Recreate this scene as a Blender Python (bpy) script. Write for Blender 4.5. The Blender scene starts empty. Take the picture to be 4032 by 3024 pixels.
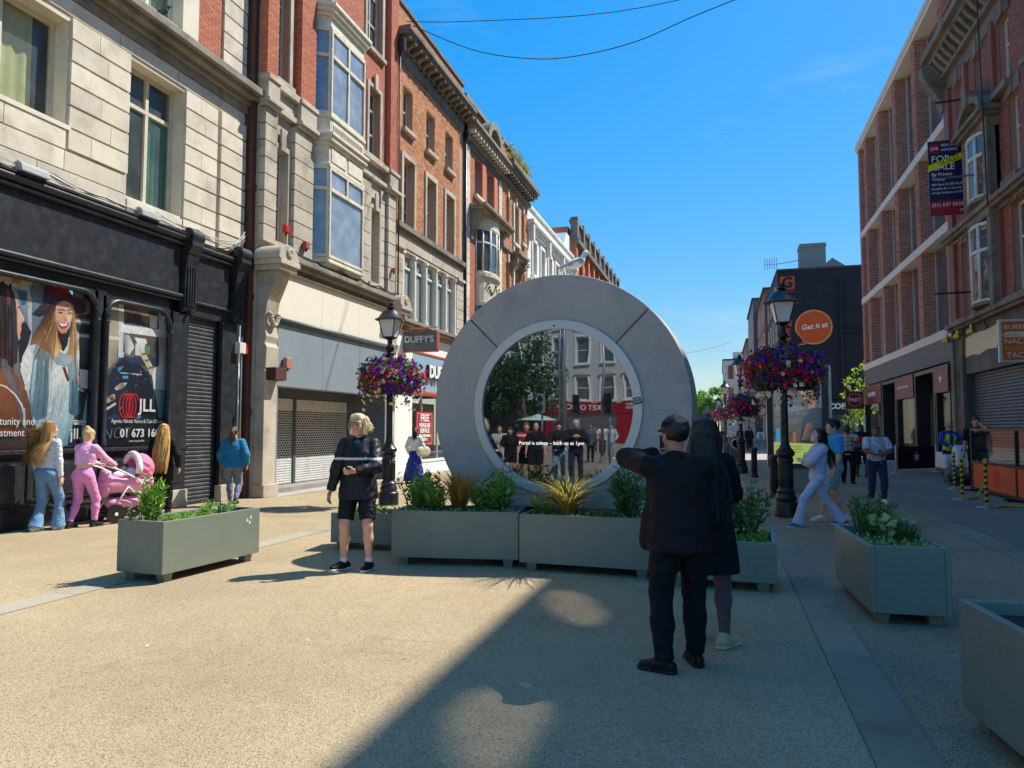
import bpy, bmesh, math, random
import numpy as np
from mathutils import Matrix, Vector
R = math.radians
random.seed(7); rng = np.random.default_rng(7)
scene = bpy.context.scene
col = scene.collection

# ------------------------------------------------------------------ camera
cam_d = bpy.data.cameras.new('camera'); cam = bpy.data.objects.new('camera', cam_d); col.objects.link(cam)
cam.location = (0, 0, 1.58)
cam.rotation_euler = (R(90 + 3.574), 0, R(16.003))
cam_d.sensor_width = 36; cam_d.lens = 25.446; cam_d.clip_start = .05; cam_d.clip_end = 3000
scene.camera = cam
# ------------------------------------------------------------------ sky and sun
SKY_K, SKY_A = .5, 2.1                    # soft shoulder on the sky's brightness
SUN_EL, SUN_AZ = R(53.3), R(47.0)          # azimuth from +Y towards +X
world = bpy.data.worlds.new('World'); scene.world = world; world.use_nodes = True
wn, wl = world.node_tree.nodes, world.node_tree.links
wn.clear()
w_out = wn.new('ShaderNodeOutputWorld'); w_bg = wn.new('ShaderNodeBackground'); w_sky = wn.new('ShaderNodeTexSky')
w_sky.sky_type = 'NISHITA'; w_sky.sun_disc = False
w_sky.sun_elevation = SUN_EL; w_sky.sun_rotation = SUN_AZ
w_sky.altitude = 0; w_sky.air_density = 1.0; w_sky.dust_density = .35; w_sky.ozone_density = 2.2
w_hs = wn.new('ShaderNodeHueSaturation'); w_hs.inputs['Saturation'].default_value = 1.48; w_hs.inputs['Hue'].default_value = .495
# thin high cloud streaks
w_tc = wn.new('ShaderNodeTexCoord'); w_mp = wn.new('ShaderNodeMapping'); w_nz = wn.new('ShaderNodeTexNoise')
w_mp.inputs['Scale'].default_value = (1.2, 1.2, 5.0); w_mp.inputs['Rotation'].default_value = (0, R(18), R(20))
w_nz.inputs['Scale'].default_value = 2.2; w_nz.inputs['Detail'].default_value = 6; w_nz.inputs['Roughness'].default_value = .62
w_mr = wn.new('ShaderNodeMapRange'); w_mr.inputs[1].default_value = .52; w_mr.inputs[2].default_value = .85; w_mr.inputs[3].default_value = 0; w_mr.inputs[4].default_value = .22
w_mx = wn.new('ShaderNodeMix'); w_mx.data_type = 'RGBA'
wl.new(w_tc.outputs['Generated'], w_mp.inputs[0]); wl.new(w_mp.outputs[0], w_nz.inputs['Vector']); wl.new(w_nz.outputs['Fac'], w_mr.inputs[0])
w_bw = wn.new('ShaderNodeRGBToBW'); w_m1 = wn.new('ShaderNodeMath'); w_m1.operation = 'MULTIPLY_ADD'; w_m1.inputs[1].default_value = SKY_K; w_m1.inputs[2].default_value = 1.0
w_m2 = wn.new('ShaderNodeMath'); w_m2.operation = 'DIVIDE'; w_m2.inputs[0].default_value = SKY_A; w_vs = wn.new('ShaderNodeVectorMath'); w_vs.operation = 'SCALE'
wl.new(w_sky.outputs[0], w_bw.inputs[0]); wl.new(w_bw.outputs[0], w_m1.inputs[0]); wl.new(w_m1.outputs[0], w_m2.inputs[1]); wl.new(w_sky.outputs[0], w_vs.inputs[0]); wl.new(w_m2.outputs[0], w_vs.inputs['Scale']); wl.new(w_vs.outputs[0], w_hs.inputs['Color']); wl.new(w_hs.outputs[0], w_mx.inputs['A']); w_mx.inputs['B'].default_value = (4.5, 5.0, 5.6, 1)
wl.new(w_mr.outputs[0], w_mx.inputs['Factor']); wl.new(w_mx.outputs['Result'], w_bg.inputs['Color'])
w_bg.inputs['Strength'].default_value = .13
wl.new(w_bg.outputs[0], w_out.inputs[0])
sun_d = bpy.data.lights.new('sun', 'SUN'); sun_d.energy = 4.0; sun_d.angle = R(.53); sun_d.color = (1, .96, .89)
sun = bpy.data.objects.new('sun', sun_d); col.objects.link(sun)
sun_dir = Vector((math.sin(SUN_AZ) * math.cos(SUN_EL), math.cos(SUN_AZ) * math.cos(SUN_EL), math.sin(SUN_EL)))
sun.rotation_euler = (-sun_dir).to_track_quat('-Z', 'Y').to_euler(); sun.location = (10, 10, 40)
vs = scene.view_settings
vs.view_transform = 'Standard'; vs.look = 'None'; vs.gamma = 1; vs.exposure = .83; vs.use_curve_mapping = False
scene.cycles.use_denoising = True
scene.cycles.max_bounces = 7; scene.cycles.diffuse_bounces = 5; scene.cycles.glossy_bounces = 4; scene.cycles.transmission_bounces = 4
scene.cycles.transparent_max_bounces = 8
scene.cycles.caustics_reflective = False; scene.cycles.caustics_refractive = False

# ================================================================== library
def hx(s, k=1.0):
    s = s.lstrip('#'); o = []
    for i in (0, 2, 4):
        v = int(s[i:i+2], 16) / 255
        o.append((v / 12.92 if v <= .04045 else ((v + .055) / 1.055) ** 2.4) * k)
    return (o[0], o[1], o[2])

MATS = {}
def mat(name, color, rough=.75, var=.12, scale=3.0, bump=.0, bscale=60., metal=0., spec=.4, island=0., stretch=None, dirt=None, coat=0., sheen=0., fine=0.):
    """procedural principled material: base colour with two noise scales, optional per-piece variation, bump and dirt"""
    if name in MATS: return MATS[name]
    m = bpy.data.materials.new(name); m.use_nodes = True; MATS[name] = m
    n, l = m.node_tree.nodes, m.node_tree.links
    b = n['Principled BSDF']
    b.inputs['Roughness'].default_value = rough; b.inputs['Metallic'].default_value = metal
    b.inputs['Specular IOR Level'].default_value = spec; b.inputs['Coat Weight'].default_value = coat
    if sheen: b.inputs['Sheen Weight'].default_value = sheen
    pos = n.new('ShaderNodeNewGeometry').outputs['Position']; src = pos
    if stretch:
        mp = n.new('ShaderNodeMapping'); mp.inputs['Scale'].default_value = stretch; l.new(src, mp.inputs[0]); src = mp.outputs[0]
    c = n.new('ShaderNodeRGB'); c.outputs[0].default_value = (*color, 1); cur = c.outputs[0]
    def mul(cur, fac_sock, lo, hi):
        mr = n.new('ShaderNodeMapRange'); mr.inputs[3].default_value = lo; mr.inputs[4].default_value = hi; l.new(fac_sock, mr.inputs[0])
        vm = n.new('ShaderNodeVectorMath'); vm.operation = 'SCALE'; l.new(cur, vm.inputs[0]); l.new(mr.outputs[0], vm.inputs['Scale']); return vm.outputs[0]
    if var:
        nz = n.new('ShaderNodeTexNoise'); nz.inputs['Scale'].default_value = scale; nz.inputs['Detail'].default_value = 8; nz.inputs['Roughness'].default_value = .65
        l.new(src, nz.inputs['Vector']); cur = mul(cur, nz.outputs['Fac'], 1 - 2.2 * var, 1 + 2.2 * var)
        mr2 = n.new('ShaderNodeMapRange'); mr2.inputs[3].default_value = max(.02, rough - .12); mr2.inputs[4].default_value = min(1, rough + .12); l.new(nz.outputs['Fac'], mr2.inputs[0]); l.new(mr2.outputs[0], b.inputs['Roughness'])
    if fine:
        nf = n.new('ShaderNodeTexNoise'); nf.inputs['Scale'].default_value = bscale; nf.inputs['Detail'].default_value = 3; l.new(src, nf.inputs['Vector']); cur = mul(cur, nf.outputs['Fac'], 1 - 2.5 * fine, 1 + 2.5 * fine)
    if island:
        g = n.new('ShaderNodeNewGeometry'); oi = n.new('ShaderNodeObjectInfo'); ad = n.new('ShaderNodeMath'); ad.operation = 'ADD'; fr = n.new('ShaderNodeMath'); fr.operation = 'FRACT'
        l.new(g.outputs['Random Per Island'], ad.inputs[0]); l.new(oi.outputs['Random'], ad.inputs[1]); l.new(ad.outputs[0], fr.inputs[0]); cur = mul(cur, fr.outputs[0], 1 - island, 1 + island)
    if dirt:
        dcol, amt, ds = dirt
        nz = n.new('ShaderNodeTexNoise'); nz.inputs['Scale'].default_value = ds; nz.inputs['Detail'].default_value = 10; nz.inputs['Roughness'].default_value = .7; l.new(pos, nz.inputs['Vector'])
        mr = n.new('ShaderNodeMapRange'); mr.inputs[1].default_value = .48; mr.inputs[2].default_value = .72; mr.inputs[3].default_value = 0; mr.inputs[4].default_value = amt; l.new(nz.outputs['Fac'], mr.inputs[0])
        mx = n.new('ShaderNodeMix'); mx.data_type = 'RGBA'; l.new(mr.outputs[0], mx.inputs['Factor']); l.new(cur, mx.inputs['A']); mx.inputs['B'].default_value = (*dcol, 1); cur = mx.outputs['Result']
    l.new(cur, b.inputs['Base Color'])
    if bump:
        nb = n.new('ShaderNodeTexNoise'); nb.inputs['Scale'].default_value = bscale; nb.inputs['Detail'].default_value = 4; l.new(src, nb.inputs['Vector'])
        bp = n.new('ShaderNodeBump'); bp.inputs['Strength'].default_value = bump; bp.inputs['Distance'].default_value = .02; l.new(nb.outputs['Fac'], bp.inputs['Height']); l.new(bp.outputs[0], b.inputs['Normal'])
    return m

def glass(name, tint=(.02, .025, .03), see=.0, rough=.03, dirt=.0, wav=.0, refl=.5):
    """window glass: dark reflecting pane (see=0) or partly see-through"""
    if name in MATS: return MATS[name]
    m = bpy.data.materials.new(name); m.use_nodes = True; MATS[name] = m
    n, l = m.node_tree.nodes, m.node_tree.links; b = n['Principled BSDF']; out = n['Material Output']
    b.inputs['Base Color'].default_value = (*tint, 1); b.inputs['Roughness'].default_value = rough; b.inputs['Specular IOR Level'].default_value = refl; b.inputs['IOR'].default_value = 1.6
    tc = n.new('ShaderNodeTexCoord')
    if dirt:
        nz = n.new('ShaderNodeTexNoise'); nz.inputs['Scale'].default_value = 2.5; nz.inputs['Detail'].default_value = 9; l.new(tc.outputs['Object'], nz.inputs['Vector'])
        mr = n.new('ShaderNodeMapRange'); mr.inputs[1].default_value = .4; mr.inputs[2].default_value = .75; mr.inputs[3].default_value = dirt * .3; mr.inputs[4].default_value = dirt; l.new(nz.outputs['Fac'], mr.inputs[0])
        mx = n.new('ShaderNodeMix'); mx.data_type = 'RGBA'; mx.inputs['A'].default_value = (*tint, 1); mx.inputs['B'].default_value = (.4, .42, .42, 1); l.new(mr.outputs[0], mx.inputs['Factor']); l.new(mx.outputs['Result'], b.inputs['Base Color'])
    if wav:
        nb = n.new('ShaderNodeTexNoise'); nb.inputs['Scale'].default_value = 1.7; nb.inputs['Detail'].default_value = 1; l.new(tc.outputs['Object'], nb.inputs['Vector'])
        bp = n.new('ShaderNodeBump'); bp.inputs['Strength'].default_value = wav; bp.inputs['Distance'].default_value = .05; l.new(nb.outputs['Fac'], bp.inputs['Height']); l.new(bp.outputs[0], b.inputs['Normal'])
    if see:
        tr = n.new('ShaderNodeBsdfTransparent'); mxs = n.new('ShaderNodeMixShader'); mxs.inputs[0].default_value = see
        l.new(b.outputs[0], mxs.inputs[1]); l.new(tr.outputs[0], mxs.inputs[2]); l.new(mxs.outputs[0], out.inputs[0])
    return m

def print_mat(name, rough=.5, spec=.4, glow=0.):
    """flat print: colours come from the mesh's colour attribute"""
    if name in MATS: return MATS[name]
    m = bpy.data.materials.new(name); m.use_nodes = True; MATS[name] = m
    n, l = m.node_tree.nodes, m.node_tree.links; b = n['Principled BSDF']; b.inputs['Roughness'].default_value = rough; b.inputs['Specular IOR Level'].default_value = spec
    a = n.new('ShaderNodeAttribute'); a.attribute_name = 'ink'; l.new(a.outputs['Color'], b.inputs['Emission Color']); b.inputs['Emission Strength'].default_value = glow
    tc = n.new('ShaderNodeTexCoord'); nz = n.new('ShaderNodeTexNoise'); nz.inputs['Scale'].default_value = 14; nz.inputs['Detail'].default_value = 6; l.new(tc.outputs['Object'], nz.inputs['Vector'])
    mr = n.new('ShaderNodeMapRange'); mr.inputs[3].default_value = .75; mr.inputs[4].default_value = 1.25; l.new(nz.outputs['Fac'], mr.inputs[0])
    vm = n.new('ShaderNodeVectorMath'); vm.operation = 'SCALE'; l.new(a.outputs['Color'], vm.inputs[0]); l.new(mr.outputs[0], vm.inputs['Scale']); l.new(vm.outputs[0], b.inputs['Base Color'])
    return m

# ---------------------------------------------------------------- objects
def link(o, parent=None):
    col.objects.link(o)
    if parent is not None:
        o.parent = parent; o.matrix_parent_inverse = Matrix.Translation(-Vector(base_of(parent)))
    return o
def base_of(o): return BASE.get(o.name, Vector((0, 0, 0)))
BASE = {}
def thing(name, label, cat, loc=(0, 0, 0), group=None):
    o = bpy.data.objects.new(name, None); o.empty_display_size = .2; o.location = loc; col.objects.link(o)
    BASE[o.name] = Vector(loc)
    return tag(o, label, cat, group)
def tag(o, label=None, cat=None, group=None, kind=None):
    if label: o['label'] = label
    if cat: o['category'] = cat
    if group: o['group'] = group
    if kind: o['kind'] = kind
    return o
def kids(o): return [c for c in bpy.data.objects if c.parent == o]
def copy_tree(o, loc=None, rotz=None, label=None, parent=None, ch=None):
    c = o.copy(); col.objects.link(c)
    if parent is not None: c.parent = parent; c.matrix_parent_inverse = o.matrix_parent_inverse.copy()
    if loc is not None: c.location = loc
    if rotz is not None: c.rotation_euler = (0, 0, rotz)
    if label: c['label'] = label
    for k in list(o.children): copy_tree(k, parent=c)
    return c
def mesh_np(name, V, F, mats, smooth=False):
    """V (n,3), F (m,3|4) arrays"""
    me = bpy.data.meshes.new(name); V = np.asarray(V, np.float32); F = np.asarray(F, np.int32)
    me.vertices.add(len(V)); me.vertices.foreach_set('co', V.ravel()); k = F.shape[1]
    me.loops.add(F.size); me.loops.foreach_set('vertex_index', F.ravel())
    me.polygons.add(len(F)); me.polygons.foreach_set('loop_start', np.arange(len(F), dtype=np.int32) * k); me.polygons.foreach_set('loop_total', np.full(len(F), k, np.int32))
    me.polygons.foreach_set('use_smooth', np.full(len(F), bool(smooth)))
    me.update(calc_edges=True)
    for m in (mats if isinstance(mats, (list, tuple)) else [mats]): me.materials.append(m)
    return me
def mobj(name, me, parent=None):
    o = bpy.data.objects.new(name, me); return link(o, parent)

class Fr:
    """facade frame: u along the wall, d outwards, z up.  side L faces +X, R faces -X, N faces -Y, S faces +Y"""
    def __init__(s, side, at): s.side, s.at = side, at
    def p(s, u, d, z):
        if s.side == 'L': return (s.at + d, u, z)
        if s.side == 'R': return (s.at - d, u, z)
        if s.side == 'N': return (u, s.at - d, z)
        return (u, s.at + d, z)
    def axes(s):
        r = {'L': (0, 1, 0), 'R': (0, -1, 0), 'N': (1, 0, 0), 'S': (-1, 0, 0)}[s.side]; nn = {'L': (1, 0, 0), 'R': (-1, 0, 0), 'N': (0, -1, 0), 'S': (0, 1, 0)}[s.side]
        return Vector(r), Vector((0, 0, 1)), Vector(nn)
WORLD = Fr('N', 0)

class MB:
    def __init__(s): s.v, s.f, s.mi, s.cur = [], [], [], 0
    def add(s, vs, fs):
        k = len(s.v); s.v += [tuple(map(float, q)) for q in vs]; s.f += [tuple(i + k for i in q) for q in fs]; s.mi += [s.cur] * len(fs); return s
    def box(s, a, b):
        x0, x1 = sorted((a[0], b[0])); y0, y1 = sorted((a[1], b[1])); z0, z1 = sorted((a[2], b[2]))
        return s.add([(x0, y0, z0), (x1, y0, z0), (x1, y1, z0), (x0, y1, z0), (x0, y0, z1), (x1, y0, z1), (x1, y1, z1), (x0, y1, z1)],
                     [(0, 3, 2, 1), (4, 5, 6, 7), (0, 1, 5, 4), (1, 2, 6, 5), (2, 3, 7, 6), (3, 0, 4, 7)])
    def fb(s, fr, u0, u1, d0, d1, z0, z1): return s.box(fr.p(u0, d0, z0), fr.p(u1, d1, z1))
    def obox(s, c, ax, ay, az, hx_, hy, hz):
        c, ax, ay, az = Vector(c), Vector(ax) * hx_, Vector(ay) * hy, Vector(az) * hz
        return s.add([c + ax * i + ay * j + az * k for k in (-1, 1) for i, j in ((-1, -1), (1, -1), (1, 1), (-1, 1))],
                     [(0, 3, 2, 1), (4, 5, 6, 7), (0, 1, 5, 4), (1, 2, 6, 5), (2, 3, 7, 6), (3, 0, 4, 7)])
    def prism(s, pts, off):
        """polygon pts (3d) extruded by off"""
        n = len(pts); off = Vector(off); a = [Vector(p) for p in pts]
        return s.add(a + [p + off for p in a], [tuple(range(n))[::-1], tuple(range(n, 2 * n))] + [(i, (i + 1) % n, n + (i + 1) % n, n + i) for i in range(n)])
    def profile(s, fr, u0, u1, prof):
        """moulding: closed profile [(d,z)] swept along u"""
        return s.prism([fr.p(u0, d, z) for d, z in prof], Vector(fr.p(u1, 0, 0)) - Vector(fr.p(u0, 0, 0)))
    def poly(s, pts): return s.add(pts, [tuple(range(len(pts)))])
    def tube(s, pts, r, n=8, caps=True, flat=1.0):
        pts = [Vector(p) for p in pts]; m = len(pts); rr = r if isinstance(r, (list, tuple)) else [r] * m; k = len(s.v)
        up = Vector((0, 0, 1)); ring = []
        for i, p in enumerate(pts):
            t = (pts[min(i + 1, m - 1)] - pts[max(i - 1, 0)]).normalized()
            a = t.cross(up) if abs(t.dot(up)) < .97 else t.cross(Vector((1, 0, 0)))
            a.normalize(); b = t.cross(a).normalized()
            ring.append([p + a * (math.cos(2 * math.pi * j / n) * rr[i]) + b * (math.sin(2 * math.pi * j / n) * rr[i] * flat) for j in range(n)])
        fs = [(i * n + j, i * n + (j + 1) % n, (i + 1) * n + (j + 1) % n, (i + 1) * n + j) for i in range(m - 1) for j in range(n)]
        if caps: fs += [tuple(range(n))[::-1], tuple(range((m - 1) * n, m * n))]
        return s.add([q for rg in ring for q in rg], fs)
    def lathe(s, c, prof, n=16, ax=None, ay=None, az=None):
        """profile [(r,h)] turned about az through c"""
        c = Vector(c); ax, ay, az = (Vector(ax or (1, 0, 0)), Vector(ay or (0, 1, 0)), Vector(az or (0, 0, 1)))
        vs = [c + ax * (math.cos(2 * math.pi * j / n) * r) + ay * (math.sin(2 * math.pi * j / n) * r) + az * h for r, h in prof for j in range(n)]; m = len(prof)
        fs = [(i * n + j, i * n + (j + 1) % n, (i + 1) * n + (j + 1) % n, (i + 1) * n + j) for i in range(m - 1) for j in range(n)]
        fs += [tuple(range(n))[::-1], tuple(range((m - 1) * n, m * n))]
        return s.add(vs, fs)
    def build(s, name, mats, parent=None, smooth=False, bevel=0., fix=True, seg=2, auto=None):
        me = bpy.data.meshes.new(name); me.from_pydata(s.v, [], s.f)
        for m in (mats if isinstance(mats, (list, tuple)) else [mats]): me.materials.append(m)
        if max(s.mi or [0]): me.polygons.foreach_set('material_index', s.mi)
        if fix:
            bm = bmesh.new(); bm.from_mesh(me); bmesh.ops.recalc_face_normals(bm, faces=bm.faces); bm.to_mesh(me); bm.free()
        if smooth:
            me.polygons.foreach_set('use_smooth', [True] * len(me.polygons))
            if auto is not None: me.set_sharp_from_angle(angle=R(auto))
        o = mobj(name, me, parent)
        if bevel:
            b = o.modifiers.new('bevel', 'BEVEL'); b.width = bevel; b.segments = seg; b.limit_method = 'ANGLE'; b.angle_limit = R(40)
        return o

def text(s, size, m, parent, fr, u, d, z, align='CENTER', ext=.004, sx=1., name='lettering', shear=0., spacing=1., bold=0., axes=None, origin=None, rot=0.):
    cu = bpy.data.curves.new('t', 'FONT'); cu.body = s; cu.size = size; cu.align_x = align; cu.align_y = 'CENTER'; cu.extrude = ext; cu.shear = shear; cu.space_character = spacing; cu.offset = bold; cu.resolution_u = 3
    o = bpy.data.objects.new('t', cu); col.objects.link(o)
    me = bpy.data.meshes.new_from_object(o.evaluated_get(bpy.context.evaluated_depsgraph_get())); bpy.data.objects.remove(o); bpy.data.curves.remove(cu)
    me.name = name; me.materials.clear(); me.materials.append(m)
    r, up, nn = axes if axes else fr.axes(); p = Vector(origin) if origin is not None else Vector(fr.p(u, d, z))
    M = Matrix(((r.x, up.x, nn.x, p.x), (r.y, up.y, nn.y, p.y), (r.z, up.z, nn.z, p.z), (0, 0, 0, 1)))
    me.transform(M @ Matrix.Rotation(rot, 4, 'Z') @ Matrix.Diagonal((sx, 1, 1, 1)))
    return mobj(name, me, parent)

class Print:
    """layered flat print on a panel: polygons in panel coordinates with per-vertex ink colours"""
    def __init__(s, fn): s.fn, s.v, s.f, s.c, s.k = fn, [], [], [], 0
    def poly(s, pts, cols):
        k = len(s.v); s.k += 1
        if not isinstance(cols, list): cols = [cols] * len(pts)
        s.v += [s.fn(a, b, s.k * .00001) for a, b in pts]; s.c += cols; s.f.append(tuple(range(k, k + len(pts)))); return s
    def blob(s, a, b, ra, rb, c, n=20, rot=0., c2=None, wob=0.):
        pts, cs = [], []
        for i in range(n):
            t = 2 * math.pi * i / n; q = 1 + wob * math.sin(3 * t + a * 40); x, y = ra * math.cos(t) * q, rb * math.sin(t) * q
            pts.append((a + x * math.cos(rot) - y * math.sin(rot), b + x * math.sin(rot) + y * math.cos(rot))); w = .5 - .5 * math.sin(t)
            cs.append(tuple(p * (1 - w) + q2 * w for p, q2 in zip(c, c2)) if c2 else c)
        return s.poly(pts, cs)
    def build(s, name, parent, m=None):
        me = bpy.data.meshes.new(name); me.from_pydata(s.v, [], s.f); me.materials.append(m or print_mat('print_ink'))
        at = me.attributes.new('ink', 'FLOAT_COLOR', 'POINT'); at.data.foreach_set('color', [x for c in s.c for x in (*c, 1.)])
        return mobj(name, me, parent)

# ---------------------------------------------------------------- facades
def wall(fr, u0, u1, z0, z1, thick, ops, mb=None, d=0.):
    mb = mb or MB(); us = sorted({u0, u1, *[x for o in ops for x in o[:2] if u0 < x < u1]}); zs = sorted({z0, z1, *[x for o in ops for x in o[2:4] if z0 < x < z1]})
    for a, b in zip(zs, zs[1:]):
        st = None
        for i, (p, q) in enumerate(zip(us, us[1:])):
            hole = any(o[0] <= (p + q) / 2 <= o[1] and o[2] <= (a + b) / 2 <= o[3] for o in ops)
            if not hole and st is None: st = p
            if st is not None and (hole or i == len(us) - 2): mb.fb(fr, st, p if hole else q, d - thick, d, a, b); st = None
    return mb
def lay(u0, u1, z0, z1, ops, L=.225, H=.075, j=.011, jit=.0):
    out = []; nz = int(round((z1 - z0) / H))
    for r in range(nz):
        a = z0 + r * H; b = a + H - j; zm = (a + b) / 2
        segs = [(u0, u1)]
        for o in ops:
            if o[2] < zm < o[3]:
                ns = []
                for p, q in segs:
                    if o[1] <= p or o[0] >= q: ns.append((p, q))
                    else:
                        if o[0] - p > .02: ns.append((p, o[0]))
                        if q - o[1] > .02: ns.append((o[1], q))
                segs = ns
        for p, q in segs:
            x = math.floor((p - u0) / L) * L + u0 - (L / 2 if r % 2 else 0)
            while x < q:
                s, e = max(x, p), min(x + L - j, q)
                if e - s > .025: out.append((s, e, a, b))
                x += L
    return out
UNIT = {}
def unit_box(m):
    if m.name not in UNIT: UNIT[m.name] = mesh_np('brick', [(x, y, z) for z in (-.5, .5) for x, y in ((-.5, -.5), (.5, -.5), (.5, .5), (-.5, .5))], [(0, 3, 2, 1), (4, 5, 6, 7), (0, 1, 5, 4), (1, 2, 6, 5), (2, 3, 7, 6), (3, 0, 4, 7)], m)
    return UNIT[m.name]
CM = None
def cam_size(p):
    """projected scale at p, 0 when outside the frame"""
    v = Vector(p) - cam.location; q = cam.rotation_euler.to_matrix().transposed() @ v
    if q.z > -.5: return 0
    x, y = q.x / -q.z, q.y / -q.z
    return 1 / -q.z if abs(x) < .708 and abs(y) < .532 else 0
def bricks(parent, lst, m, n=300, name='brick', jitter=.0):
    """lst of (fr,u0,u1,z0,z1,d0,d1); the n that show largest become parts, the rest one joined part"""
    sc = []
    for k, (fr, a, b, z0, z1, d0, d1) in enumerate(lst):
        p = fr.p((a + b) / 2, d1, (z0 + z1) / 2); sc.append((cam_size(p) * min(1, (b - a) * 5), k))
    sc.sort(reverse=True); big = {k for v, k in sc[:n] if v > 0}; rest = []
    off = Vector(base_of(parent))
    for k, (fr, a, b, z0, z1, d0, d1) in enumerate(lst):
        e = random.uniform(0, jitter); p, q = Vector(fr.p(a, d0, z0)), Vector(fr.p(b, d1 + e, z1))
        if k in big:
            o = bpy.data.objects.new(name, unit_box(m)); o.location = (p + q) / 2; o.scale = [abs(x) for x in (q - p)]; link(o, parent)
        else: rest.append((np.minimum(p, q), np.maximum(p, q)))
    if rest:
        A = np.array([r[0] for r in rest]); B = np.array([r[1] for r in rest]); sel = np.array([[i, j, k] for k in (0, 1) for i, j in ((0, 0), (1, 0), (1, 1), (0, 1))])
        V = np.where(sel[None] == 1, B[:, None], A[:, None]).reshape(-1, 3)
        f = np.array([(0, 3, 2, 1), (4, 5, 6, 7), (0, 1, 5, 4), (1, 2, 6, 5), (2, 3, 7, 6), (3, 0, 4, 7)]); F = (f[None] + 8 * np.arange(len(rest))[:, None, None]).reshape(-1, 4)
        o = mobj(name + 's', mesh_np(name + 's', V, F, m), parent); o['kind'] = 'stuff'
def window(parent, fr, u0, u1, z0, z1, d, fm, gm, us=(.5,), zs=(.5,), fw=.06, fd=.07, tilt=.006, bars=None, sashes=False):
    """frame mesh with a pane in every light; us/zs are the mullion/transom fractions; bars=(nu,nz) thin glazing bars"""
    mb = MB(); U = [u0] + [u0 + (u1 - u0) * t for t in us] + [u1]; Z = [z0] + [z0 + (z1 - z0) * t for t in zs] + [z1]
    mb.fb(fr, u0, u0 + fw, d - fd, d, z0, z1); mb.fb(fr, u1 - fw, u1, d - fd, d, z0, z1); mb.fb(fr, u0 + fw, u1 - fw, d - fd, d, z0, z0 + fw); mb.fb(fr, u0 + fw, u1 - fw, d - fd, d, z1 - fw, z1)
    for x in U[1:-1]: mb.fb(fr, x - fw * .45, x + fw * .45, d - fd, d + .004, z0 + fw, z1 - fw)
    for y in Z[1:-1]: mb.fb(fr, u0 + fw, u1 - fw, d - fd, d + .008, y - fw * .45, y + fw * .45)
    w = mb.build('window', fm, parent, fix=False)
    for i in range(len(U) - 1):
        for k in range(len(Z) - 1):
            a, b, c, e = U[i] + fw * .4, U[i + 1] - fw * .4, Z[k] + fw * .4, Z[k + 1] - fw * .4
            t1, t2 = random.uniform(-tilt, tilt), random.uniform(-tilt, tilt); dd = d - fd * .6
            MB().poly([fr.p(a, dd - t1, c), fr.p(b, dd + t1, c), fr.p(b, dd + t1 + t2, e), fr.p(a, dd - t1 + t2, e)]).build('pane', gm, w, fix=False)
            if bars:
                m2 = MB()
                for q in range(1, bars[0]): x = a + (b - a) * q / bars[0]; m2.fb(fr, x - .012, x + .012, dd + .004, dd + .03, c, e)
                for q in range(1, bars[1]): y = c + (e - c) * q / bars[1]; m2.fb(fr, a, b, dd + .006, dd + .032, y - .012, y + .012)
                m2.build('glazing_bar', fm, w, fix=False)
    return w
def part(name, m, parent, *boxes, fr=None, bevel=0., **k):
    gs_ = []                      # boxes that touch stay one piece, separate ones become pieces of their own
    for b in boxes:
        lo, hi = np.minimum(fr.p(b[0], b[2], b[4]), fr.p(b[1], b[3], b[5])), np.maximum(fr.p(b[0], b[2], b[4]), fr.p(b[1], b[3], b[5])); hit = [g for g in gs_ if any((lo <= h + .002).all() and (l <= hi + .002).all() for l, h, _ in g)]
        gs_ = [g for g in gs_ if not any(g is q for q in hit)] + [sum(hit, []) + [(lo, hi, b)]]
    for g in gs_:
        mb = MB(); [mb.fb(fr, *q[2]) for q in g]; o = mb.build(name, m, parent, bevel=bevel, fix=False, **k)
    return o

# ---------------------------------------------------------------- foliage
def leaves_np(P, D, size, wid=.45, curl=.25, seed=0):
    """a folded four-point leaf (two triangles pairs) at every point P with direction D"""
    g = np.random.default_rng(seed); P = np.asarray(P, float); D = np.asarray(D, float); n = len(P); D /= np.linalg.norm(D, axis=1, keepdims=True) + 1e-9
    A = np.cross(D, g.normal(size=(n, 3))); A /= np.linalg.norm(A, axis=1, keepdims=True) + 1e-9; N = np.cross(A, D)
    s = (np.asarray(size) * g.uniform(.7, 1.25, n))[:, None]; w = s * wid * .5
    V = np.stack([P, P + D * s * .5 + A * w + N * s * .06, P + D * s - N * s * curl, P + D * s * .5 - A * w + N * s * .06, P + D * s * .5], 1).reshape(-1, 3)
    k = 5 * np.arange(n)[:, None]
    F = np.concatenate([k + np.array([[0, 1, 4]]), k + np.array([[1, 2, 4]]), k + np.array([[2, 3, 4]]), k + np.array([[3, 0, 4]])], 0)
    return V, F
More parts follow.
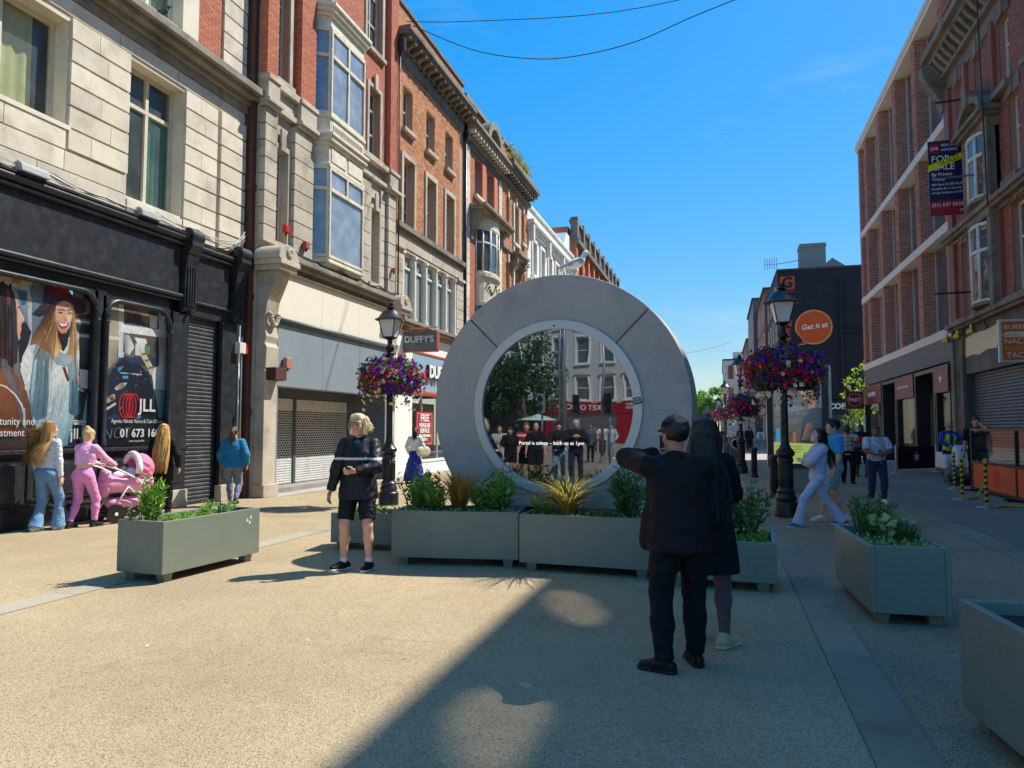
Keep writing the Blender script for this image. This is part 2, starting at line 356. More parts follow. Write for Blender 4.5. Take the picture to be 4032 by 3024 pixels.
def leaf_mat(name, c, c2, trans=.35, rough=.45):
    if name in MATS: return MATS[name]
    m = bpy.data.materials.new(name); m.use_nodes = True; MATS[name] = m
    n, l = m.node_tree.nodes, m.node_tree.links; b = n['Principled BSDF']; out = n['Material Output']; b.inputs['Roughness'].default_value = rough; b.inputs['Specular IOR Level'].default_value = .35
    g = n.new('ShaderNodeNewGeometry'); mx = n.new('ShaderNodeMix'); mx.data_type = 'RGBA'; mx.inputs['A'].default_value = (*c, 1); mx.inputs['B'].default_value = (*c2, 1); l.new(g.outputs['Random Per Island'], mx.inputs['Factor']); l.new(mx.outputs['Result'], b.inputs['Base Color'])
    t = n.new('ShaderNodeBsdfTranslucent'); hs = n.new('ShaderNodeHueSaturation'); hs.inputs['Value'].default_value = 1.6; hs.inputs['Saturation'].default_value = 1.15; l.new(mx.outputs['Result'], hs.inputs['Color']); l.new(hs.outputs[0], t.inputs['Color'])
    ms = n.new('ShaderNodeMixShader'); ms.inputs[0].default_value = trans; l.new(b.outputs[0], ms.inputs[1]); l.new(t.outputs[0], ms.inputs[2]); l.new(ms.outputs[0], out.inputs[0])
    return m

# ---------------------------------------------------------------- smooth bodies from distance fields
def vv(*a): return np.array(a, float)
class Body:
    def __init__(s): s.pr, s.cuts = [], []
    def cone(s, a, b, r0, r1, k=.03, flat=None, sub=False, e0=False, e1=False):
        """round cone from a to b; flat=(axis,factor) squashes; e0/e1 cut the ends flat"""
        s.pr.append(('c', np.array(a, float), np.array(b, float), r0, r1, k, flat, sub, e0, e1)); return s
    def ell(s, c, r, k=.03, rot=None, sub=False):
        s.pr.append(('e', np.array(c, float), np.array(r, float), rot, k, sub)); return s
    def cut(s, p, n): s.cuts.append((np.array(p, float), np.array(n, float) / np.linalg.norm(n))); return s
    def mesh(s, vox=.012, wr=None, seed=1):
        lo, hi = vv(9, 9, 9), -vv(9, 9, 9)
        for p in s.pr:
            if p[0] == 'c' and not p[7]:
                r = max(p[3], p[4]) * max(1, (p[6][1] if p[6] else 1)); lo = np.minimum(lo, np.minimum(p[1], p[2]) - r); hi = np.maximum(hi, np.maximum(p[1], p[2]) + r)
            elif p[0] == 'e' and not p[5]: r = p[2].max(); lo = np.minimum(lo, p[1] - r); hi = np.maximum(hi, p[1] + r)
        lo -= 3 * vox; n = np.ceil((hi + 3 * vox - lo) / vox).astype(int) + 1
        F = np.full(n, .5, np.float32); ax = [lo[i] + vox * np.arange(n[i]) for i in range(3)]
        for p in s.pr:
            if p[0] == 'c': r = max(p[3], p[4]) * max(1, (p[6][1] if p[6] else 1)); a, b, k = np.minimum(p[1], p[2]) - r, np.maximum(p[1], p[2]) + r, p[5]
            else: r = p[2].max(); a, b, k = p[1] - r, p[1] + r, p[4]
            m = k + 4 * vox; i0 = np.clip(np.floor((a - m - lo) / vox).astype(int), 0, n - 1); i1 = np.clip(np.ceil((b + m - lo) / vox).astype(int) + 1, 1, n); sl = tuple(slice(x, y) for x, y in zip(i0, i1))
            X, Y, Z = np.meshgrid(*[ax[i][sl[i]] for i in range(3)], indexing='ij'); Q = np.stack([X, Y, Z], -1)
            if p[0] == 'c':
                A, B = p[1], p[2]; Q = Q - A; BA = B - A; fac = 1.
                if p[6]:
                    nx = np.array(p[6][0], float); nx /= np.linalg.norm(nx); fac = p[6][1]; Q = Q + np.multiply.outer((Q @ nx) * (1 / fac - 1), nx)
                L2 = BA @ BA + 1e-9; tt = (Q @ BA) / L2; t = np.clip(tt, 0, 1); d = np.linalg.norm(Q - t[..., None] * BA, axis=-1) - (p[3] + (p[4] - p[3]) * t)
                if fac < 1: d = d * (fac + 1) / 2
                if p[8]: d = np.maximum(d, -tt * math.sqrt(L2))
                if p[9]: d = np.maximum(d, (tt - 1) * math.sqrt(L2))
                sub = p[7]
            else:
                Q = Q - p[1]
                if p[3] is not None: Q = Q @ np.array(p[3])
                q = Q / p[2]; ln = np.linalg.norm(q, axis=-1); g = np.linalg.norm(q / p[2], axis=-1) + 1e-6; d = ln * (ln - 1) / g; sub = p[5]
            f = F[sl]
            if sub: h = np.clip(.5 - .5 * (f + d) / k, 0, 1); F[sl] = f + (-d - f) * h + k * h * (1 - h)
            else: h = np.clip(.5 + .5 * (d - f) / k, 0, 1); F[sl] = d * (1 - h) + f * h - k * h * (1 - h)
        if wr or s.cuts:
            X, Y, Z = np.meshgrid(*ax, indexing='ij')
            if wr:
                g = np.random.default_rng(seed); amp, fq = wr; W = np.zeros_like(F)
                for i in range(5):
                    k = g.normal(size=3) * vv(.7, .7, 1.3); k *= fq * g.uniform(.6, 1.6) / np.linalg.norm(k); ph = g.uniform(0, 6); W += np.sin(k[0] * X + k[1] * Y + k[2] * Z + ph + 1.7 * np.sin(fq * .35 * (X * g.normal() + Z * g.normal()) + ph))
                F = F + amp * W * .45
            for q, nn in s.cuts: F = np.maximum(F, (X - q[0]) * nn[0] + (Y - q[1]) * nn[1] + (Z - q[2]) * nn[2])
        return nets(F, lo, vox)
def nets(F, lo, vox):
    S = F < 0; c = S[:-1, :-1, :-1].astype(np.int8)
    idx = [(i, j, k) for i in (0, 1) for j in (0, 1) for k in (0, 1)]; n = np.array(F.shape) - 1
    cnt = sum(S[i:i + n[0], j:j + n[1], k:k + n[2]].astype(np.int8) for i, j, k in idx); act = (cnt > 0) & (cnt < 8); I = np.argwhere(act)
    f = {d: F[I[:, 0] + d[0], I[:, 1] + d[1], I[:, 2] + d[2]] for d in idx}; acc = np.zeros((len(I), 3)); num = np.zeros(len(I))
    for a in idx:
        for x in range(3):
            if a[x] == 0:
                b = list(a); b[x] = 1; b = tuple(b); fa, fb = f[a], f[b]; cr = (fa < 0) != (fb < 0); t = np.where(cr, fa / np.where(fa - fb == 0, 1, fa - fb), 0)
                pt = np.tile(np.array(a, float), (len(I), 1)); pt[:, x] = t; acc += np.where(cr[:, None], pt, 0); num += cr
    V = lo + vox * (I + acc / num[:, None]); ids = np.full(act.shape, -1, np.int64); ids[tuple(I.T)] = np.arange(len(I)); Fs = []
    for x in range(3):
        y, z = (x + 1) % 3, (x + 2) % 3; sl0 = [slice(None)] * 3; sl1 = [slice(None)] * 3; sl0[x] = slice(0, -1); sl1[x] = slice(1, None)
        A, B = S[tuple(sl0)], S[tuple(sl1)]; E = np.argwhere(A != B); E = E[(E[:, y] > 0) & (E[:, z] > 0) & (E[:, y] < n[y]) & (E[:, z] < n[z])]
        def g(dy, dz): q = E.copy(); q[:, y] -= dy; q[:, z] -= dz; return ids[q[:, 0], q[:, 1], q[:, 2]]
        q = np.stack([g(1, 1), g(0, 1), g(0, 0), g(1, 0)], 1); fl = S[tuple(E.T)]; q[~fl] = q[~fl][:, ::-1]; Fs.append(q)
    Fc = np.concatenate(Fs); return V, Fc[(Fc >= 0).all(1)]

# ================================================================== materials
M = {}
M['stone'] = mat('limestone', hx('d6ccb6'), .85, .10, 1.6, .25, 45, island=.12, dirt=(hx('6a6050'), .55, .9))
M['stone_flat'] = mat('limestone_plain', hx('dad0ba'), .85, .10, 1.2, .15, 45, dirt=(hx('6a6252'), .5, .7))
M['joint'] = mat('mortar_dark', hx('6b6252'), .95, .15, 6)
M['granite'] = mat('granite', hx('bbb09c'), .85, .14, 2.5, .3, 90, island=.1, fine=.12, dirt=(hx('4a443a'), .6, 1.1))
M['granite_dark'] = mat('sooty_granite', hx('7d766a'), .9, .2, 2.0, .3, 60, island=.12, fine=.1, dirt=(hx('2c2925'), .75, 1.6))
M['cornice'] = mat('weathered_cornice', hx('8d8676'), .9, .22, 2.2, .3, 40, dirt=(hx('35322b'), .7, 1.8))
M['black_paint'] = mat('black_shop_paint', hx('26282b'), .38, .12, 4, .06, 25, spec=.45, dirt=(hx('55585c'), .35, 5))
M['white_paint'] = mat('old_white_paint', hx('d9d5c8'), .55, .06, 4, .1, 40, dirt=(hx('8f8a7a'), .5, 5))
M['cream_paint'] = mat('cream_bay_paint', hx('ddd5bd'), .6, .08, 3, .12, 30, dirt=(hx('8d8572'), .6, 4))
M['red_brick'] = mat('red_brick', hx('b96f52'), .85, .08, 8, .3, 80, island=.16)
M['orange_brick'] = mat('orange_brick', hx('bb8158'), .88, .10, 8, .35, 80, island=.28)
M['brown_brick'] = mat('brown_brick', hx('a8705e'), .85, .1, 8, .3, 80, island=.32)
M['crimson_brick'] = mat('crimson_brick', hx('8e5c50'), .85, .16, 4, .3, 80, island=.2)
M['mortar_red'] = mat('mortar_on_red', hx('a8836f'), .95, .12, 8)
M['mortar_tan'] = mat('mortar_on_orange', hx('b8977a'), .95, .12, 8)
M['mortar_pale'] = mat('pale_mortar', hx('d8ccc0'), .95, .08, 8)
M['iron_brown'] = mat('rust_brown_iron', hx('54342a'), .55, .2, 5, .15, 40, dirt=(hx('8a4a28'), .5, 6))
M['iron_black'] = mat('black_iron', hx('1c1d1f'), .36, .12, 8, .08, 50, spec=.5)
M['sash'] = mat('white_sash_paint', hx('cdc8ba'), .5, .08, 6, dirt=(hx('8a8578'), .5, 8))
M['glass'] = glass('dark_window_glass', (.03, .04, .05), dirt=.25, wav=.06, refl=.9)
M['glass_blue'] = glass('dusty_bay_glass', (.14, .18, .22), dirt=.8, wav=.05, refl=1.0)
M['glass_see'] = glass('clear_shop_glass', (.02, .03, .03), see=.72, refl=.7)
M['interior'] = mat('dim_interior', hx('2a2a28'), .9, .2, 1)
M['white_render'] = mat('white_render', hx('e4e1d8'), .8, .05, 2, .1, 50, dirt=(hx('a8a294'), .4, 1.2))
M['steel'] = mat('shutter_steel', hx('c9c9c4'), .42, .06, 4, metal=.15, dirt=(hx('6a6862'), .4, 5))
M['slate'] = mat('roof_slate', hx('4a4d52'), .8, .2, 3)
M['copper'] = mat('green_copper', hx('7fae9a'), .7, .2, 5)
M['white_letter'] = mat('white_lettering', hx('f2f2ee'), .5, .03, 5)
M['concrete'] = mat('grey_concrete', hx('8f8c84'), .9, .12, 1.2, .2, 60, fine=.05)

# ================================================================== ground
def resin(name, base, dark, light):
    m = bpy.data.materials.new(name); m.use_nodes = True; n, l = m.node_tree.nodes, m.node_tree.links; b = n['Principled BSDF']; b.inputs['Roughness'].default_value = .88; b.inputs['Specular IOR Level'].default_value = .25
    tc = n.new('ShaderNodeTexCoord')
    def noise(s, d=4, r=.6):
        q = n.new('ShaderNodeTexNoise'); q.inputs['Scale'].default_value = s; q.inputs['Detail'].default_value = d; q.inputs['Roughness'].default_value = r; l.new(tc.outputs['Object'], q.inputs['Vector']); return q.outputs['Fac']
    def ramp(f, a, b2, c, d): q = n.new('ShaderNodeMapRange'); [q.inputs[i + 1].__setattr__('default_value', x) for i, x in enumerate((a, b2, c, d))]; l.new(f, q.inputs[0]); return q.outputs[0]
    def mix(f, A, B):
        q = n.new('ShaderNodeMix'); q.data_type = 'RGBA'; l.new(f, q.inputs['Factor'])
        for nm, v in (('A', A), ('B', B)):
            if isinstance(v, tuple): q.inputs[nm].default_value = (*v, 1)
            else: l.new(v, q.inputs[nm])
        return q.outputs['Result']
    vo = n.new('ShaderNodeTexVoronoi'); vo.inputs['Scale'].default_value = 150; l.new(tc.outputs['Object'], vo.inputs['Vector'])
    sp = n.new('ShaderNodeSeparateColor'); l.new(vo.outputs['Color'], sp.inputs[0])
    grain = mix(ramp(sp.outputs[0], .12, .34, 0, 1), dark, mix(ramp(sp.outputs[1], .3, 1, 0, 1), base, light))
    n2 = noise(85, 3, .7); grain2 = mix(ramp(n2, .34, .48, .45, 0), grain, dark)
    big = noise(.35, 8, .62); vm = n.new('ShaderNodeVectorMath'); vm.operation = 'SCALE'; l.new(grain2, vm.inputs[0]); l.new(ramp(big, .3, .7, .78, 1.16), vm.inputs['Scale'])
    st = noise(1.7, 10, .75); o = mix(ramp(st, .54, .74, 0, .45), vm.outputs[0], tuple(x * .45 for x in base))
    gv = n.new('ShaderNodeTexVoronoi'); gv.inputs['Scale'].default_value = 1.6; l.new(tc.outputs['Object'], gv.inputs['Vector']); o = mix(ramp(gv.outputs['Distance'], .028, .04, .4, 0), o, tuple(x * .3 for x in base))      # trodden gum
    for cx, cy, rr, ww in ((-2.6, 5.9, 1.15, .035), (-2.3, 6.1, 1.0, .03)):       # faint tyre arcs
        vd = n.new('ShaderNodeVectorMath'); vd.operation = 'DISTANCE'; vd.inputs[1].default_value = (cx, cy, 0); l.new(tc.outputs['Object'], vd.inputs[0]); sb_ = n.new('ShaderNodeMath'); sb_.operation = 'SUBTRACT'; l.new(vd.outputs['Value'], sb_.inputs[0]); sb_.inputs[1].default_value = rr; ab_ = n.new('ShaderNodeMath'); ab_.operation = 'ABSOLUTE'; l.new(sb_.outputs[0], ab_.inputs[0])
        mm = n.new('ShaderNodeMath'); mm.operation = 'MULTIPLY'; l.new(ramp(ab_.outputs[0], 0, ww, .3, 0), mm.inputs[0]); l.new(ramp(noise(2.2, 3), .4, .6, 0, 1), mm.inputs[1]); o = mix(mm.outputs[0], o, tuple(x * .35 for x in base))
    l.new(o, b.inputs['Base Color'])
    bp = n.new('ShaderNodeBump'); bp.inputs['Strength'].default_value = .55; bp.inputs['Distance'].default_value = .006; l.new(vo.outputs['Distance'], bp.inputs['Height']); l.new(bp.outputs[0], b.inputs['Normal'])
    return m
resin_tan = resin('buff_resin_aggregate', hx('ad9a78'), hx('85704f'), hx('bfad8c'))
resin_brown = resin('brown_resin_aggregate', hx('a68e70'), hx('705c44'), hx('bfa584'))
asphalt = resin('worn_asphalt', hx('94836f'), hx('665848'), hx('ab9880'))
def sheet(name, m, x0, x1, y0, y1, z):
    o = MB().poly([(x0, y0, z), (x1, y0, z), (x1, y1, z), (x0, y1, z)]).build(name, m, fix=False); return tag(o, kind='structure')
sheet('ground', resin_tan, -400, 400, -500, 900, 0)
sheet('pavement', resin_brown, 1.0, 3.42, -8, 38, .004)
sheet('road', asphalt, 3.82, 8.0, -8, 38, .004)
sheet('cross_street', mat('pale_paving', hx('a39a8c'), .85, .12, .8, .15, 40, fine=.08), -60, 60, 38.2, 56, .004)
sheet('plaza', asphalt, -90, 90, -120, -8.2, .004)
strip_m = mat('granite_strip', hx('9c8b74'), .92, .12, 1.5, .25, 70, island=.07, fine=.1, spec=.15, dirt=(hx('55524c'), .5, 1.3))
strip_t = mat('buff_granite_strip', hx('a39a86'), .85, .12, 1.5, .25, 70, island=.06, fine=.08, dirt=(hx('6a6252'), .4, 1.1))
for x0, x1, sm in ((.68, .98, strip_m), (-6.22, -5.92, strip_t), (3.43, 3.80, strip_m)):
    o = MB().box((x0 - .006, -8, -.05), (x1 + .006, 38, .002)).build('paving_strip', M['joint'], fix=False); tag(o, kind='structure')
    sl = mesh_np('slab', [(x, y, z) for z in (-.03, .008) for x, y in ((0, 0), (x1 - x0, 0), (x1 - x0, .895), (0, .895))], [(0, 3, 2, 1), (4, 5, 6, 7), (0, 1, 5, 4), (1, 2, 6, 5), (2, 3, 7, 6), (3, 0, 4, 7)], sm)
    for k in range(0, 34):
        s = bpy.data.objects.new('slab', sl); s.location = (x0, 2 + k * .9, random.uniform(-.001, .001)); link(s, o)
# a lighter apron in front of the shops and the cross band in the paving
sheet('shop_apron', mat('grey_apron', hx('a8a294'), .85, .1, 1, .15, 50, fine=.05), -13.4, -9.9, 14.8, 30, .006)
# litter
wht = mat('litter_paper', hx('d8d2c4'), .8, .1, 20)
for i, (x, y, r) in enumerate(((-4.9, 4.9, .4), (-5.35, 3.6, 1.0), (-4.05, 4.45, 2.0), (-2.8, 8.02, .3), (1.55, 5.9, .2), (.62, 3.35, 1.2), (2.6, 9.6, .9), (-1.2, 6.0, .1), (-3.0, 4.9, 2.2))):
    tag(MB().obox((x, y, .0025), (math.cos(r), math.sin(r), 0), (-math.sin(r), math.cos(r), 0), (0, 0, 1), .02, .008, .0015).build('litter_scrap', wht), 'small pale scrap of litter lying on the paving', 'litter', 'litter scraps on the paving')
POSTER_1 = [
 ([(8.39,3.973),(9.089,3.986),(9.138,2.917),(8.437,2.947)], 'd9d5c4 cfcbb8 9aa5ad c8c4b4'),
 ([(8.688,3.833),(8.994,3.836),(9.021,3.24),(8.841,3.252)], '7f9fb4 a9bcc4 5f7688 6b8090'),
 ([(8.691,3.971),(8.857,3.977),(8.86,3.903),(8.714,3.884)], 'd08a55'),
 ([(8.796,3.799),(8.985,3.806),(8.975,3.589),(8.896,3.557)], '44637c'),
 ([(8.86,3.255),(8.978,3.309),(9.086,3.155),(9.051,3.02),(8.913,2.524),(8.862,2.997)], '1c2430'),
 ([(9.059,3.98),(10.395,3.846),(10.51,1.201),(9.18,1.312)], '6f8796 58636a 23282f 20262e'),
 ([(9.735,4.133),(10.335,4.086),(10.399,3.763),(9.981,3.817)], '2f3a44 20262c 554636 6a5a48'),
 ([(9.833,3.992),(10.07,3.965),(10.028,3.845),(9.84,3.833)], '4f7f95'),
 ([(9.957,3.833),(10.395,3.846),(10.41,3.514),(9.901,3.502)], '8d7a5f 6f6352 a08a6a 8a795f'),
 ([(9.855,3.485),(10.411,3.494),(10.412,3.452),(9.857,3.435)], 'd8cfae'),
 ([(9.899,3.542),(9.991,3.586),(10.087,3.59),(10.206,3.639),(10.355,3.611),(10.359,3.528),(9.901,3.512)], '4a2a26'),
 ([(9.905,3.402),(10.388,3.428),(10.395,3.283),(9.912,3.262)], '24364c 1d2a3c 1b2532 24364c'),
 ([(9.866,3.246),(10.421,3.249),(10.423,3.199),(9.868,3.187)], 'd5d2c2'),
 ([(9.988,3.131),(10.425,3.162),(10.474,2.025),(10.052,2.212)], '5c6266 484c50 2a2e33 30353a'),
 ([(8.395,3.866),(8.581,3.867),(8.698,3.817),(8.762,3.7),(8.807,3.561),(8.838,3.307),(8.868,2.998),(8.848,2.665),(8.775,2.55),(8.673,2.686),(8.447,2.735)], '35201f 3a2323 2b1b1d 241719 4b2a22 33404f 2a2f3a 3b2723 4a2d26 4a2a22 2f1c1c'),
 ([(8.623,3.784),(8.681,3.777),(8.742,3.275),(8.741,2.874),(8.694,2.869),(8.685,3.267)], '7a4a38 6a4334 4f6076 5b6d84 55677c 6a5148'),
 ([(8.767,3.71),(8.835,3.584),(8.866,3.478),(8.952,3.346),(8.911,3.277),(8.901,3.242),(8.907,3.178),(8.884,3.092),(8.894,3.038),(8.863,2.988),(8.83,3.141),(8.813,3.433)], 'd8a88b e8bfa2 efc9ae f0c9b0 e0b094 d9837a d88a7c e4b79b e0ae92 d9a78b c08a70 c8957a'),
 ([(8.824,3.536),(8.868,3.53),(8.864,3.511),(8.825,3.516)], '3a2622'),
 ([(8.455,2.559),(8.586,2.534),(8.679,2.56),(8.838,2.463),(8.963,2.307),(9.062,2.109),(9.158,1.796),(9.199,1.573),(9.163,1.461),(8.506,1.468)], '8f5636 9a5f3c 7a4a33 8a5234 94593a 7d472c 6d3f2a 5c3524 4a2a1e 6a3d2a'),
 ([(8.567,2.533),(8.679,2.56),(8.801,2.406),(8.952,2.122),(9.056,1.812),(9.087,1.573),(8.997,1.573),(8.878,2.009),(8.73,2.293)], '6a5f66 7a7078 6a6068 5c5460 585060 4a4450 5a5058 655c64 6f656c'),
 ([(8.56,2.282),(8.693,2.254),(8.853,2.136),(8.978,1.976),(9.03,1.793),(9.01,1.793),(8.955,1.957),(8.838,2.113),(8.685,2.232),(8.561,2.261)], 'e0d6c2'),
 ([(8.991,1.921),(9.025,1.922),(9.051,1.609),(9.011,1.609)], 'b9b2a6'),
 ([(9.072,3.022),(9.342,3.035),(9.961,3.208),(10.01,2.892),(10.014,2.531),(10.006,2.17),(9.933,1.71),(9.86,1.298),(9.377,1.308),(9.193,1.703),(9.05,2.164),(8.913,2.524),(8.943,2.748)], 'd5d9d6 dfe3df c9d2d2 dfe5e2 d4dedd b9cdd0 8fb4bb 5f98a3 6f9aa3 a9c2c6 cfd8d6 e2e5df dde0dc'),
 ([(9.512,2.61),(9.799,2.673),(9.874,2.006),(9.764,1.416),(9.498,1.458)], 'e6eae6 dde4e2 c2d6d8 7fb2ba a8c8cc'),
 ([(9.157,2.957),(9.342,3.035),(9.433,2.911),(9.427,2.565),(9.434,2.182),(9.419,1.8),(9.254,1.722),(9.149,1.758),(9.083,2.109),(9.114,2.54)], '93aab2 7f9aa6 8ca6b0 5e8294 55798c 4b6f82 44667a 547a8c 6c909f 7d9ba8'),
 ([(9.252,2.93),(9.367,2.961),(9.395,2.562),(9.385,2.085),(9.365,1.818),(9.26,1.816),(9.225,2.36)], '9fb4b8 8ba4ab 6a8b96 5b7d8a 476676 527483 78949d'),
 ([(9.148,2.693),(9.208,2.736),(9.192,2.17),(9.163,1.908),(9.113,2.111)], 'c5d0d2 a9bcc2 7b9ba8 6a8fa0 9fb4bd'),
 ([(9.416,2.813),(9.564,2.925),(9.7,2.861),(9.878,2.958),(9.973,2.928),(9.933,2.764),(9.755,2.649),(9.575,2.673)], 'a9bac0 8fa6b0 9fb3ba 86a0ac 9fb5bd b8c7ca 93abb4 8aa5b0'),
 ([(9.776,2.671),(9.977,2.828),(10.016,2.491),(10.03,2.171),(10.079,1.852),(9.952,1.81),(9.835,1.867),(9.838,2.3)], '86a3ae a8bbc1 6d92a2 4e7a8e 47738a 3f687c 4b7488 6a909f'),
 ([(9.677,2.633),(9.728,2.647),(9.828,2.428),(9.789,2.386)], '7a2d26'),
 ([(9.548,3.274),(9.794,3.307),(9.761,3.025),(9.687,2.899),(9.593,3.006)], '2d2528 2d2528 1e1c22 1e1c22 1e1c22'),
 ([(9.529,3.701),(9.38,3.617),(9.224,3.306),(9.11,3.083),(9.059,2.946),(9.197,2.98),(9.289,2.896),(9.414,2.871),(9.505,2.774),(9.591,2.811),(9.65,2.973),(9.564,3.159),(9.507,3.443)], '4a2e26 3d2722 4f3227 6a452f 8a5d3a 9b6a40 b07d48 a87544 d8b270 e0bd7c c79a5c 8f6139 5f3d2b'),
 ([(9.469,3.574),(9.538,3.506),(9.555,3.119),(9.609,2.891),(9.525,2.805),(9.433,2.911),(9.398,3.215)], '7a5338 a87a4b c9a266 e6c98d e2c184 c59a5d 8a6040'),
 ([(9.775,3.742),(9.856,3.735),(9.903,3.462),(9.949,3.207),(9.978,2.969),(9.883,2.859),(9.769,2.848),(9.803,3.109),(9.841,3.393)], '7b5337 8a6242 c49a62 d8b478 c9a061 dcb97a b98a50 b8884f a4774a'),
 ([(9.509,3.658),(9.616,3.754),(9.75,3.778),(9.828,3.691),(9.836,3.512),(9.803,3.368),(9.729,3.239),(9.651,3.199),(9.571,3.248),(9.521,3.387),(9.497,3.539)], 'd59c80 e3b195 ecc0a4 e7b89c e3b092 d9a083 d0967a c98d72 cf9378 d9a084 d59b7f'),
 ([(9.704,3.532),(9.806,3.547),(9.8,3.427),(9.722,3.396)], 'f1c9af'),
 ([(9.534,3.6),(9.633,3.623),(9.69,3.605),(9.686,3.588),(9.622,3.602),(9.539,3.581)], '6a4534'),
 ([(9.723,3.614),(9.82,3.665),(9.825,3.646),(9.735,3.596)], '6a4534'),
 ([(9.54,3.55),(9.601,3.571),(9.66,3.555),(9.603,3.54)], '2e2020'),
 ([(9.737,3.567),(9.816,3.593),(9.81,3.572),(9.749,3.555)], '2e2020'),
 ([(9.672,3.488),(9.699,3.492),(9.747,3.439),(9.709,3.414),(9.666,3.424)], 'c98a70'),
 ([(9.554,3.382),(9.654,3.382),(9.766,3.412),(9.747,3.34),(9.692,3.289),(9.625,3.284),(9.579,3.317)], 'a6404a'),
 ([(9.575,3.371),(9.655,3.373),(9.749,3.396),(9.719,3.346),(9.635,3.325)], 'f2ece6'),
 ([(9.266,3.695),(9.272,3.887),(9.309,4.0),(9.425,4.068),(9.6,4.111),(9.681,4.063),(9.741,3.975),(9.839,3.857),(9.659,3.782),(9.397,3.717)], '2a1a28 3a1522 45131f 7a1a2b a01a2c 9c1a2a b02030 8a1a2a 6a1422 2c1420'),
 ([(9.417,3.992),(9.558,4.039),(9.72,3.951),(9.769,3.88),(9.566,3.864),(9.414,3.817)], '8a1626 a81e30 c22a3a a51e30 7c1728 5f1322'),
 ([(9.309,3.775),(9.566,3.864),(9.791,3.904),(9.827,3.855),(9.613,3.803),(9.354,3.719)], '3a3350'),
 ([(9.082,3.46),(9.21,3.609),(9.311,3.722),(9.568,3.821),(9.838,3.869),(10.015,3.864),(10.09,3.795),(10.118,3.697),(10.073,3.619),(9.898,3.578),(9.844,3.734),(9.659,3.778),(9.484,3.713),(9.363,3.518),(9.218,3.435)], '2b2438 2f2a3f 3a2738 5a2434 6a2232 5f2432 4a2434 40283a 35243a 2d2030 241a28 2a1b28 2a1a26 221a28 241c2c'),
 ([(10.016,2.641),(10.303,2.634),(10.269,2.292),(10.052,2.3)], 'e8e9e3 d7d9d4 cfd2ce f0f0ea'),
 ([(10.041,2.718),(10.184,2.73),(10.316,2.692),(10.311,2.618),(10.01,2.627)], '2a3a4a 31475a 22303e 1d2833 26333f'),
 ([(9.973,2.498),(10.027,2.511),(10.037,2.331),(9.98,2.348)], 'd8a48a'),
 ([(10.265,2.559),(10.323,2.532),(10.321,2.389),(10.265,2.385)], 'd8a48a'),
 ([(9.976,2.328),(10.133,2.256),(10.098,2.224),(9.983,2.278)], 'cfd8dc'),
 ([(10.204,2.27),(10.288,2.315),(10.36,1.899),(10.382,1.286),(10.092,1.293),(10.128,1.813)], '7fa5b4 a5c8d2 8ab8c6 4f8496 5c90a0 a8ccd6'),
 ([(10.219,2.22),(10.267,2.222),(10.245,1.612),(10.194,1.411)], 'c8e2e8 b8d8e0 7ab0c0 6aa0b0'),
 ([(9.098,1.536),(9.555,1.649),(9.639,1.225),(9.112,1.24)], '3a2622 2d4750 1d3038 241a1c'),
 ([(9.939,1.734),(10.216,1.738),(10.246,1.697),(10.219,1.657),(9.943,1.655)], 'f2f2f0'),
 ([(9.954,1.721),(10.045,1.722),(10.047,1.67),(9.956,1.669)], '50555a'),
]
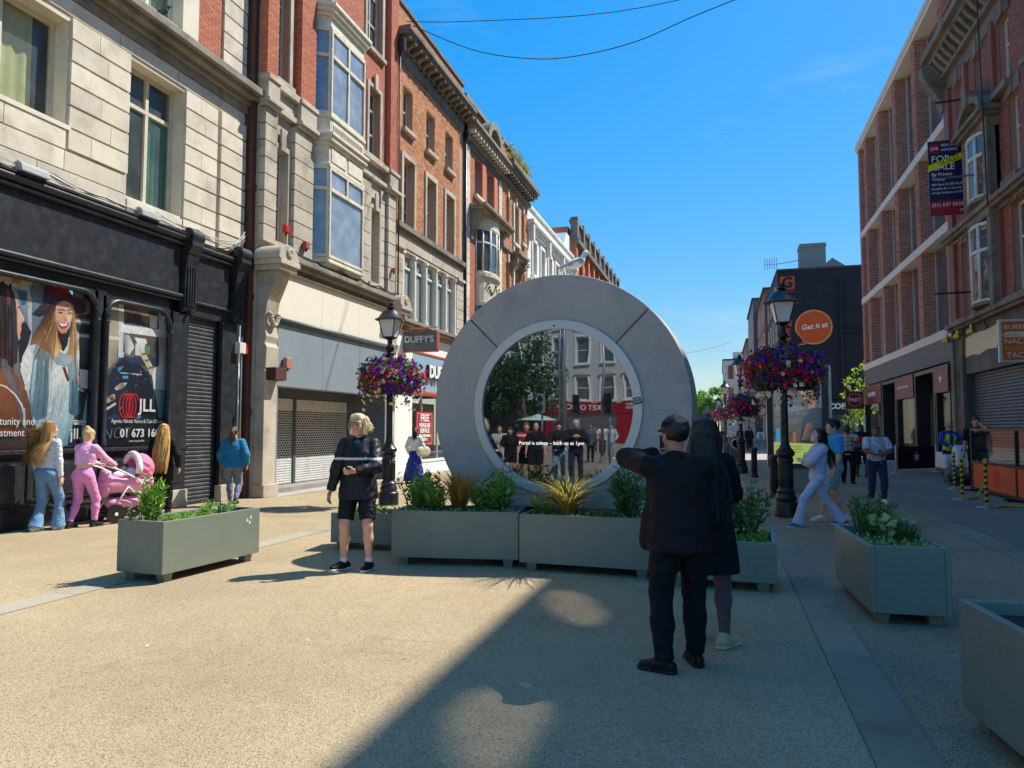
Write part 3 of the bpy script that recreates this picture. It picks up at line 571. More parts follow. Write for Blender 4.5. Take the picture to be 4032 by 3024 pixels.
POSTER_2 = [
 ([(10.471,4.154),(12.119,4.089),(12.237,1.176),(10.597,1.219)], '8a8478 3a3632 22303a 1a1d24'),
 ([(10.582,3.963),(10.826,4.113),(10.916,3.284),(10.613,3.248)], 'b3a793 a89b86 c2b7a3 b9ae9a'),
 ([(10.935,4.111),(11.563,4.088),(11.582,3.637),(10.956,3.614)], '6b5642 8f7a5c a08a6a 7a654c'),
 ([(10.838,4.148),(10.947,4.146),(11.0,2.905),(10.865,2.892)], 'dfe3df e5e8e4 c9d3d3 cfd8d8'),
 ([(10.905,3.542),(12.108,3.57),(12.114,3.419),(10.911,3.392)], 'f0f2ec e6e9e2 dde2dc e9ece6'),
 ([(10.611,3.29),(10.861,3.299),(10.864,3.235),(10.614,3.216)], 'e4ddc8'),
 ([(10.602,3.204),(10.85,3.234),(10.827,2.846),(10.625,2.659)], 'c2b59c b5a990 8a8478 a59a85'),
 ([(11.589,3.82),(11.809,3.83),(11.801,3.576),(11.614,3.574)], 'e9e9e2'),
 ([(11.626,4.008),(11.712,4.114),(11.824,3.994),(11.8,3.84),(11.619,3.824)], '3f6a4a'),
 ([(11.821,4.063),(12.028,3.98),(12.086,2.542),(11.913,2.577)], 'c9d2d2 e3e7e3 dfe6e4 a5bcc2'),
 ([(11.878,3.425),(12.019,3.419),(12.026,2.862),(11.886,2.85)], 'b08e70 c9b79a d8dcd6 e2e5e0'),
 ([(10.944,3.569),(11.063,3.685),(11.373,3.709),(11.493,3.636),(11.407,3.59),(11.15,3.599)], '1f3557 2b3a55 3a4056 3c4258 2c3450 1f2f50'),
 ([(10.994,3.685),(11.015,3.83),(11.137,3.916),(11.293,3.919),(11.368,3.831),(11.403,3.679),(11.232,3.655),(11.063,3.674)], '6b5a52 6f5e55 7d6c62 75645a 61524c 4a4048 3e3844 504648'),
 ([(11.232,3.334),(11.52,3.336),(11.553,3.249),(11.307,3.221)], 'e8ebe6'),
 ([(11.265,3.216),(11.509,3.244),(11.505,2.997),(11.26,2.995)], 'd9dfdc'),
 ([(10.967,3.356),(11.105,3.351),(11.239,3.147),(11.12,2.981),(10.967,3.031)], '8b93a0 c8ccd0 e6e6de d5d8d5 3a4250'),
 ([(10.877,2.914),(11.819,3.005),(11.825,2.845),(10.883,2.786)], '2a4468 22385c 1d2f50 24406a'),
 ([(10.596,2.447),(10.778,2.756),(10.986,2.903),(11.381,2.829),(11.654,2.604),(11.757,2.294),(11.802,1.188),(10.61,1.219)], '23324a 1c2a42 2b3f5c 1a2438 1a2233 151b28 12161f 10131b'),
 ([(10.83,2.782),(10.986,2.903),(11.154,2.832),(11.193,2.572),(10.95,2.47),(10.787,2.544)], '14161c 1b2230 1c2434 15202e 112030 142838'),
 ([(10.859,2.72),(11.005,2.775),(10.941,2.684),(10.862,2.635)], '3f86c0'),
 ([(10.973,2.579),(11.109,2.588),(11.111,2.534),(10.975,2.525)], '4aa0d0'),
 ([(10.916,2.639),(11.446,2.646),(11.447,2.623),(10.917,2.618)], 'a9b9c8'),
 ([(10.796,2.332),(10.925,2.436),(11.087,2.457),(11.036,2.367),(10.85,2.293)], 'd8d2c0 8a8578 e8e4d8 5a5650 b8b2a4'),
 ([(10.622,2.135),(10.697,2.201),(10.8,2.227),(10.83,2.143),(10.702,2.075),(10.625,2.051)], 'c9a98a 8a5f48 e0cdb8 a3805f 6a4a3a d0b89a'),
 ([(10.629,1.968),(10.833,2.08),(10.848,2.038),(10.644,1.926)], 'c8ccd0'),
 ([(10.611,1.78),(10.842,1.868),(10.98,1.764),(10.617,1.655)], '1f3a66'),
 ([(11.324,3.168),(11.409,3.199),(11.579,2.982),(11.704,2.835),(11.759,2.612),(11.652,2.649),(11.526,2.842),(11.388,3.008)], 'd8ceb0 e5dcc2 cfc3a2 d8cdb0 c5b893 b3a684 c0b490 d0c5a4'),
 ([(11.416,3.033),(11.531,3.078),(11.547,3.046),(11.432,3.001)], '6a6048'),
 ([(11.499,2.918),(11.639,2.965),(11.655,2.932),(11.518,2.886)], '6a6048'),
 ([(11.587,2.78),(11.705,2.812),(11.713,2.779),(11.606,2.747)], '6a6048'),
 ([(11.483,3.174),(11.629,3.213),(11.635,3.055),(11.518,3.021)], '5f8a5a'),
 ([(11.714,2.609),(11.751,2.793),(11.917,2.853),(12.138,2.825),(12.157,2.36),(11.769,2.363)], 'dfe8e8 eaf0ee e8efee dce8e8 c9dde0 cfe0e2'),
 ([(11.785,2.352),(12.063,2.343),(12.085,1.801),(11.929,1.799)], '8fc0ca 7fb5c2 3f8e9e 55a0ae'),
 ([(10.587,1.759),(12.086,1.778),(12.11,1.179),(10.61,1.219)], '141c2c 1a3038 10141a 0e1016'),
 ([(11.309,1.812),(11.408,1.846),(11.467,1.814),(11.368,1.769)], '3f9cac'),
]

# ================================================================== left side: limestone building with black shop
from_p = POSTER_1, POSTER_2
L1 = Fr('L', -10.7); SB = thing('stone_building', 'pale limestone building above a black shopfront with poster windows', 'building', (-10.7, 10, 0))
ops = [(7.5, 9.52, 6.75, 8.62), (10.87, 12.33, 5.98, 8.66), (10.95, 12.15, 9.95, 13.4), (6, 12.5, 1.28, 4.05), (12.55, 13.52, 0, 3.95)]
wall(L1, 2, 14.3, 5.55, 15, .45, ops).build('wall', M['stone_flat'], SB, fix=False)
wall(L1, 2, 14.3, 0, 5.5, .3, [(6.2, 12.0, 1.28, 4.05), (12.52, 13.52, 0, 3.97)], d=-.06).build('shop_wall', M['black_paint'], SB, fix=False)
part('back_wall', M['interior'], SB, (2, 14.3, -1.2, -1.1, 5.6, 15), fr=L1)
st = []
rows = [(6.36 + .393 * i, 6.36 + .393 * (i + 1)) for i in range(6)]
for i, (a, b) in enumerate(rows):
    for (u0, u1) in ((9.56, 10.85), (12.35, 13.34)):
        m_ = u0 + (u1 - u0) * ((.36, .68, .5, .3, .6, .45)[i]); 
        for p, q in ((u0, m_ - .004), (m_ + .004, u1)): st.append((L1, p, q, a + .022, b - .022, -.01, .05))
for i in range(-2, 6):
    a, b = 6.36 + .393 * i, 6.36 + .393 * (i + 1); st.append((L1, 13.42, 14.28, a + .022, b - .022, -.01, .09))
    if i < 0: st.append((L1, 12.35, 12.9, a + .022, b - .022, -.01, .05)); st.append((L1, 12.908, 13.34, a + .022, b - .022, -.01, .05))
for i in range(8): st.append((L1, 13.46, 14.28, 9.75 + .42 * i + .02, 9.75 + .42 * (i + 1) - .02, -.01, .06))
for (u0, u1, a, b) in ((4, 6.6, 6.0, 6.33), (6.61, 8.2, 6.0, 6.33), (8.21, 9.5, 6.0, 6.33), (9.51, 10.85, 6.0, 6.33), (4, 7.3, 5.58, 5.98), (7.31, 9.0, 5.58, 5.98), (9.01, 10.85, 5.58, 5.98), (7.5, 8.4, 6.36, 6.72), (8.41, 9.52, 6.36, 6.72), (6, 7.6, 8.74, 9.0), (7.61, 9.1, 8.74, 9.0), (9.11, 10.6, 8.74, 9.0), (10.61, 12.1, 8.74, 9.0), (12.11, 13.4, 8.74, 9.0), (13.41, 14.3, 8.74, 9.0), (10.88, 12.34, 5.58, 5.93)):
    st.append((L1, u0 + .003, u1 - .003, a, b, -.01, .028))
bricks(SB, st, M['stone'], 400, 'stone_block', .006)
part('cornice', M['cornice'], SB, (2, 14.42, 0, .06, 9.03, 9.22), (2, 14.46, 0, .14, 9.22, 9.34), (2, 14.5, 0, .30, 9.34, 9.46), (2, 14.56, 0, .42, 9.46, 9.62), fr=L1, bevel=.012)
br = [(L1, *b[:4], -.01, .012) for b in lay(12.66, 13.44, 9.75, 14.5, [])]
bricks(SB, br, M['red_brick'], 120)
part('window_jamb', M['stone_flat'], SB, (12.15, 12.62, 0, .07, 9.7, 13.6), fr=L1)
part('sill', M['stone_flat'], SB, (7.4, 9.6, 0, .05, 6.70, 6.78), fr=L1)
fwm = mat('cream_casement_paint', hx('cfc6ae'), .55, .1, 4, dirt=(hx('9a927c'), .4, 5))
gs = glass('hazy_casement_glass', (.06, .09, .1), see=.6, rough=.12, dirt=.55, refl=.5)
window(SB, L1, 7.5, 9.52, 6.75, 8.62, -.28, fwm, gs, (.5,), (), .09)
window(SB, L1, 10.87, 12.33, 5.98, 8.66, -.26, fwm, gs, (.5,), (.72,), .085)
window(SB, L1, 10.95, 12.15, 9.95, 13.4, -.2, M['white_paint'], M['glass_see'], (.42,), (.8,), .08)
def curtain(parent, fr, u0, u1, z0, z1, d, m, n=9, amp=.03, name='curtain'):
    V, F = [], []; k = n * 4
    for i in range(k + 1):
        u = u0 + (u1 - u0) * i / k; dd = d + amp * math.sin(i * 1.55) + amp * .4 * math.sin(i * .7); V += [fr.p(u, dd, z0), fr.p(u + .02 * math.sin(i), dd, z1)]
    F = [(2 * i, 2 * i + 2, 2 * i + 3, 2 * i + 1) for i in range(k)]
    me = mesh_np(name, V, F, m, True); return mobj(name, me, parent)
cy = mat('lime_curtain', hx('d3d68a'), .8, .2, 4); cg = mat('green_curtain', hx('2f9a78'), .8, .2, 4)
curtain(SB, L1, 8.55, 9.2, 6.8, 8.6, -.42, cy, 3, .02); curtain(SB, L1, 7.6, 8.2, 7.4, 8.6, -.42, cy, 3, .02)
curtain(SB, L1, 11.68, 12.28, 6.0, 8.0, -.4, cg, 5); curtain(SB, L1, 11.0, 11.28, 7.0, 7.9, -.42, cy, 2); curtain(SB, L1, 10.95, 11.25, 6.0, 6.5, -.42, cy, 2)
curtain(SB, L1, 11.0, 12.1, 10, 13.2, -.36, mat('pale_green_curtain', hx('b9cfa0'), .8, .2, 4), 7)
# --- black shopfront
S1 = Fr('L', -10.62)
part('fascia', M['black_paint'], SB, (2, 12.22, -.05, .05, 4.36, 5.36), fr=S1)
for a, b, z, r, d in ((2, 12.25, 5.50, .075, .12), (2, 12.25, 5.38, .04, .1), (2, 12.25, 4.30, .05, .07), (2, 12.25, 4.22, .028, .055), (12.62, 13.84, 5.40, .06, .1), (12.62, 13.84, 5.28, .035, .08), (12.62, 13.84, 4.24, .035, .05)): MB().tube([S1.p(a, d, z), S1.p(b, d, z)], r, 10).build('moulding', M['black_paint'], SB, smooth=True, auto=40)
part('ledge', M['black_paint'], SB, (2, 12.3, -.05, .2, 5.56, 5.6), fr=S1)
part('door_panel', M['black_paint'], SB, (12.66, 13.78, -.05, .03, 4.28, 5.25), (12.5, 14.1, -.05, .0, 3.96, 4.24), fr=S1)
for u in (12.26, 13.86):            # scrolled console brackets
    mb = MB(); k = 14
    pr = [(-.02, 4.0), (.10, 4.0), (.13, 4.08), (.15, 4.9), (.20, 5.2), (.30, 5.36)] + [(.16 + .17 * math.cos(t), 5.56 + .17 * math.sin(t)) for t in [R(-40 + 220 * i / k) for i in range(k + 1)]] + [(-.02, 5.6)]
    mb.profile(S1, u, u + .34, pr); c = mb.build('console_bracket', M['black_paint'], SB, bevel=.008)
    mb = MB()
    for i in range(4): mb.fb(S1, u + .045 + .07 * i, u + .085 + .07 * i, .13, .175, 4.1, 4.95)
    mb.build('fluting', M['black_paint'], c, bevel=.01)
    MB().lathe(S1.p(u - .001, .16, 5.56), [(.085, 0), (.085, .03), (.06, .05), (.0, .055)], 14, (1, 0, 0), (0, 0, 1), (0, -1, 0)).build('boss', M['black_paint'], c, smooth=True, auto=40)
    MB().lathe(S1.p(u + .17, .15, 3.93), [(.0, 0), (.03, .02), (.02, .06), (.05, .08)], 8).build('pendant', M['black_paint'], c, smooth=True)
# stall riser with panels
part('stall_riser', M['black_paint'], SB, (2, 12.08, -.05, .04, .0, .3), (2, 12.08, -.05, .0, .3, 1.18), (2, 12.1, -.05, .1, 1.18, 1.25), (2, 12.05, 0, .06, .30, .34), fr=S1, bevel=.008)
for a, b in ((4.4, 6.6), (6.7, 8.9), (9.0, 10.25), (10.38, 11.9)):
    part('riser_panel', M['black_paint'], SB, (a, b, 0, .03, .42, 1.10), fr=S1, bevel=.02)
    part('riser_panel', M['black_paint'], SB, (a + .12, b - .12, .03, .045, .5, 1.02), fr=S1, bevel=.012)
part('pilaster', M['black_paint'], SB, (12.05, 12.5, -.05, .06, .36, 3.95), (12.12, 12.42, .06, .075, .5, 1.15), (12.02, 12.53, -.05, .09, 1.18, 1.26), (13.56, 14.05, -.05, .06, .36, 3.95), (13.65, 13.95, .06, .075, .5, 1.15), fr=S1, bevel=.008)
for u in (12.02, 13.54): part('plinth_stone', M['granite'], SB, (u, u + .5, -.05, .12, 0, .36), fr=S1, bevel=.015)
# two shop windows with the posters inside, rounded heads and slim columns
for (u0, u1, z1) in ((6.3, 10.22, 3.99), (10.42, 12.0, 3.93)):
    mb = MB(); r = .32; pts = [(u1, 1.28)] + [(u1 - r + r * math.cos(t), z1 - r + r * math.sin(t)) for t in [R(9 * i) for i in range(11)]] + [(u0 + r + r * math.cos(t), z1 - r + r * math.sin(t)) for t in [R(90 + 9 * i) for i in range(11)]] + [(u0, 1.28)]
    mb.tube([S1.p(u, .02, z) for u, z in pts], .05, 8)
    w = mb.build('window', M['black_paint'], SB, smooth=True)
    for uu, sg in ((u1, 1), (u0, -1)):
        spand = MB(); cen = (uu - sg * r, z1 - r); arc = [(cen[0] + sg * r * math.cos(R(10 * i)), cen[1] + r * math.sin(R(10 * i))) for i in range(10)]
        spand.prism([S1.p(a, -.04, b) for a, b in [(uu + sg * .04, z1 - r), (uu + sg * .04, z1 + .06), (uu - sg * r, z1 + .06)] + arc[::-1]], (.04, 0, 0)); spand.build('spandrel', M['black_paint'], w)
    MB().fb(S1, u0, u1, -.06, -.05, 1.26, z1 + .02).build('pane', glass('poster_glass', (.02, .02, .02), see=.88, refl=.6), w, fix=False)
    for uu in ((u1 + .0,) if u0 < 7 else (u0, u1)):
        MB().lathe(S1.p(uu, .05, 1.28), [(.06, 0), (.06, .1), (.042, .14), (.042, 2.2), (.06, 2.24), (.045, 2.28), (.06, 2.33), (.05, 2.4)], 10).build('colonette', M['black_paint'], w, smooth=True, auto=40)
part('shop_mullion', M['black_paint'], SB, (10.2, 10.44, -.3, .0, 1.2, 4.1), fr=S1); part('party_wall', M['stone_flat'], SB, (14.2, 14.6, -.5, -.2, 0, 16), fr=L1)
part('window_head', M['black_paint'], SB, (2, 12.02, -.06, -.02, 4.0, 4.24), fr=S1)
for nm, data, in (('poster_print', POSTER_1), ('poster_print', POSTER_2)):
    pr = Print(lambda a, b, k: (-10.735 + k, a, b))
    if data is POSTER_1: pr.poly([(6.3, 1.26), (9.5, 1.26), (9.5, 4.0), (6.3, 4.0)], [hx('4a2a1e'), hx('33241f'), hx('9aa5ad'), hx('c8c4b4')])
    for pts, cs in data:
        cc = [hx(c, 1.05) for c in cs.split()]; pts = [(u, min(max(z, 1.27), 4.05)) for u, z in pts]
        if data is POSTER_1: pts = [(min(u, 10.3), z) for u, z in pts]
        pr.poly(pts, cc if len(cc) > 1 else cc[0])
        us_, zs_ = [p[0] for p in pts], [p[1] for p in pts]; A_ = abs(sum(a[0] * b[1] - b[0] * a[1] for a, b in zip(pts, pts[1:] + pts[:1]))) / 2      # mottled photographic tone inside each area
        for _ in range(int(min(140, A_ * 260))):
            u, z = random.uniform(min(us_), max(us_)), random.uniform(min(zs_), max(zs_)); ins = False
            for (a, b), (c, d) in zip(pts, pts[1:] + pts[:1]):
                if (b > z) != (d > z) and u < (c - a) * (z - b) / (d - b + 1e-9) + a: ins = not ins
            if not ins: continue
            w = [1 / ((u - p[0]) ** 2 + (z - p[1]) ** 2 + .002) for p in pts] if len(cc) > 1 else [1]; k = random.uniform(.8, 1.2); col_ = tuple(k * sum(x * c[i] for x, c in zip(w, cc)) / sum(w) for i in range(3)); s_ = math.sqrt(A_) * random.uniform(.02, .06)
            pr.blob(u, z, s_ * random.uniform(.35, .8), s_ * 1.6, col_, 6, random.uniform(-.4, .4))
    if data is POSTER_1:
        def streak(a0, a1, b0, b1, n, w, cs, bend=.02):
            for _ in range(n):
                t, t2 = random.random(), random.random(); p0 = (a0[0] + (a1[0] - a0[0]) * t, a0[1] + (a1[1] - a0[1]) * t + random.uniform(-.1, .1)); p1 = (b0[0] + (b1[0] - b0[0]) * t, b0[1] + (b1[1] - b0[1]) * t + random.uniform(-.12, .04)); x = random.uniform(-bend, bend); mid = ((p0[0] + p1[0]) / 2 + x, (p0[1] + p1[1]) / 2); c = hx(random.choice(cs), .95)
                pr.poly([(p0[0] - w, p0[1]), (p0[0] + w, p0[1]), (mid[0] + w, mid[1]), (p1[0] + w * .4, p1[1]), (p1[0] - w * .4, p1[1]), (mid[0] - w, mid[1])], c)
        streak((9.42, 3.3), (9.55, 3.35), (9.1, 2.78), (9.5, 2.6), 26, .003, ('6a4530', '8a5d3a', 'b07d48', 'd8b270', '4a2e26')); streak((9.86, 3.3), (9.9, 3.2), (9.86, 2.62), (10.0, 2.62), 12, .003, ('8a6242', 'c49a62', 'e0c088'))
        streak((8.45, 3.6), (8.75, 3.5), (8.5, 2.6), (8.82, 2.55), 24, .004, ('2a1a1a', '3b2422', '33404f')); streak((9.2, 2.7), (9.42, 2.72), (9.12, 1.75), (9.42, 1.75), 22, .004, ('5e8294', '7f9aa6', '6c909f')); streak((9.85, 2.35), (10.02, 2.5), (9.86, 1.85), (10.02, 1.85), 12, .004, ('4e7a8e', '6d92a2', '3f687c')); streak((9.5, 2.3), (9.85, 2.3), (9.45, 1.6), (9.75, 1.6), 14, .003, ('c9d2d2', 'd4dedd'))
    if data is POSTER_2:
        for _ in range(60):
            a, b = random.uniform(10.5, 11.5), random.uniform(1.85, 2.75); pr.poly([(a, b), (a + random.uniform(.02, .12), b + random.uniform(-.02, .04)), (a + .03, b + random.uniform(.01, .05))], hx(random.choice(('24324a', '3a5a80', '101620', 'b8b2a4', '1c2a42', '5a4a40')), .8))
        for i, (du, rw) in enumerate(((-.14, .14), (-.05, .13), (.05, .13), (.14, .14), (0, .09))):
            for k in range(18):
                t0, t1 = 2 * math.pi * k / 18, 2 * math.pi * (k + 1) / 18; c = (11.16 + du * .8, 2.026)
                pr.poly([(c[0] + rw * math.cos(t0), c[1] + .235 * math.sin(t0)), (c[0] + rw * math.cos(t1), c[1] + .235 * math.sin(t1)), (c[0] + (rw - .022) * math.cos(t1), c[1] + .215 * math.sin(t1)), (c[0] + (rw - .022) * math.cos(t0), c[1] + .215 * math.sin(t0))], hx('d8202c'))
    pr.build('poster', SB)
PL_ = Fr('L', -10.70)
for s, z, u, sz in (('opportunity and', 1.70, 9.18, .165), ('investment', 1.52, 9.01, .165)): text(s, sz, M['white_letter'], SB, PL_, u, 0, z, 'RIGHT', .001, sx=.9)
text('jll.ie', .26, M['white_letter'], SB, PL_, 9.86, 0, 1.49, 'LEFT', .001)
text('JLL', .34, M['white_letter'], SB, PL_, 11.37, 0, 2.03, 'LEFT', .001, sx=1.0, bold=.006)
text("Agents: Nicola Vance & Cian O'Sullivan", .105, M['white_letter'], SB, PL_, 10.72, 0, 1.73, 'LEFT', .001, sx=.82)
text('01 673 1600', .215, M['white_letter'], SB, PL_, 10.93, 0, 1.50, 'LEFT', .001, bold=.005)
text('Jones Lang LaSalle', .05, M['white_letter'], SB, PL_, 11.16, 0, 1.36, 'LEFT', .001)
text('NOT', .3, mat('scratch_grey', hx('7f858a'), .7), SB, PL_, 10.52, 0, 1.5, 'LEFT', .001, sx=1.0, shear=.15, bold=-.008)
text('BER', .05, M['white_letter'], SB, PL_, 9.985, 0, 1.685, 'CENTER', .001); text('Exempt', .045, mat('ink_grey', hx('50555a'), .6), SB, PL_, 10.1, 0, 1.685, 'CENTER', .001)
# roller door
def shutter(parent, fr, u0, u1, z0, z1, d, m, pitch=.085, name='roller_shutter'):
    mb = MB(); z = z0
    while z < z1 - .02: mb.profile(fr, u0, u1, [(d, z), (d + .012, z + pitch * .25), (d + .012, z + pitch * .7), (d, z + pitch * .9), (d - .01, z + pitch), (d - .03, z + pitch), (d - .03, z)]); z += pitch
    return mb.build(name, m, parent)
shutter(SB, S1, 12.52, 13.54, .02, 3.96, -.09, mat('black_shutter', hx('2f3134'), .5, .12, 4, dirt=(hx('6a6a68'), .4, 4)))
# projector floods on the ledge, wires along the fascia
lampm = mat('grey_lamp_housing', hx('9a9a98'), .45, .1, 8)
for u in (8.75, 11.2):
    r_ = thing('floodlight', 'grey trough floodlight lying on the black shop cornice, ' + ('beside the poster shop end' if u < 9 else 'near the scrolled bracket'), 'floodlight', S1.p(u, .2, 5.6))
    MB().profile(S1, u - .25, u + .25, [(.02, 5.61), (.26, 5.61), (.24, 5.72), (.16, 5.78), (.06, 5.75)]).build('housing', lampm, r_, bevel=.01)
    MB().fb(S1, u - .06, u + .06, -.02, .06, 5.605, 5.70).build('bracket', M['iron_black'], r_)
wm = mat('weathered_cable', hx('8a867c'), .7, .15, 10); wmd = mat('dark_cable', hx('2c2c2c'), .6, .1, 10)
def cable(name, label, pts, r, m, group=None, sag=0., n=14):
    P = []
    if sag == 0 and len(pts) > 3:      # smooth hanging curve through the points
        q = [Vector(p) for p in pts]; q = [q[0] * 2 - q[1]] + q + [q[-1] * 2 - q[-2]]; pts = [.5 * ((2 * q[i]) + (q[i + 1] - q[i - 1]) * t + (2 * q[i - 1] - 5 * q[i] + 4 * q[i + 1] - q[i + 2]) * t * t + (3 * q[i] - q[i - 1] - 3 * q[i + 1] + q[i + 2]) * t ** 3) for i in range(1, len(q) - 2) for t in (0, .2, .4, .6, .8)] + [q[-2]]; n = 1
    for a, b in zip(pts, pts[1:]):
        a, b = Vector(a), Vector(b)
        for i in range(n + 1 if b == Vector(pts[-1]) else n): t = i / n; q = a.lerp(b, t); q.z -= sag * 4 * t * (1 - t); P.append(q)
    o = MB().tube(P, r, 6).build(name, m, smooth=True); return tag(o, label, 'cable', group)
for i in range(7):
    zz = [5.63 + random.uniform(0, .18) for _ in range(9)]
    cable('cable', 'thin grey cable strung loosely along the black shop cornice', [S1.p(4.5 + j * 1.15, .06 + random.uniform(0, .12), zz[j] + max(0, .55 - .25 * j) * (i % 3)) for j in range(9)] + [S1.p(14.2, .1, 5.65 + random.uniform(0, .5))], .008, wm if i % 2 else M['white_paint'], 'cables along the shop cornice', .05, 6)
# brown downpipe between the two buildings
dp = thing('downpipe', 'tall rust brown iron downpipe between limestone building and grey shop', 'pipe', (-10.5, 14.42, 0))
MB().box((-10.62, 14.34, 0), (-10.47, 14.5, 16)).build('pipe', M['iron_brown'], dp, bevel=.02)
for z in (1.9, 4.6, 7.2, 9.3, 11.8): MB().box((-10.64, 14.32, z), (-10.45, 14.52, z + .16)).build('collar', M['iron_brown'], dp, bevel=.01)
wp = thing('conduit', 'thin white conduits beside the brown downpipe', 'pipe', (-10.45, 14.2, 0))
for y in (14.14, 14.24): MB().tube([(-10.56, y, .3), (-10.56, y, 3.7)], .018, 8).build('pipe', M['white_paint'], wp, smooth=True)
ab = thing('alarm_box', 'white and red alarm box on pier beside the roller door', 'alarm', (-10.5, 14.05, 3.35))
MB().box((-10.56, 13.98, 3.3), (-10.42, 14.2, 3.55)).build('case', M['white_paint'], ab, bevel=.01); MB().box((-10.56, 14.2, 3.3), (-10.42, 14.3, 3.53)).build('beacon', mat('red_plastic', hx('c0281e'), .35, .03), ab, bevel=.01)
# pigeon on the cornice
def bird(name, label, cat, loc, rz, s, bm_, wm_, hm_, lm):
    o = thing(name, label, cat, (0, 0, 0))
    b = Body().ell((0, 0, .30), (.095, .19, .105), .04, np.array([[1, 0, 0], [0, .93, -.36], [0, .36, .93]])).cone((0, .12, .37), (0, .19, .5), .072, .045, .04).ell((0, .21, .53), (.046, .06, .05), .03).cone((0, -.13, .25), (0, -.34, .17), .05, .018, .04, flat=((0, 0, 1), .5))
    MB_ = b.mesh(.009); mobj('body', mesh_np('body', *MB_, bm_, True), o)
    for sx in (-1, 1):
        w = Body().cone((sx * .075, .09, .35), (sx * .05, -.22, .24), .066, .03, .03, flat=((1, 0, 0), .35)).cone((sx * .05, -.2, .25), (sx * .03, -.38, .18), .028, .008, .02, flat=((1, 0, 0), .5))
        mobj('wing', mesh_np('wing', *w.mesh(.008), wm_, True), o)
        MB().tube([(sx * .035, 0, .22), (sx * .035, .0, .02), (sx * .035, .05, .008)], .008, 6).build('leg', lm, o, smooth=True)
        MB().lathe((sx * .03, .245, .545), [(.0, -.008), (.008, 0), (0, .008)], 6).build('eye', M['iron_black'], o)
    MB().tube([(0, .255, .525), (0, .3, .518), (0, .32, .505)], [.014, .011, .004], 6).build('beak', hm_, o, smooth=True)
    o.location = loc; o.rotation_euler = (0, 0, rz); o.scale = (s, s, s); return o
bird('pigeon', 'small dark pigeon perched on the limestone cornice ledge', 'bird', (-10.42, 11.35, 9.62), R(-60), .55, mat('pigeon_grey', hx('4a4d55'), .7, .2, 20), mat('pigeon_wing', hx('3a3c42'), .7, .2, 20), mat('pigeon_beak', hx('3a3430'), .6), mat('pigeon_leg', hx('8a4a44'), .6))

# ================================================================== grey and red building with the bay window
L2 = Fr('L', -10.4); GB = thing('bay_window_building', 'granite and red brick building with cream canted bay over a closed grey shop', 'building', (-10.4, 18, 0))
gops = [(15.03, 15.62, 6.15, 8.5), (20.16, 20.72, 6.15, 8.5), (14.82, 15.6, 10.25, 13.1), (19.95, 20.7, 10.15, 12.35), (19.75, 20.8, 13.6, 16.2), (17.0, 18.8, 6.3, 12.6), (15.05, 20.95, 0, 2.65)]
wall(L2, 14.5, 21.75, 0, 6, .4, gops).build('ground_wall', M['granite'], GB, fix=False)
wall(L2, 14.5, 21.75, 6, 10.1, .4, gops).build('stone_wall', M['granite'], GB, fix=False)
wall(L2, 14.5, 21.75, 10.1, 17.5, .4, gops).build('brick_wall', M['mortar_red'], GB, fix=False)
part('backing', M['interior'], GB, (14.5, 21.75, -.9, -.85, 6, 17), fr=L2)
bl = [(L2, *b, -.01, .012) for b in lay(14.96, 21.2, 10.12, 17.4, gops + [(15.95, 16.65, 10, 18), (16.7, 19.1, 10, 13.2)])]
for a, b in ((14.5, 14.95), (15.95, 16.65), (21.2, 21.75)):
    part('brick_pier', M['mortar_red'], GB, (a, b, 0, .16, 10.02, 17.5), fr=L2)
    bl += [(L2, *q, .15, .172) for q in lay(a, b, 10.05, 17.4, [])]
NF = Fr('N', 0)
class Nx(Fr): pass
for a in (14.5, 15.95, 21.2):     # near faces of the piers
    f_ = Fr('N', a); f_.side = 'N'; bl += [(f_, *q, -.002, .01) for q in lay(-10.4, -10.24, 10.05, 17.4, [], L=.17)]
bricks(GB, bl, M['red_brick'], 300, jitter=.003)
# rusticated granite piers
sb = []
for a, b in ((14.5, 14.98), (15.75, 16.62), (19.12, 20.1), (20.8, 21.1), (21.15, 21.75)):
    dd = .16 if a in (14.5, 15.75, 21.15) else .06
    for i in range(8): sb.append((L2, a, b, 6.02 + .405 * i + .014, 6.02 + .405 * (i + 1) - .014, -.01, dd))
bricks(GB, sb, M['granite'], 300, 'granite_block', .006)
for a, b in ((14.5, 14.98), (15.9, 16.66), (21.12, 21.8)):
    part('capital', M['granite'], GB, (a - .03, b + .03, 0, .24, 9.28, 9.36), (a - .06, b + .06, 0, .30, 9.36, 9.46), (a, b, 0, .22, 9.46, 10.02), (a - .02, b + .02, 0, .26, 9.94, 10.06), fr=L2, bevel=.012)
part('string_course', M['granite'], GB, (14.98, 15.9, 0, .14, 9.36, 9.5), (14.98, 15.9, 0, .08, 9.5, 9.9), (14.98, 15.9, 0, .2, 9.9, 10.08), (19.1, 21.12, 0, .14, 9.4, 9.52), (19.1, 21.12, 0, .2, 9.9, 10.06), fr=L2, bevel=.01)
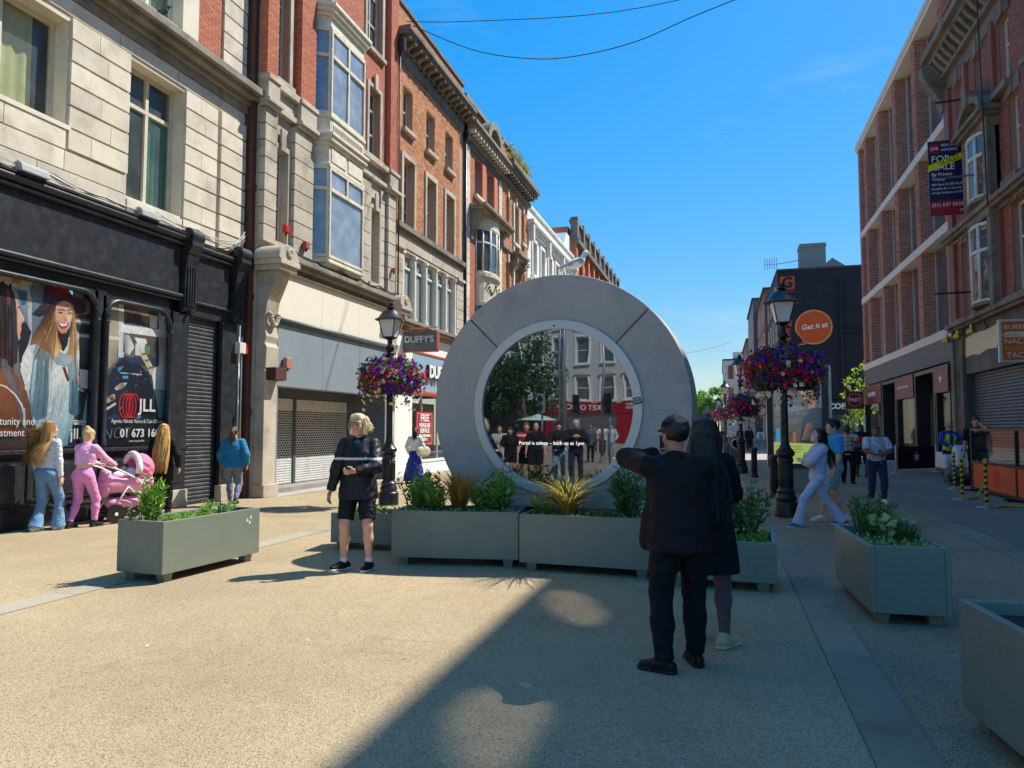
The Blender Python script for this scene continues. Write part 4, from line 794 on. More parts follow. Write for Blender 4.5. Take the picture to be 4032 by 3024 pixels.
for (a, b, z0, z1) in ((15.03, 15.62, 6.15, 8.5), (20.16, 20.72, 6.15, 8.5), (14.82, 15.6, 10.25, 13.1), (19.95, 20.7, 10.15, 12.35), (19.75, 20.8, 13.6, 16.2)):
    part('architrave', M['granite'], GB, (b, b + .13, 0, .06, z0, z1 + .13), (a - .13, a, 0, .06, z0, z1 + .13), (a, b, 0, .06, z1, z1 + .13), (a - .18, b + .18, 0, .13, z0 - .14, z0 - .003), fr=L2, bevel=.008)
    part('keystone', M['granite'], GB, ((a + b) / 2 - .1, (a + b) / 2 + .1, .06, .12, z1 - .04, z1 + .5), fr=L2, bevel=.012)
    window(GB, L2, a, b, z0, z1, -.16, M['sash'], M['glass'], (.5,), (.36, .72) if z1 > 9 else (.4, .8), .055)
# canted bay
PB_ = [(16.72, 0.0), (16.96, .42), (18.86, .42), (19.1, 0.0)]
def bay(z0, z1, g=0., name='bay_band', m=M['cream_paint'], par=GB):
    pts = [(PB_[0][0] - g, -.05), (PB_[0][0] - g, 0), (PB_[1][0] - g * .6, .42 + g), (PB_[2][0] + g * .6, .42 + g), (PB_[3][0] + g, 0), (PB_[3][0] + g, -.05)]
    return MB().prism([L2.p(u, d, z0) for u, d in pts], (0, 0, z1 - z0)).build(name, m, par, bevel=.01)
for z0, z1, g in ((5.92, 6.02, -.02), (6.02, 6.10, .06), (6.1, 6.17, .02), (8.62, 8.72, .05), (8.72, 9.22, .0), (9.22, 9.32, .06), (9.32, 9.46, .12), (9.46, 9.54, .17), (9.54, 9.98, .02), (9.98, 10.08, .07), (12.44, 12.52, .04), (12.52, 12.8, .0), (12.8, 12.9, .07), (12.9, 13.02, .14), (13.02, 13.12, .2)): bay(z0, z1, g)
mb = MB()
for i in range(22): u = 17.0 + i * .085; mb.fb(L2, u, u + .05, .42, .475, 12.82, 12.88)
for i in range(22): u = 17.0 + i * .085; mb.fb(L2, u, u + .045, .42, .45, 9.62, 9.82)
mb.build('dentil_row', M['cream_paint'], GB)
MB().prism([L2.p(u, d, 13.12) for u, d in ((16.6, 0), (16.85, .5), (18.97, .5), (19.2, 0))], (0, 0, .12)).build('bay_roof', M['copper'], GB)
def bay_glaze(z0, z1, zt, split):
    c = [Vector(L2.p(u, d, 0)) for u, d in PB_]; k = 0
    for a, b in zip(c, c[1:]):
        t = (b - a).normalized(); nrm = t.cross(Vector((0, 0, 1))); ln = (b - a).length; w = MB(); f = .055
        def bar(s0, s1, q0, q1, dep=.05): w.obox(a + t * ((s0 + s1) / 2) + Vector((0, 0, (q0 + q1) / 2)) - nrm * .0, t, nrm, (0, 0, 1), (s1 - s0) / 2, dep, (q1 - q0) / 2)
        bar(0, f, z0, z1); bar(ln - f, ln, z0, z1); bar(f, ln - f, z0, z0 + .07, .045); bar(f, ln - f, z1 - .06, z1, .045); bar(f, ln - f, zt - .045, zt + .045, .06)
        halves = [(f, ln - f)]
        if k == 1 and split: bar(ln / 2 - .04, ln / 2 + .04, z0 + .07, z1 - .06, .046); halves = [(f, ln / 2 - .04), (ln / 2 + .04, ln - f)]
        elif k == 1: bar(ln / 2 - .035, ln / 2 + .035, zt + .045, z1 - .06, .046)
        wo = w.build('window', M['cream_paint'], GB)
        for h0, h1 in halves:
            for q0, q1 in ((z0 + .07, zt - .045), (zt + .045, z1 - .06)):
                MB().poly([a + t * h0 + Vector((0, 0, q0)), a + t * h1 + Vector((0, 0, q0)), a + t * h1 + Vector((0, 0, q1)) + nrm * random.uniform(-.01, .01), a + t * h0 + Vector((0, 0, q1))]).build('pane', M['glass_blue'], wo, fix=False)
        k += 1
bay_glaze(6.17, 8.62, 8.02, False); bay_glaze(10.08, 12.44, 11.7, True)
for u0, u1 in ((17.05, 17.85), (17.97, 18.8)): part('bay_panel', M['cream_paint'], GB, (u0, u1, .425, .445, 8.8, 9.16), fr=L2, bevel=.012)
part('bay_panel', M['cream_paint'], GB, (17.05, 18.8, .43, .45, 9.6, 9.92), fr=L2, bevel=.012)
# main cornice over the shop and console brackets with scrolled tops
part('cornice', M['cornice'], GB, (15.2, 21.35, 0, .2, 5.46, 5.58), (15.2, 21.35, 0, .34, 5.58, 5.7), (15.2, 21.35, 0, .44, 5.7, 5.82), (15.2, 21.35, 0, .3, 5.82, 5.92), fr=L2, bevel=.015)
for u in (14.52, 21.14):
    mb = MB(); pr = [(0, 3.0), (.28, 3.0), (.30, 3.5), (.24, 3.6), (.28, 3.75), (.22, 4.1), (.3, 4.6), (.46, 4.95), (.56, 5.2), (.56, 5.3), (0, 5.3)]
    mb.profile(L2, u, u + .5, pr); cb = mb.build('console_bracket', M['granite'], GB, bevel=.02)
    part('bracket_top', M['granite'], cb, (u - .1, u + .62, 0, .68, 5.3, 5.42), (u - .14, u + .66, 0, .74, 5.42, 5.54), fr=L2, bevel=.012)
    arc = [(u - .16, 5.54)] + [(u + .25 + .42 * math.cos(t), 5.54 + .38 * math.sin(t) ** .9) for t in [R(180 - 12 * i) for i in range(1, 15)]] + [(u + .68, 5.54)]
    MB().prism([L2.p(a, 0, b) for a, b in arc], (.7, 0, 0)).build('pediment', M['granite'], cb, bevel=.02)
    MB().lathe(L2.p(u + .25, .7, 5.72), [(.12, 0), (.12, .03), (.08, .05), (.03, .03), (.0, .04)], 12, (0, 1, 0), (0, 0, 1), (1, 0, 0)).build('rosette', M['granite'], cb, smooth=True, auto=40)
    sw = MB()
    for k in range(12): t = k / 11; sw.lathe(L2.p(u + .08 + .34 * t, .32, 4.28 - .25 * math.sin(math.pi * t)), [(0, -.07), (.06, -.03), (.07, .02), (0, .07)], 7)
    sw.build('carved_swag', M['granite'], cb, smooth=True)
part('shop_pier', M['granite'], GB, (14.52, 15.02, 0, .26, 0, 3.0), (14.48, 15.06, 0, .32, 0, .3), (21.0, 21.7, 0, .2, 0, 3.0), fr=L2, bevel=.015)
# shop front: cream fascia, grey panels, recessed lobby with shutters
creamf = mat('cream_fascia', hx('e6ddc8'), .6, .04, 1.5, dirt=(hx('b8ab90'), .35, 1.5)); greyf = mat('blue_grey_fascia', hx('869196'), .45, .04, 1.2, dirt=(hx('6a7478'), .3, 2)); greyd = mat('dark_grey_lobby', hx('4a5155'), .5, .06, 1.5)
for i in range(3):
    a = 15.05 + i * 2.05; part('fascia_board', creamf, GB, (a + .004, a + 2.046, 0, .2, 4.27, 5.4), fr=L2, bevel=.004); part('fascia_panel', greyf, GB, (a + .004, a + 2.046, 0, .24, 2.62, 4.12), fr=L2, bevel=.004)
MB().tube([L2.p(15.02, .26, 4.2), L2.p(21.2, .26, 4.2)], .075, 10).build('fascia_roll', greyd, GB, smooth=True)
part('fascia_cap', M['cornice'], GB, (15.05, 21.2, 0, .28, 5.4, 5.455), fr=L2, bevel=.01)
part('lobby', greyd, GB, (15.02, 21.2, -.95, -.88, 0, 2.8), (15.02, 21.0, -.88, .0, 2.66, 2.78), (14.9, 15.05, -.88, .02, 0, 2.66), fr=L2)
MB().prism([L2.p(20.92, .2, 0), L2.p(21.15, .2, 0), L2.p(20.8, -.88, 0), L2.p(20.25, -.88, 0)], (0, 0, 2.66)).build('lobby_return', greyd, GB)
part('shop_jamb', greyf, GB, (15.03, 15.12, .0, .22, 0, 2.62), (20.9, 21.02, .2, .235, 0, 2.62), fr=L2)
part('lobby_floor', M['concrete'], GB, (15.05, 20.9, -.88, -.1, 0, .12), fr=L2)
def grille(parent, fr, u0, u1, z0, z1, d, m):
    s = MB(); z = z0
    solid = [(z0, z0 + (z1 - z0) * .28), (z1 - (z1 - z0) * .14, z1)]
    while z < z1 - .02:
        zm = z + .03; full = any(a <= zm <= b for a, b in solid)
        if full: s.profile(fr, u0, u1, [(d, z), (d + .01, z + .02), (d + .01, z + .05), (d, z + .065), (d - .02, z + .065), (d - .02, z)])
        else:
            s.fb(fr, u0, u1, d - .012, d + .004, z, z + .024)
            x = u0 + (.06 if int(z / .065) % 2 else 0)
            while x < u1: s.fb(fr, x, min(u1, x + .022), d - .012, d + .004, z + .024, z + .065); x += .125
        z += .065
    return s.build('shutter_grille', m, parent, fix=True)
for a, b in ((15.3, 17.25), (17.37, 20.2)):
    grille(GB, L2, a, b, .13, 2.4, -.74, M['steel']); part('shutter_back', M['interior'], GB, (a, b, -.86, -.85, .13, 2.5), fr=L2)
part('shutter_post', greyd, GB, (17.25, 17.37, -.87, -.7, .12, 2.42), fr=L2); part('shutter_box', greyd, GB, (15.1, 20.5, -.87, -.6, 2.42, 2.66), fr=L2)
def bell(loc, label, m, body=.09):
    o = thing('alarm_box', label, 'alarm', loc); x, y, z = loc
    MB().box((x, y - body, z), (x + .12, y + body, z + body * 2.2)).build('case', m, o, bevel=.02); MB().tube([(x + .06, y, z), (x + .06, y, z - .06)], .03, 8).build('lamp', M['iron_black'], o); return o
redp = mat('faded_red_plastic', hx('a8483c'), .5, .1, 10)
bell((-10.14, 15.35, 3.05), 'faded pinkish alarm box on the blue grey fascia panel', mat('faded_pink_plastic', hx('b0766a'), .5, .1, 10), .12)
bell((-10.35, 15.5, 6.45), 'small red alarm box beside the narrow window over the scrolled bracket', mat('red_plastic', hx('c0281e'), .35, .03))
bell((-10.22, 16.2, 6.2), 'brown alarm box on granite pier beside the cream bay', redp)
bell((-10.22, 21.4, 6.7), 'red alarm unit on granite pier next to the white five light window', redp, .06)
hb = thing('planter_box', 'rusty brown square box hanging on granite pier under the scrolled bracket', 'box', (-10.1, 14.75, 2.7))
MB().prism([(-10.13, 14.62, 2.72), (-9.93, 14.62, 2.72), (-9.93, 14.98, 2.72), (-10.13, 14.98, 2.72)], (0, 0, .01)).box((-10.13, 14.58, 2.73), (-9.88, 15.02, 3.02)).build('box_body', M['iron_brown'], hb, bevel=.01)
for i in range(5): cable('cable', 'dark cable draped along the granite cornice over the cream fascia', [L2.p(15.3 + 1.2 * j, .36 + random.uniform(0, .08), 5.9 + random.uniform(.0, .1)) for j in range(6)], .012, wmd, 'cables on the granite cornice', .06, 6)

# ================================================================== orange brick building over the curtain shop
BB = thing('orange_brick_building', 'orange brick building with dark bracketed cornice over the curtain shop', 'building', (-10.4, 25, 0)); B0, B1 = 21.78, 28.62
top = [(22.5, 23.3), (24.57, 25.4), (26.53, 27.35)]; mid = [(22.52, 23.42), (24.6, 25.48), (26.56, 27.46)]
bops = [(a, b, 12.05, 13.56) for a, b in top] + [(a, b, 8.66, 11.0) for a, b in mid] + [(22.6, 27.7, 5.35, 7.75), (22.4, 28.2, 0, 4.9)]
wall(L2, B0, B1, 5.0, 8.4, .35, bops).build('stone_wall', M['granite'], BB, fix=False)
wall(L2, B0, B1, 8.4, 16.3, .35, bops).build('brick_wall', M['mortar_tan'], BB, fix=False)
part('backing', M['interior'], BB, (B0, B1, -.9, -.85, 5, 16), fr=L2)
bricks(BB, [(L2, *q, -.01, .011) for q in lay(B0, 28.2, 8.5, 14.3, bops) + lay(B0, B1, 15.3, 16.2, [])], M['orange_brick'], 300, jitter=.004)
part('frieze', M['granite_dark'], BB, (B0, B1, 0, .05, 14.3, 14.72), fr=L2)
part('cornice', M['granite_dark'], BB, (B0, B1 + .1, 0, .16, 14.72, 14.82), (B0, B1 + .12, 0, .52, 14.98, 15.1), (B0, B1 + .14, 0, .6, 15.1, 15.26), fr=L2, bevel=.015)
for i in range(15): u = B0 + .15 + i * .465; MB().profile(L2, u, u + .17, [(.05, 14.72), (.16, 14.72), (.34, 14.84), (.5, 14.88), (.5, 14.98), (.05, 14.98)]).build('modillion', M['granite_dark'], BB, bevel=.01)
part('coping', M['granite_dark'], BB, (B0, B1, -.4, .08, 16.3, 16.45), fr=L2, bevel=.01)
for a, b in top:
    part('sill', M['granite'], BB, (a - .1, b + .1, 0, .16, 11.9, 12.04), fr=L2, bevel=.01); window(BB, L2, a, b, 12.05, 13.56, -.2, M['sash'], M['glass'], (), (.5,), .055, bars=(2, 1))
for a, b in mid:
    part('architrave', M['granite'], BB, (a - .17, a, 0, .07, 8.66, 11.0), (b, b + .17, 0, .07, 8.66, 11.0), (a - .17, b + .17, 0, .07, 11.0, 11.18), fr=L2, bevel=.012); window(BB, L2, a, b, 8.66, 11.0, -.2, M['sash'], M['glass'], (), (.5,), .055, bars=(2, 2))
part('sill_band', M['granite_dark'], BB, (B0, B1, 0, .18, 8.42, 8.6), (B0, B1, 0, .1, 8.32, 8.42), fr=L2, bevel=.01)
fb = [(L2, B0 + .04 + i * 1.14, B0 + .04 + (i + 1) * 1.14 - .012, 7.86, 8.3, -.01, .03) for i in range(6)]
for a, b in ((B0, 22.5), (27.8, B1)): fb += [(L2, a, b, 5.32 + .41 * i + .012, 5.32 + .41 * (i + 1) - .012, -.01, .06) for i in range(6)]
bricks(BB, fb, M['granite'], 100, 'stone_block', .005)
part('pier_cap', M['granite'], BB, (B0 - .02, 22.55, 0, .16, 7.72, 7.84), (27.75, B1, 0, .16, 7.72, 7.84), fr=L2, bevel=.01)
window(BB, L2, 22.6, 27.7, 5.35, 7.75, -.1, M['white_paint'], glass('curtained_glass', (.25, .3, .3), dirt=.5, refl=.9), (.2, .4, .6, .8), (.78,), .09, .1)
for i in range(6):
    u = 22.6 + 5.1 * i / 5; part('column', M['white_paint'], BB, (u - .07, u + .07, -.1, .05, 5.4, 7.62), (u - .11, u + .11, -.1, .09, 7.62, 7.74), (u - .1, u + .1, -.1, .08, 5.3, 5.5), fr=L2, bevel=.02)
part('cornice', M['cornice'], BB, (B0, B1, 0, .14, 5.0, 5.1), (B0, B1, 0, .3, 5.1, 5.2), (B0, B1, 0, .36, 5.2, 5.32), fr=L2, bevel=.012)
MB().tube([L2.p(28.72, .1, 0), L2.p(28.72, .1, 15)], .06, 8).build('downpipe', M['iron_black'], BB, smooth=True)
part('hopper', M['iron_black'], BB, (28.58, 28.86, .02, .26, 14.0, 14.3), fr=L2, bevel=.02)
part('hopper', M['iron_black'], BB, (21.66, 21.86, .16, .42, 14.3, 14.75), fr=L2, bevel=.02); MB().tube([L2.p(21.78, .22, 5.8), L2.p(21.78, .22, 14.4)], .03, 8).build('downpipe', M['iron_brown'], BB, smooth=True)
# curtain shop
wsm = mat('white_shopfront', hx('eceae4'), .5, .03, 2); blf = mat('pale_blue_sign', hx('8fa9b8'), .5, .04, 2); orl = mat('orange_red_trim', hx('c9573a'), .5, .05, 3)
part('pilaster', wsm, BB, (B0 + .1, 23.3, -.05, .1, 0, 4.96), (28.1, B1, -.05, .1, 0, 4.96), fr=L2, bevel=.01)
part('sign_board', wsm, BB, (23.3, 28.1, -.3, .04, 4.2, 4.96), fr=L2)
part('sign_panel', blf, BB, (23.35, 28.1, -.2, .06, 2.95, 4.3), fr=L2); part('sign_trim', orl, BB, (23.3, 28.1, -.2, .09, 2.86, 2.95), (23.3, 28.1, -.2, .09, 4.3, 4.36), fr=L2)
text("DUFFY'S", .64, M['iron_black'], BB, L2, 24.6, .12, 3.68, 'LEFT', .06, sx=.95, bold=.02); text("DUFFY'S", .64, M['white_letter'], BB, L2, 24.6, .2, 3.68, 'LEFT', .02, sx=.95, bold=.02)
window(BB, L2, 23.3, 28.1, .42, 2.86, -.15, M['sash'], M['glass_see'], (.3, .62), (), .05)
part('shop_plinth', wsm, BB, (23.3, 28.1, -.3, .05, 0, .4), (23.3, 28.1, -.05, .08, .4, .44), fr=L2); part('sign_trim', orl, BB, (23.3, 28.1, -.1, -.08, .7, .74), fr=L2)
curtain(BB, L2, 24.2, 28.0, .5, 2.6, -1.0, mat('net_curtain', hx('9a9c8c'), .8, .15, 3), 22, .05); part('shop_back', M['interior'], BB, (23.0, 28.4, -2.6, -2.5, 0, 3), (23.0, 28.4, -2.6, -.2, 2.86, 2.9), fr=L2)
fs = thing('window_sign', 'red framed notice offering a free measure service in the curtain shop window', 'sign', L2.p(24.8, -.1, 1.2))
part('board', mat('notice_red', hx('9a2a2a'), .5, .04, 3), fs, (24.05, 25.6, -.1, -.07, .98, 2.22), fr=L2); part('rim', mat('notice_cream', hx('e0b8a8'), .5), fs, (24.12, 25.53, -.07, -.066, 1.04, 1.06), (24.12, 25.53, -.07, -.066, 2.14, 2.16), (24.12, 24.14, -.07, -.066, 1.04, 2.16), (25.51, 25.53, -.07, -.066, 1.04, 2.16), fr=L2)
for s, z, sz in (('FREE', 1.98, .36), ('MEASURE', 1.72, .22), ('SERVICE', 1.52, .22), ('FOR CURTAINS &', 1.34, .125), ('BLINDS', 1.2, .125)): text(s, sz, M['white_letter'], fs, L2, 24.83, -.065, z, 'CENTER', .002, sx=1.1, bold=.006)
hs = thing('hanging_sign', 'grey hanging sign with raised silver letters on a rusty arm', 'sign', (-9.7, 22.5, 4.2)); N22 = Fr('N', 22.5)
MB().box((-10.29, 22.5, 4.24), (-9.1, 22.72, 4.86)).build('panel', mat('sign_slate', hx('5d6770'), .45, .05, 3), hs, bevel=.006)
MB().box((-10.3, 22.49, 4.19), (-9.09, 22.73, 4.24)).box((-10.3, 22.49, 4.86), (-9.09, 22.73, 4.89)).box((-9.1, 22.5, 4.24), (-9.07, 22.73, 4.86)).build('rim', mat('sign_rim', hx('a8503e'), .5, .1, 6), hs)
text("DUFFY'S", .3, mat('silver_letter', hx('b9bdc0'), .4, .05, 6, metal=.3), hs, N22, -9.7, .03, 4.6, 'CENTER', .025, sx=.98, bold=.012)
MB().tube([(-10.4, 22.6, 5.0), (-9.05, 22.6, 5.02)], .02, 6).tube([(-10.4, 22.9, 5.0), (-9.05, 22.6, 5.03)], .014, 6).tube([(-10.1, 22.6, 4.88), (-10.1, 22.6, 5.0)], .008, 5).tube([(-9.2, 22.6, 4.88), (-9.2, 22.6, 5.02)], .008, 5).tube([(-10.4, 22.6, 4.4), (-10.29, 22.6, 4.4)], .015, 5).build('arm', mat('rusty_cream_iron', hx('b89a78'), .7, .2, 10), hs)

# ================================================================== red brick building with the oriel
def quoins(parent, fr, u0, u1, z0, z1, m, h=.36, d=.05):
    bricks(parent, [(fr, u0, u1, z0 + h * i + .01, z0 + h * (i + 1) - .01, -.01, d) for i in range(int((z1 - z0) / h))], m, 80, 'quoin', .004)
OB = thing('oriel_building', 'red brick building with stone quoins, curved oriel window and arched pediment', 'building', (-10.4, 31.5, 0))
oo = [(30.15, 30.9, 12.1, 13.75), (31.95, 32.7, 12.1, 13.75), (30.3, 33.0, 5.6, 10.7)]
wall(L2, 28.75, 34.3, 0, 16.0, .35, oo).build('wall', M['mortar_red'], OB, fix=False); part('backing', M['interior'], OB, (28.75, 34.3, -.9, -.85, 4, 16), fr=L2)
bricks(OB, [(L2, *q, -.01, .01) for q in lay(29.45, 33.75, 5.4, 14.2, oo) + lay(28.8, 34.2, 15.0, 15.8, [])], M['red_brick'], 150)
quoins(OB, L2, 28.8, 29.42, 0, 14.2, M['stone']); quoins(OB, L2, 33.78, 34.28, 0, 14.2, M['stone'])
for a, b in ((30.15, 30.9), (31.95, 32.7)):
    part('sill', M['stone_flat'], OB, (a - .15, b + .2, 0, .18, 11.95, 12.08), fr=L2); window(OB, L2, a, b, 12.1, 13.75, -.2, M['sash'], M['glass'], (), (.5,), .05)
    part('brick_mullion', M['red_brick'], OB, (b, b + .5, 0, .14, 12.1, 13.75), fr=L2)
part('frieze', M['granite_dark'], OB, (28.8, 34.3, 0, .06, 13.95, 14.25), fr=L2)
part('cornice', M['cornice'], OB, (28.75, 34.4, 0, .2, 14.25, 14.4), (28.72, 34.45, 0, .5, 14.6, 14.75), (28.7, 34.5, 0, .6, 14.75, 14.9), fr=L2, bevel=.01)
for i in range(14): u = 28.9 + i * .4; part('modillion', M['stone_flat'], OB, (u, u + .16, .06, .46, 14.42, 14.6), fr=L2, bevel=.01)
arc = [(30.6 + 1.1 * math.cos(R(180 - 12 * i)) + 1.1, 14.9 + 1.0 * math.sin(R(180 - 12 * i))) for i in range(16)]; arc2 = [(31.7 + .75 * math.cos(R(12 * i)), 14.9 + .65 * math.sin(R(12 * i))) for i in range(16)]
MB().prism([L2.p(a, .1, b) for a, b in arc + arc2], (.45, 0, 0)).build('arched_pediment', M['cornice'], OB)
part('coping', M['cornice'], OB, (28.7, 34.3, -.4, .15, 15.9, 16.1), fr=L2, bevel=.01)
part('canopy', M['cornice'], OB, (29.3, 34.0, 0, .85, 11.3, 11.42), (29.35, 33.95, 0, .7, 11.18, 11.3), fr=L2, bevel=.015)
for u in (29.45, 33.3): MB().profile(L2, u, u + .28, [(0, 9.9), (.12, 9.9), (.16, 10.3), (.3, 10.5), (.34, 10.8), (.55, 11.0), (.6, 11.18), (0, 11.18)]).build('scroll_bracket', M['cornice'], OB, bevel=.02)
def oriel(z0, z1, r, m, nm, par=OB, n=10, c=31.65, hw=1.35):
    pts = [(c + hw * math.cos(R(180 - 18 * i)), r * math.sin(R(18 * i))) for i in range(n + 1)]; return MB().prism([L2.p(u, d, z0) for u, d in pts], (0, 0, z1 - z0)).build(nm, m, par, bevel=.01)
oriel(10.65, 11.18, .62, M['cream_paint'], 'oriel_head'); oriel(8.45, 8.62, .68, M['cream_paint'], 'oriel_sill'); oriel(7.3, 8.45, .55, M['stone_flat'], 'oriel_apron'); oriel(7.1, 7.3, .64, M['stone_flat'], 'oriel_base'); oriel(5.4, 7.1, .5, M['glass'], 'oriel_glass')
ow = MB(); pp = [(31.65 + 1.28 * math.cos(R(180 - 30 * i)), .56 * math.sin(R(30 * i))) for i in range(7)]
for u, d in pp: ow.tube([L2.p(u, d, 8.62), L2.p(u, d, 10.65)], .05, 6)
for z in (8.66, 10.0, 10.62): ow.tube([L2.p(u, d, z) for u, d in pp], .05, 6)
ow = ow.build('window', M['white_paint'], OB, smooth=True)
for (a, b), (c_, d_) in zip(pp, pp[1:]):
    for z0, z1 in ((8.7, 9.95), (10.05, 10.6)): MB().poly([L2.p(a, b - .01, z0), L2.p(c_, d_ - .01, z0), L2.p(c_, d_ - .01, z1), L2.p(a, b - .01, z1)]).build('pane', M['glass'], ow, fix=False)
sg = MB()
for k in range(2):
    for i in range(9): t = i / 8; sg.lathe(L2.p(30.8 + .85 * k + .75 * t, .57 - .1 * abs(k + t - 1), 8.15 - .4 * math.sin(math.pi * t)), [(0, -.09), (.07, 0), (0, .09)], 6)
sg.build('carved_swag', M['cornice'], OB, smooth=True)

# ================================================================== narrow orange brick building
NB = thing('narrow_brick_building', 'narrow orange brick building with weeds on its parapet and a dark cornice', 'building', (-10.4, 37, 0))
nops = [(35.15, 35.7, 11.9, 13.6), (36.5, 37.4, 11.5, 13.6), (38.15, 38.7, 11.9, 13.6), (35.1, 35.75, 7.6, 10.2), (36.4, 37.6, 7.2, 10.2), (38.2, 38.8, 7.6, 10.2)]
wall(L2, 34.3, 39.45, 0, 16.2, .35, nops).build('wall', M['mortar_tan'], NB, fix=False); part('backing', M['interior'], NB, (34.3, 39.45, -.9, -.85, 4, 16), fr=L2)
bricks(NB, [(L2, *q, -.01, .01) for q in lay(34.35, 39.4, 6, 14.2, nops) + lay(34.35, 39.4, 15.4, 16.1, [])], M['orange_brick'], 150)
for a, b, z0, z1 in nops:
    window(NB, L2, a, b, z0, z1, -.18, M['sash'], M['glass'], (.5,) if b - a > .8 else (), (.6,), .06); part('sill', M['stone_flat'], NB, (a - .12, b + .12, 0, .16, z0 - .16, z0 - .01), fr=L2)
    part('keystone', M['stone_flat'], NB, ((a + b) / 2 - .12, (a + b) / 2 + .12, 0, .1, z1, z1 + .4), fr=L2, bevel=.01)
part('architrave', M['stone_flat'], NB, (36.3, 36.5, 0, .1, 7.2, 13.6), (37.4, 37.6, 0, .1, 10.4, 13.6), fr=L2, bevel=.01)
part('door_hood', M['cornice'], NB, (35.9, 38.1, 0, .5, 10.75, 10.9), (36, 38, 0, .4, 10.6, 10.75), fr=L2, bevel=.01)
for u in (36.05, 37.7): MB().profile(L2, u, u + .25, [(0, 9.7), (.1, 9.7), (.2, 10.1), (.35, 10.3), (.38, 10.6), (0, 10.6)]).build('scroll_bracket', M['cornice'], NB, bevel=.02)
part('string_course', M['cornice'], NB, (34.3, 35.9, 0, .14, 10.75, 10.95), (38.1, 39.45, 0, .14, 10.75, 10.95), fr=L2)
part('cornice', M['granite_dark'], NB, (34.3, 39.6, 0, .2, 14.25, 14.45), (34.28, 39.7, 0, .55, 14.75, 14.95), (34.26, 39.75, 0, .7, 14.95, 15.2), fr=L2, bevel=.01)
for i in range(11): u = 34.45 + i * .46; part('modillion', M['granite_dark'], NB, (u, u + .18, .06, .5, 14.5, 14.75), fr=L2)
part('coping', M['cornice'], NB, (34.3, 39.45, -.4, .1, 16.2, 16.35), fr=L2)
g_ = np.random.default_rng(5); n = 900; P = np.stack([-10.4 + g_.uniform(-.3, .25, n), 35.0 + 4.4 * g_.random(n) ** .7, 16.2 + g_.random(n) ** 2 * .55 - .25], 1); D = g_.normal(size=(n, 3)) + vv(.2, 0, .9)
weeds = mobj('parapet_weeds', mesh_np('parapet_weeds', *leaves_np(P, D, .26, .2), leaf_mat('weed_leaf', hx('6a7a40'), hx('a8a468'))), None); tag(weeds, 'green weeds and grass sprouting along the narrow brick parapet', 'weeds', kind='stuff')

# ================================================================== white stucco building and far red brick block
WB = thing('white_building', 'white stucco building with moulded window surrounds beyond the orange brick', 'building', (-10.4, 46, 0)); wo = []
for i in range(6):
    u = 40.5 + i * 2.05
    for z0, z1 in ((10.6, 12.6), (6.8, 9.4)): wo.append((u, u + .9, z0, z1))
wall(L2, 39.5, 52.8, 0, 14.4, .35, wo).build('wall', M['white_render'], WB, fix=False); part('backing', M['interior'], WB, (39.5, 52.8, -.9, -.85, 0, 14), fr=L2)
for a, b, z0, z1 in wo:
    window(WB, L2, a, b, z0, z1, -.2, M['sash'], M['glass'], (), (.5,), .06); part('surround', M['white_render'], WB, (a - .2, a, 0, .08, z0, z1 + .18), (b, b + .2, 0, .08, z0, z1 + .18), (a, b, 0, .08, z1, z1 + .18), (a - .3, b + .3, 0, .2, z0 - .2, z0 - .02), fr=L2)
part('cornice', M['white_render'], WB, (39.45, 52.85, 0, .15, 13.0, 13.2), (39.4, 52.9, 0, .4, 13.4, 13.6), (39.4, 52.9, 0, .2, 13.2, 13.4), (39.4, 52.9, -.4, .12, 14.4, 14.55), fr=L2, bevel=.01)
for u in (39.6, 43.8, 48.0, 52.3): part('scroll_bracket', M['white_render'], WB, (u, u + .35, 0, .35, 12.4, 13.4), fr=L2, bevel=.04)
part('string_course', M['white_render'], WB, (39.5, 52.8, 0, .2, 10.0, 10.2), (39.5, 52.8, 0, .25, 5.8, 6.1), fr=L2)
MB().prism([(-10.6, 50.2, 14.55), (-10.6, 52.9, 14.55), (-10.6, 52.9, 16.0), (-10.6, 51.4, 16.0)], (-3, 0, 0)).build('roof_gable', M['white_render'], WB)
vs_ = thing('vertical_sign', 'white vertical shop sign with black letters on the white facade', 'sign', (-9.8, 47, 9)); MB().box((-10.2, 47, 6.5), (-9.2, 47.2, 11.0)).build('panel', M['white_render'], vs_)
for i, ch in enumerate('DUN'): text(ch, .9, M['iron_black'], vs_, Fr('N', 47), -9.7, .01, 10.4 - .9 * i, 'CENTER', .01)
RB = thing('far_red_building', 'far red brick block with stone balustrade along its roofline', 'building', (-10.4, 65, 0)); ro = []
for i in range(9):
    u = 53.9 + i * 2.6
    for z0, z1 in ((11.4, 14.3), (7, 10.2)): ro.append((u, u + 1.1, z0, z1))
wall(L2, 53, 77, 0, 16.0, .35, ro).build('wall', M['red_brick'], RB, fix=False); part('body', M['red_brick'], RB, (53, 77, -8, -.4, 0, 16.9), fr=L2)
for a, b, z0, z1 in ro: window(RB, L2, a, b, z0, z1, -.2, M['sash'], M['glass'], (), (.5,), .08)
for i in range(10): u = 53 + i * 2.6; part('brick_pier', M['red_brick'], RB, (u, u + .55, 0, .25, 5, 15.6), fr=L2); part('parapet_pier', M['granite_dark'], RB, (u - .05, u + .6, -.2, .35, 15.9, 17.6), fr=L2, bevel=.02)
part('cornice', M['granite_dark'], RB, (52.9, 77.1, 0, .45, 15.6, 15.95), (52.9, 77.1, -.3, .3, 17.2, 17.4), fr=L2)
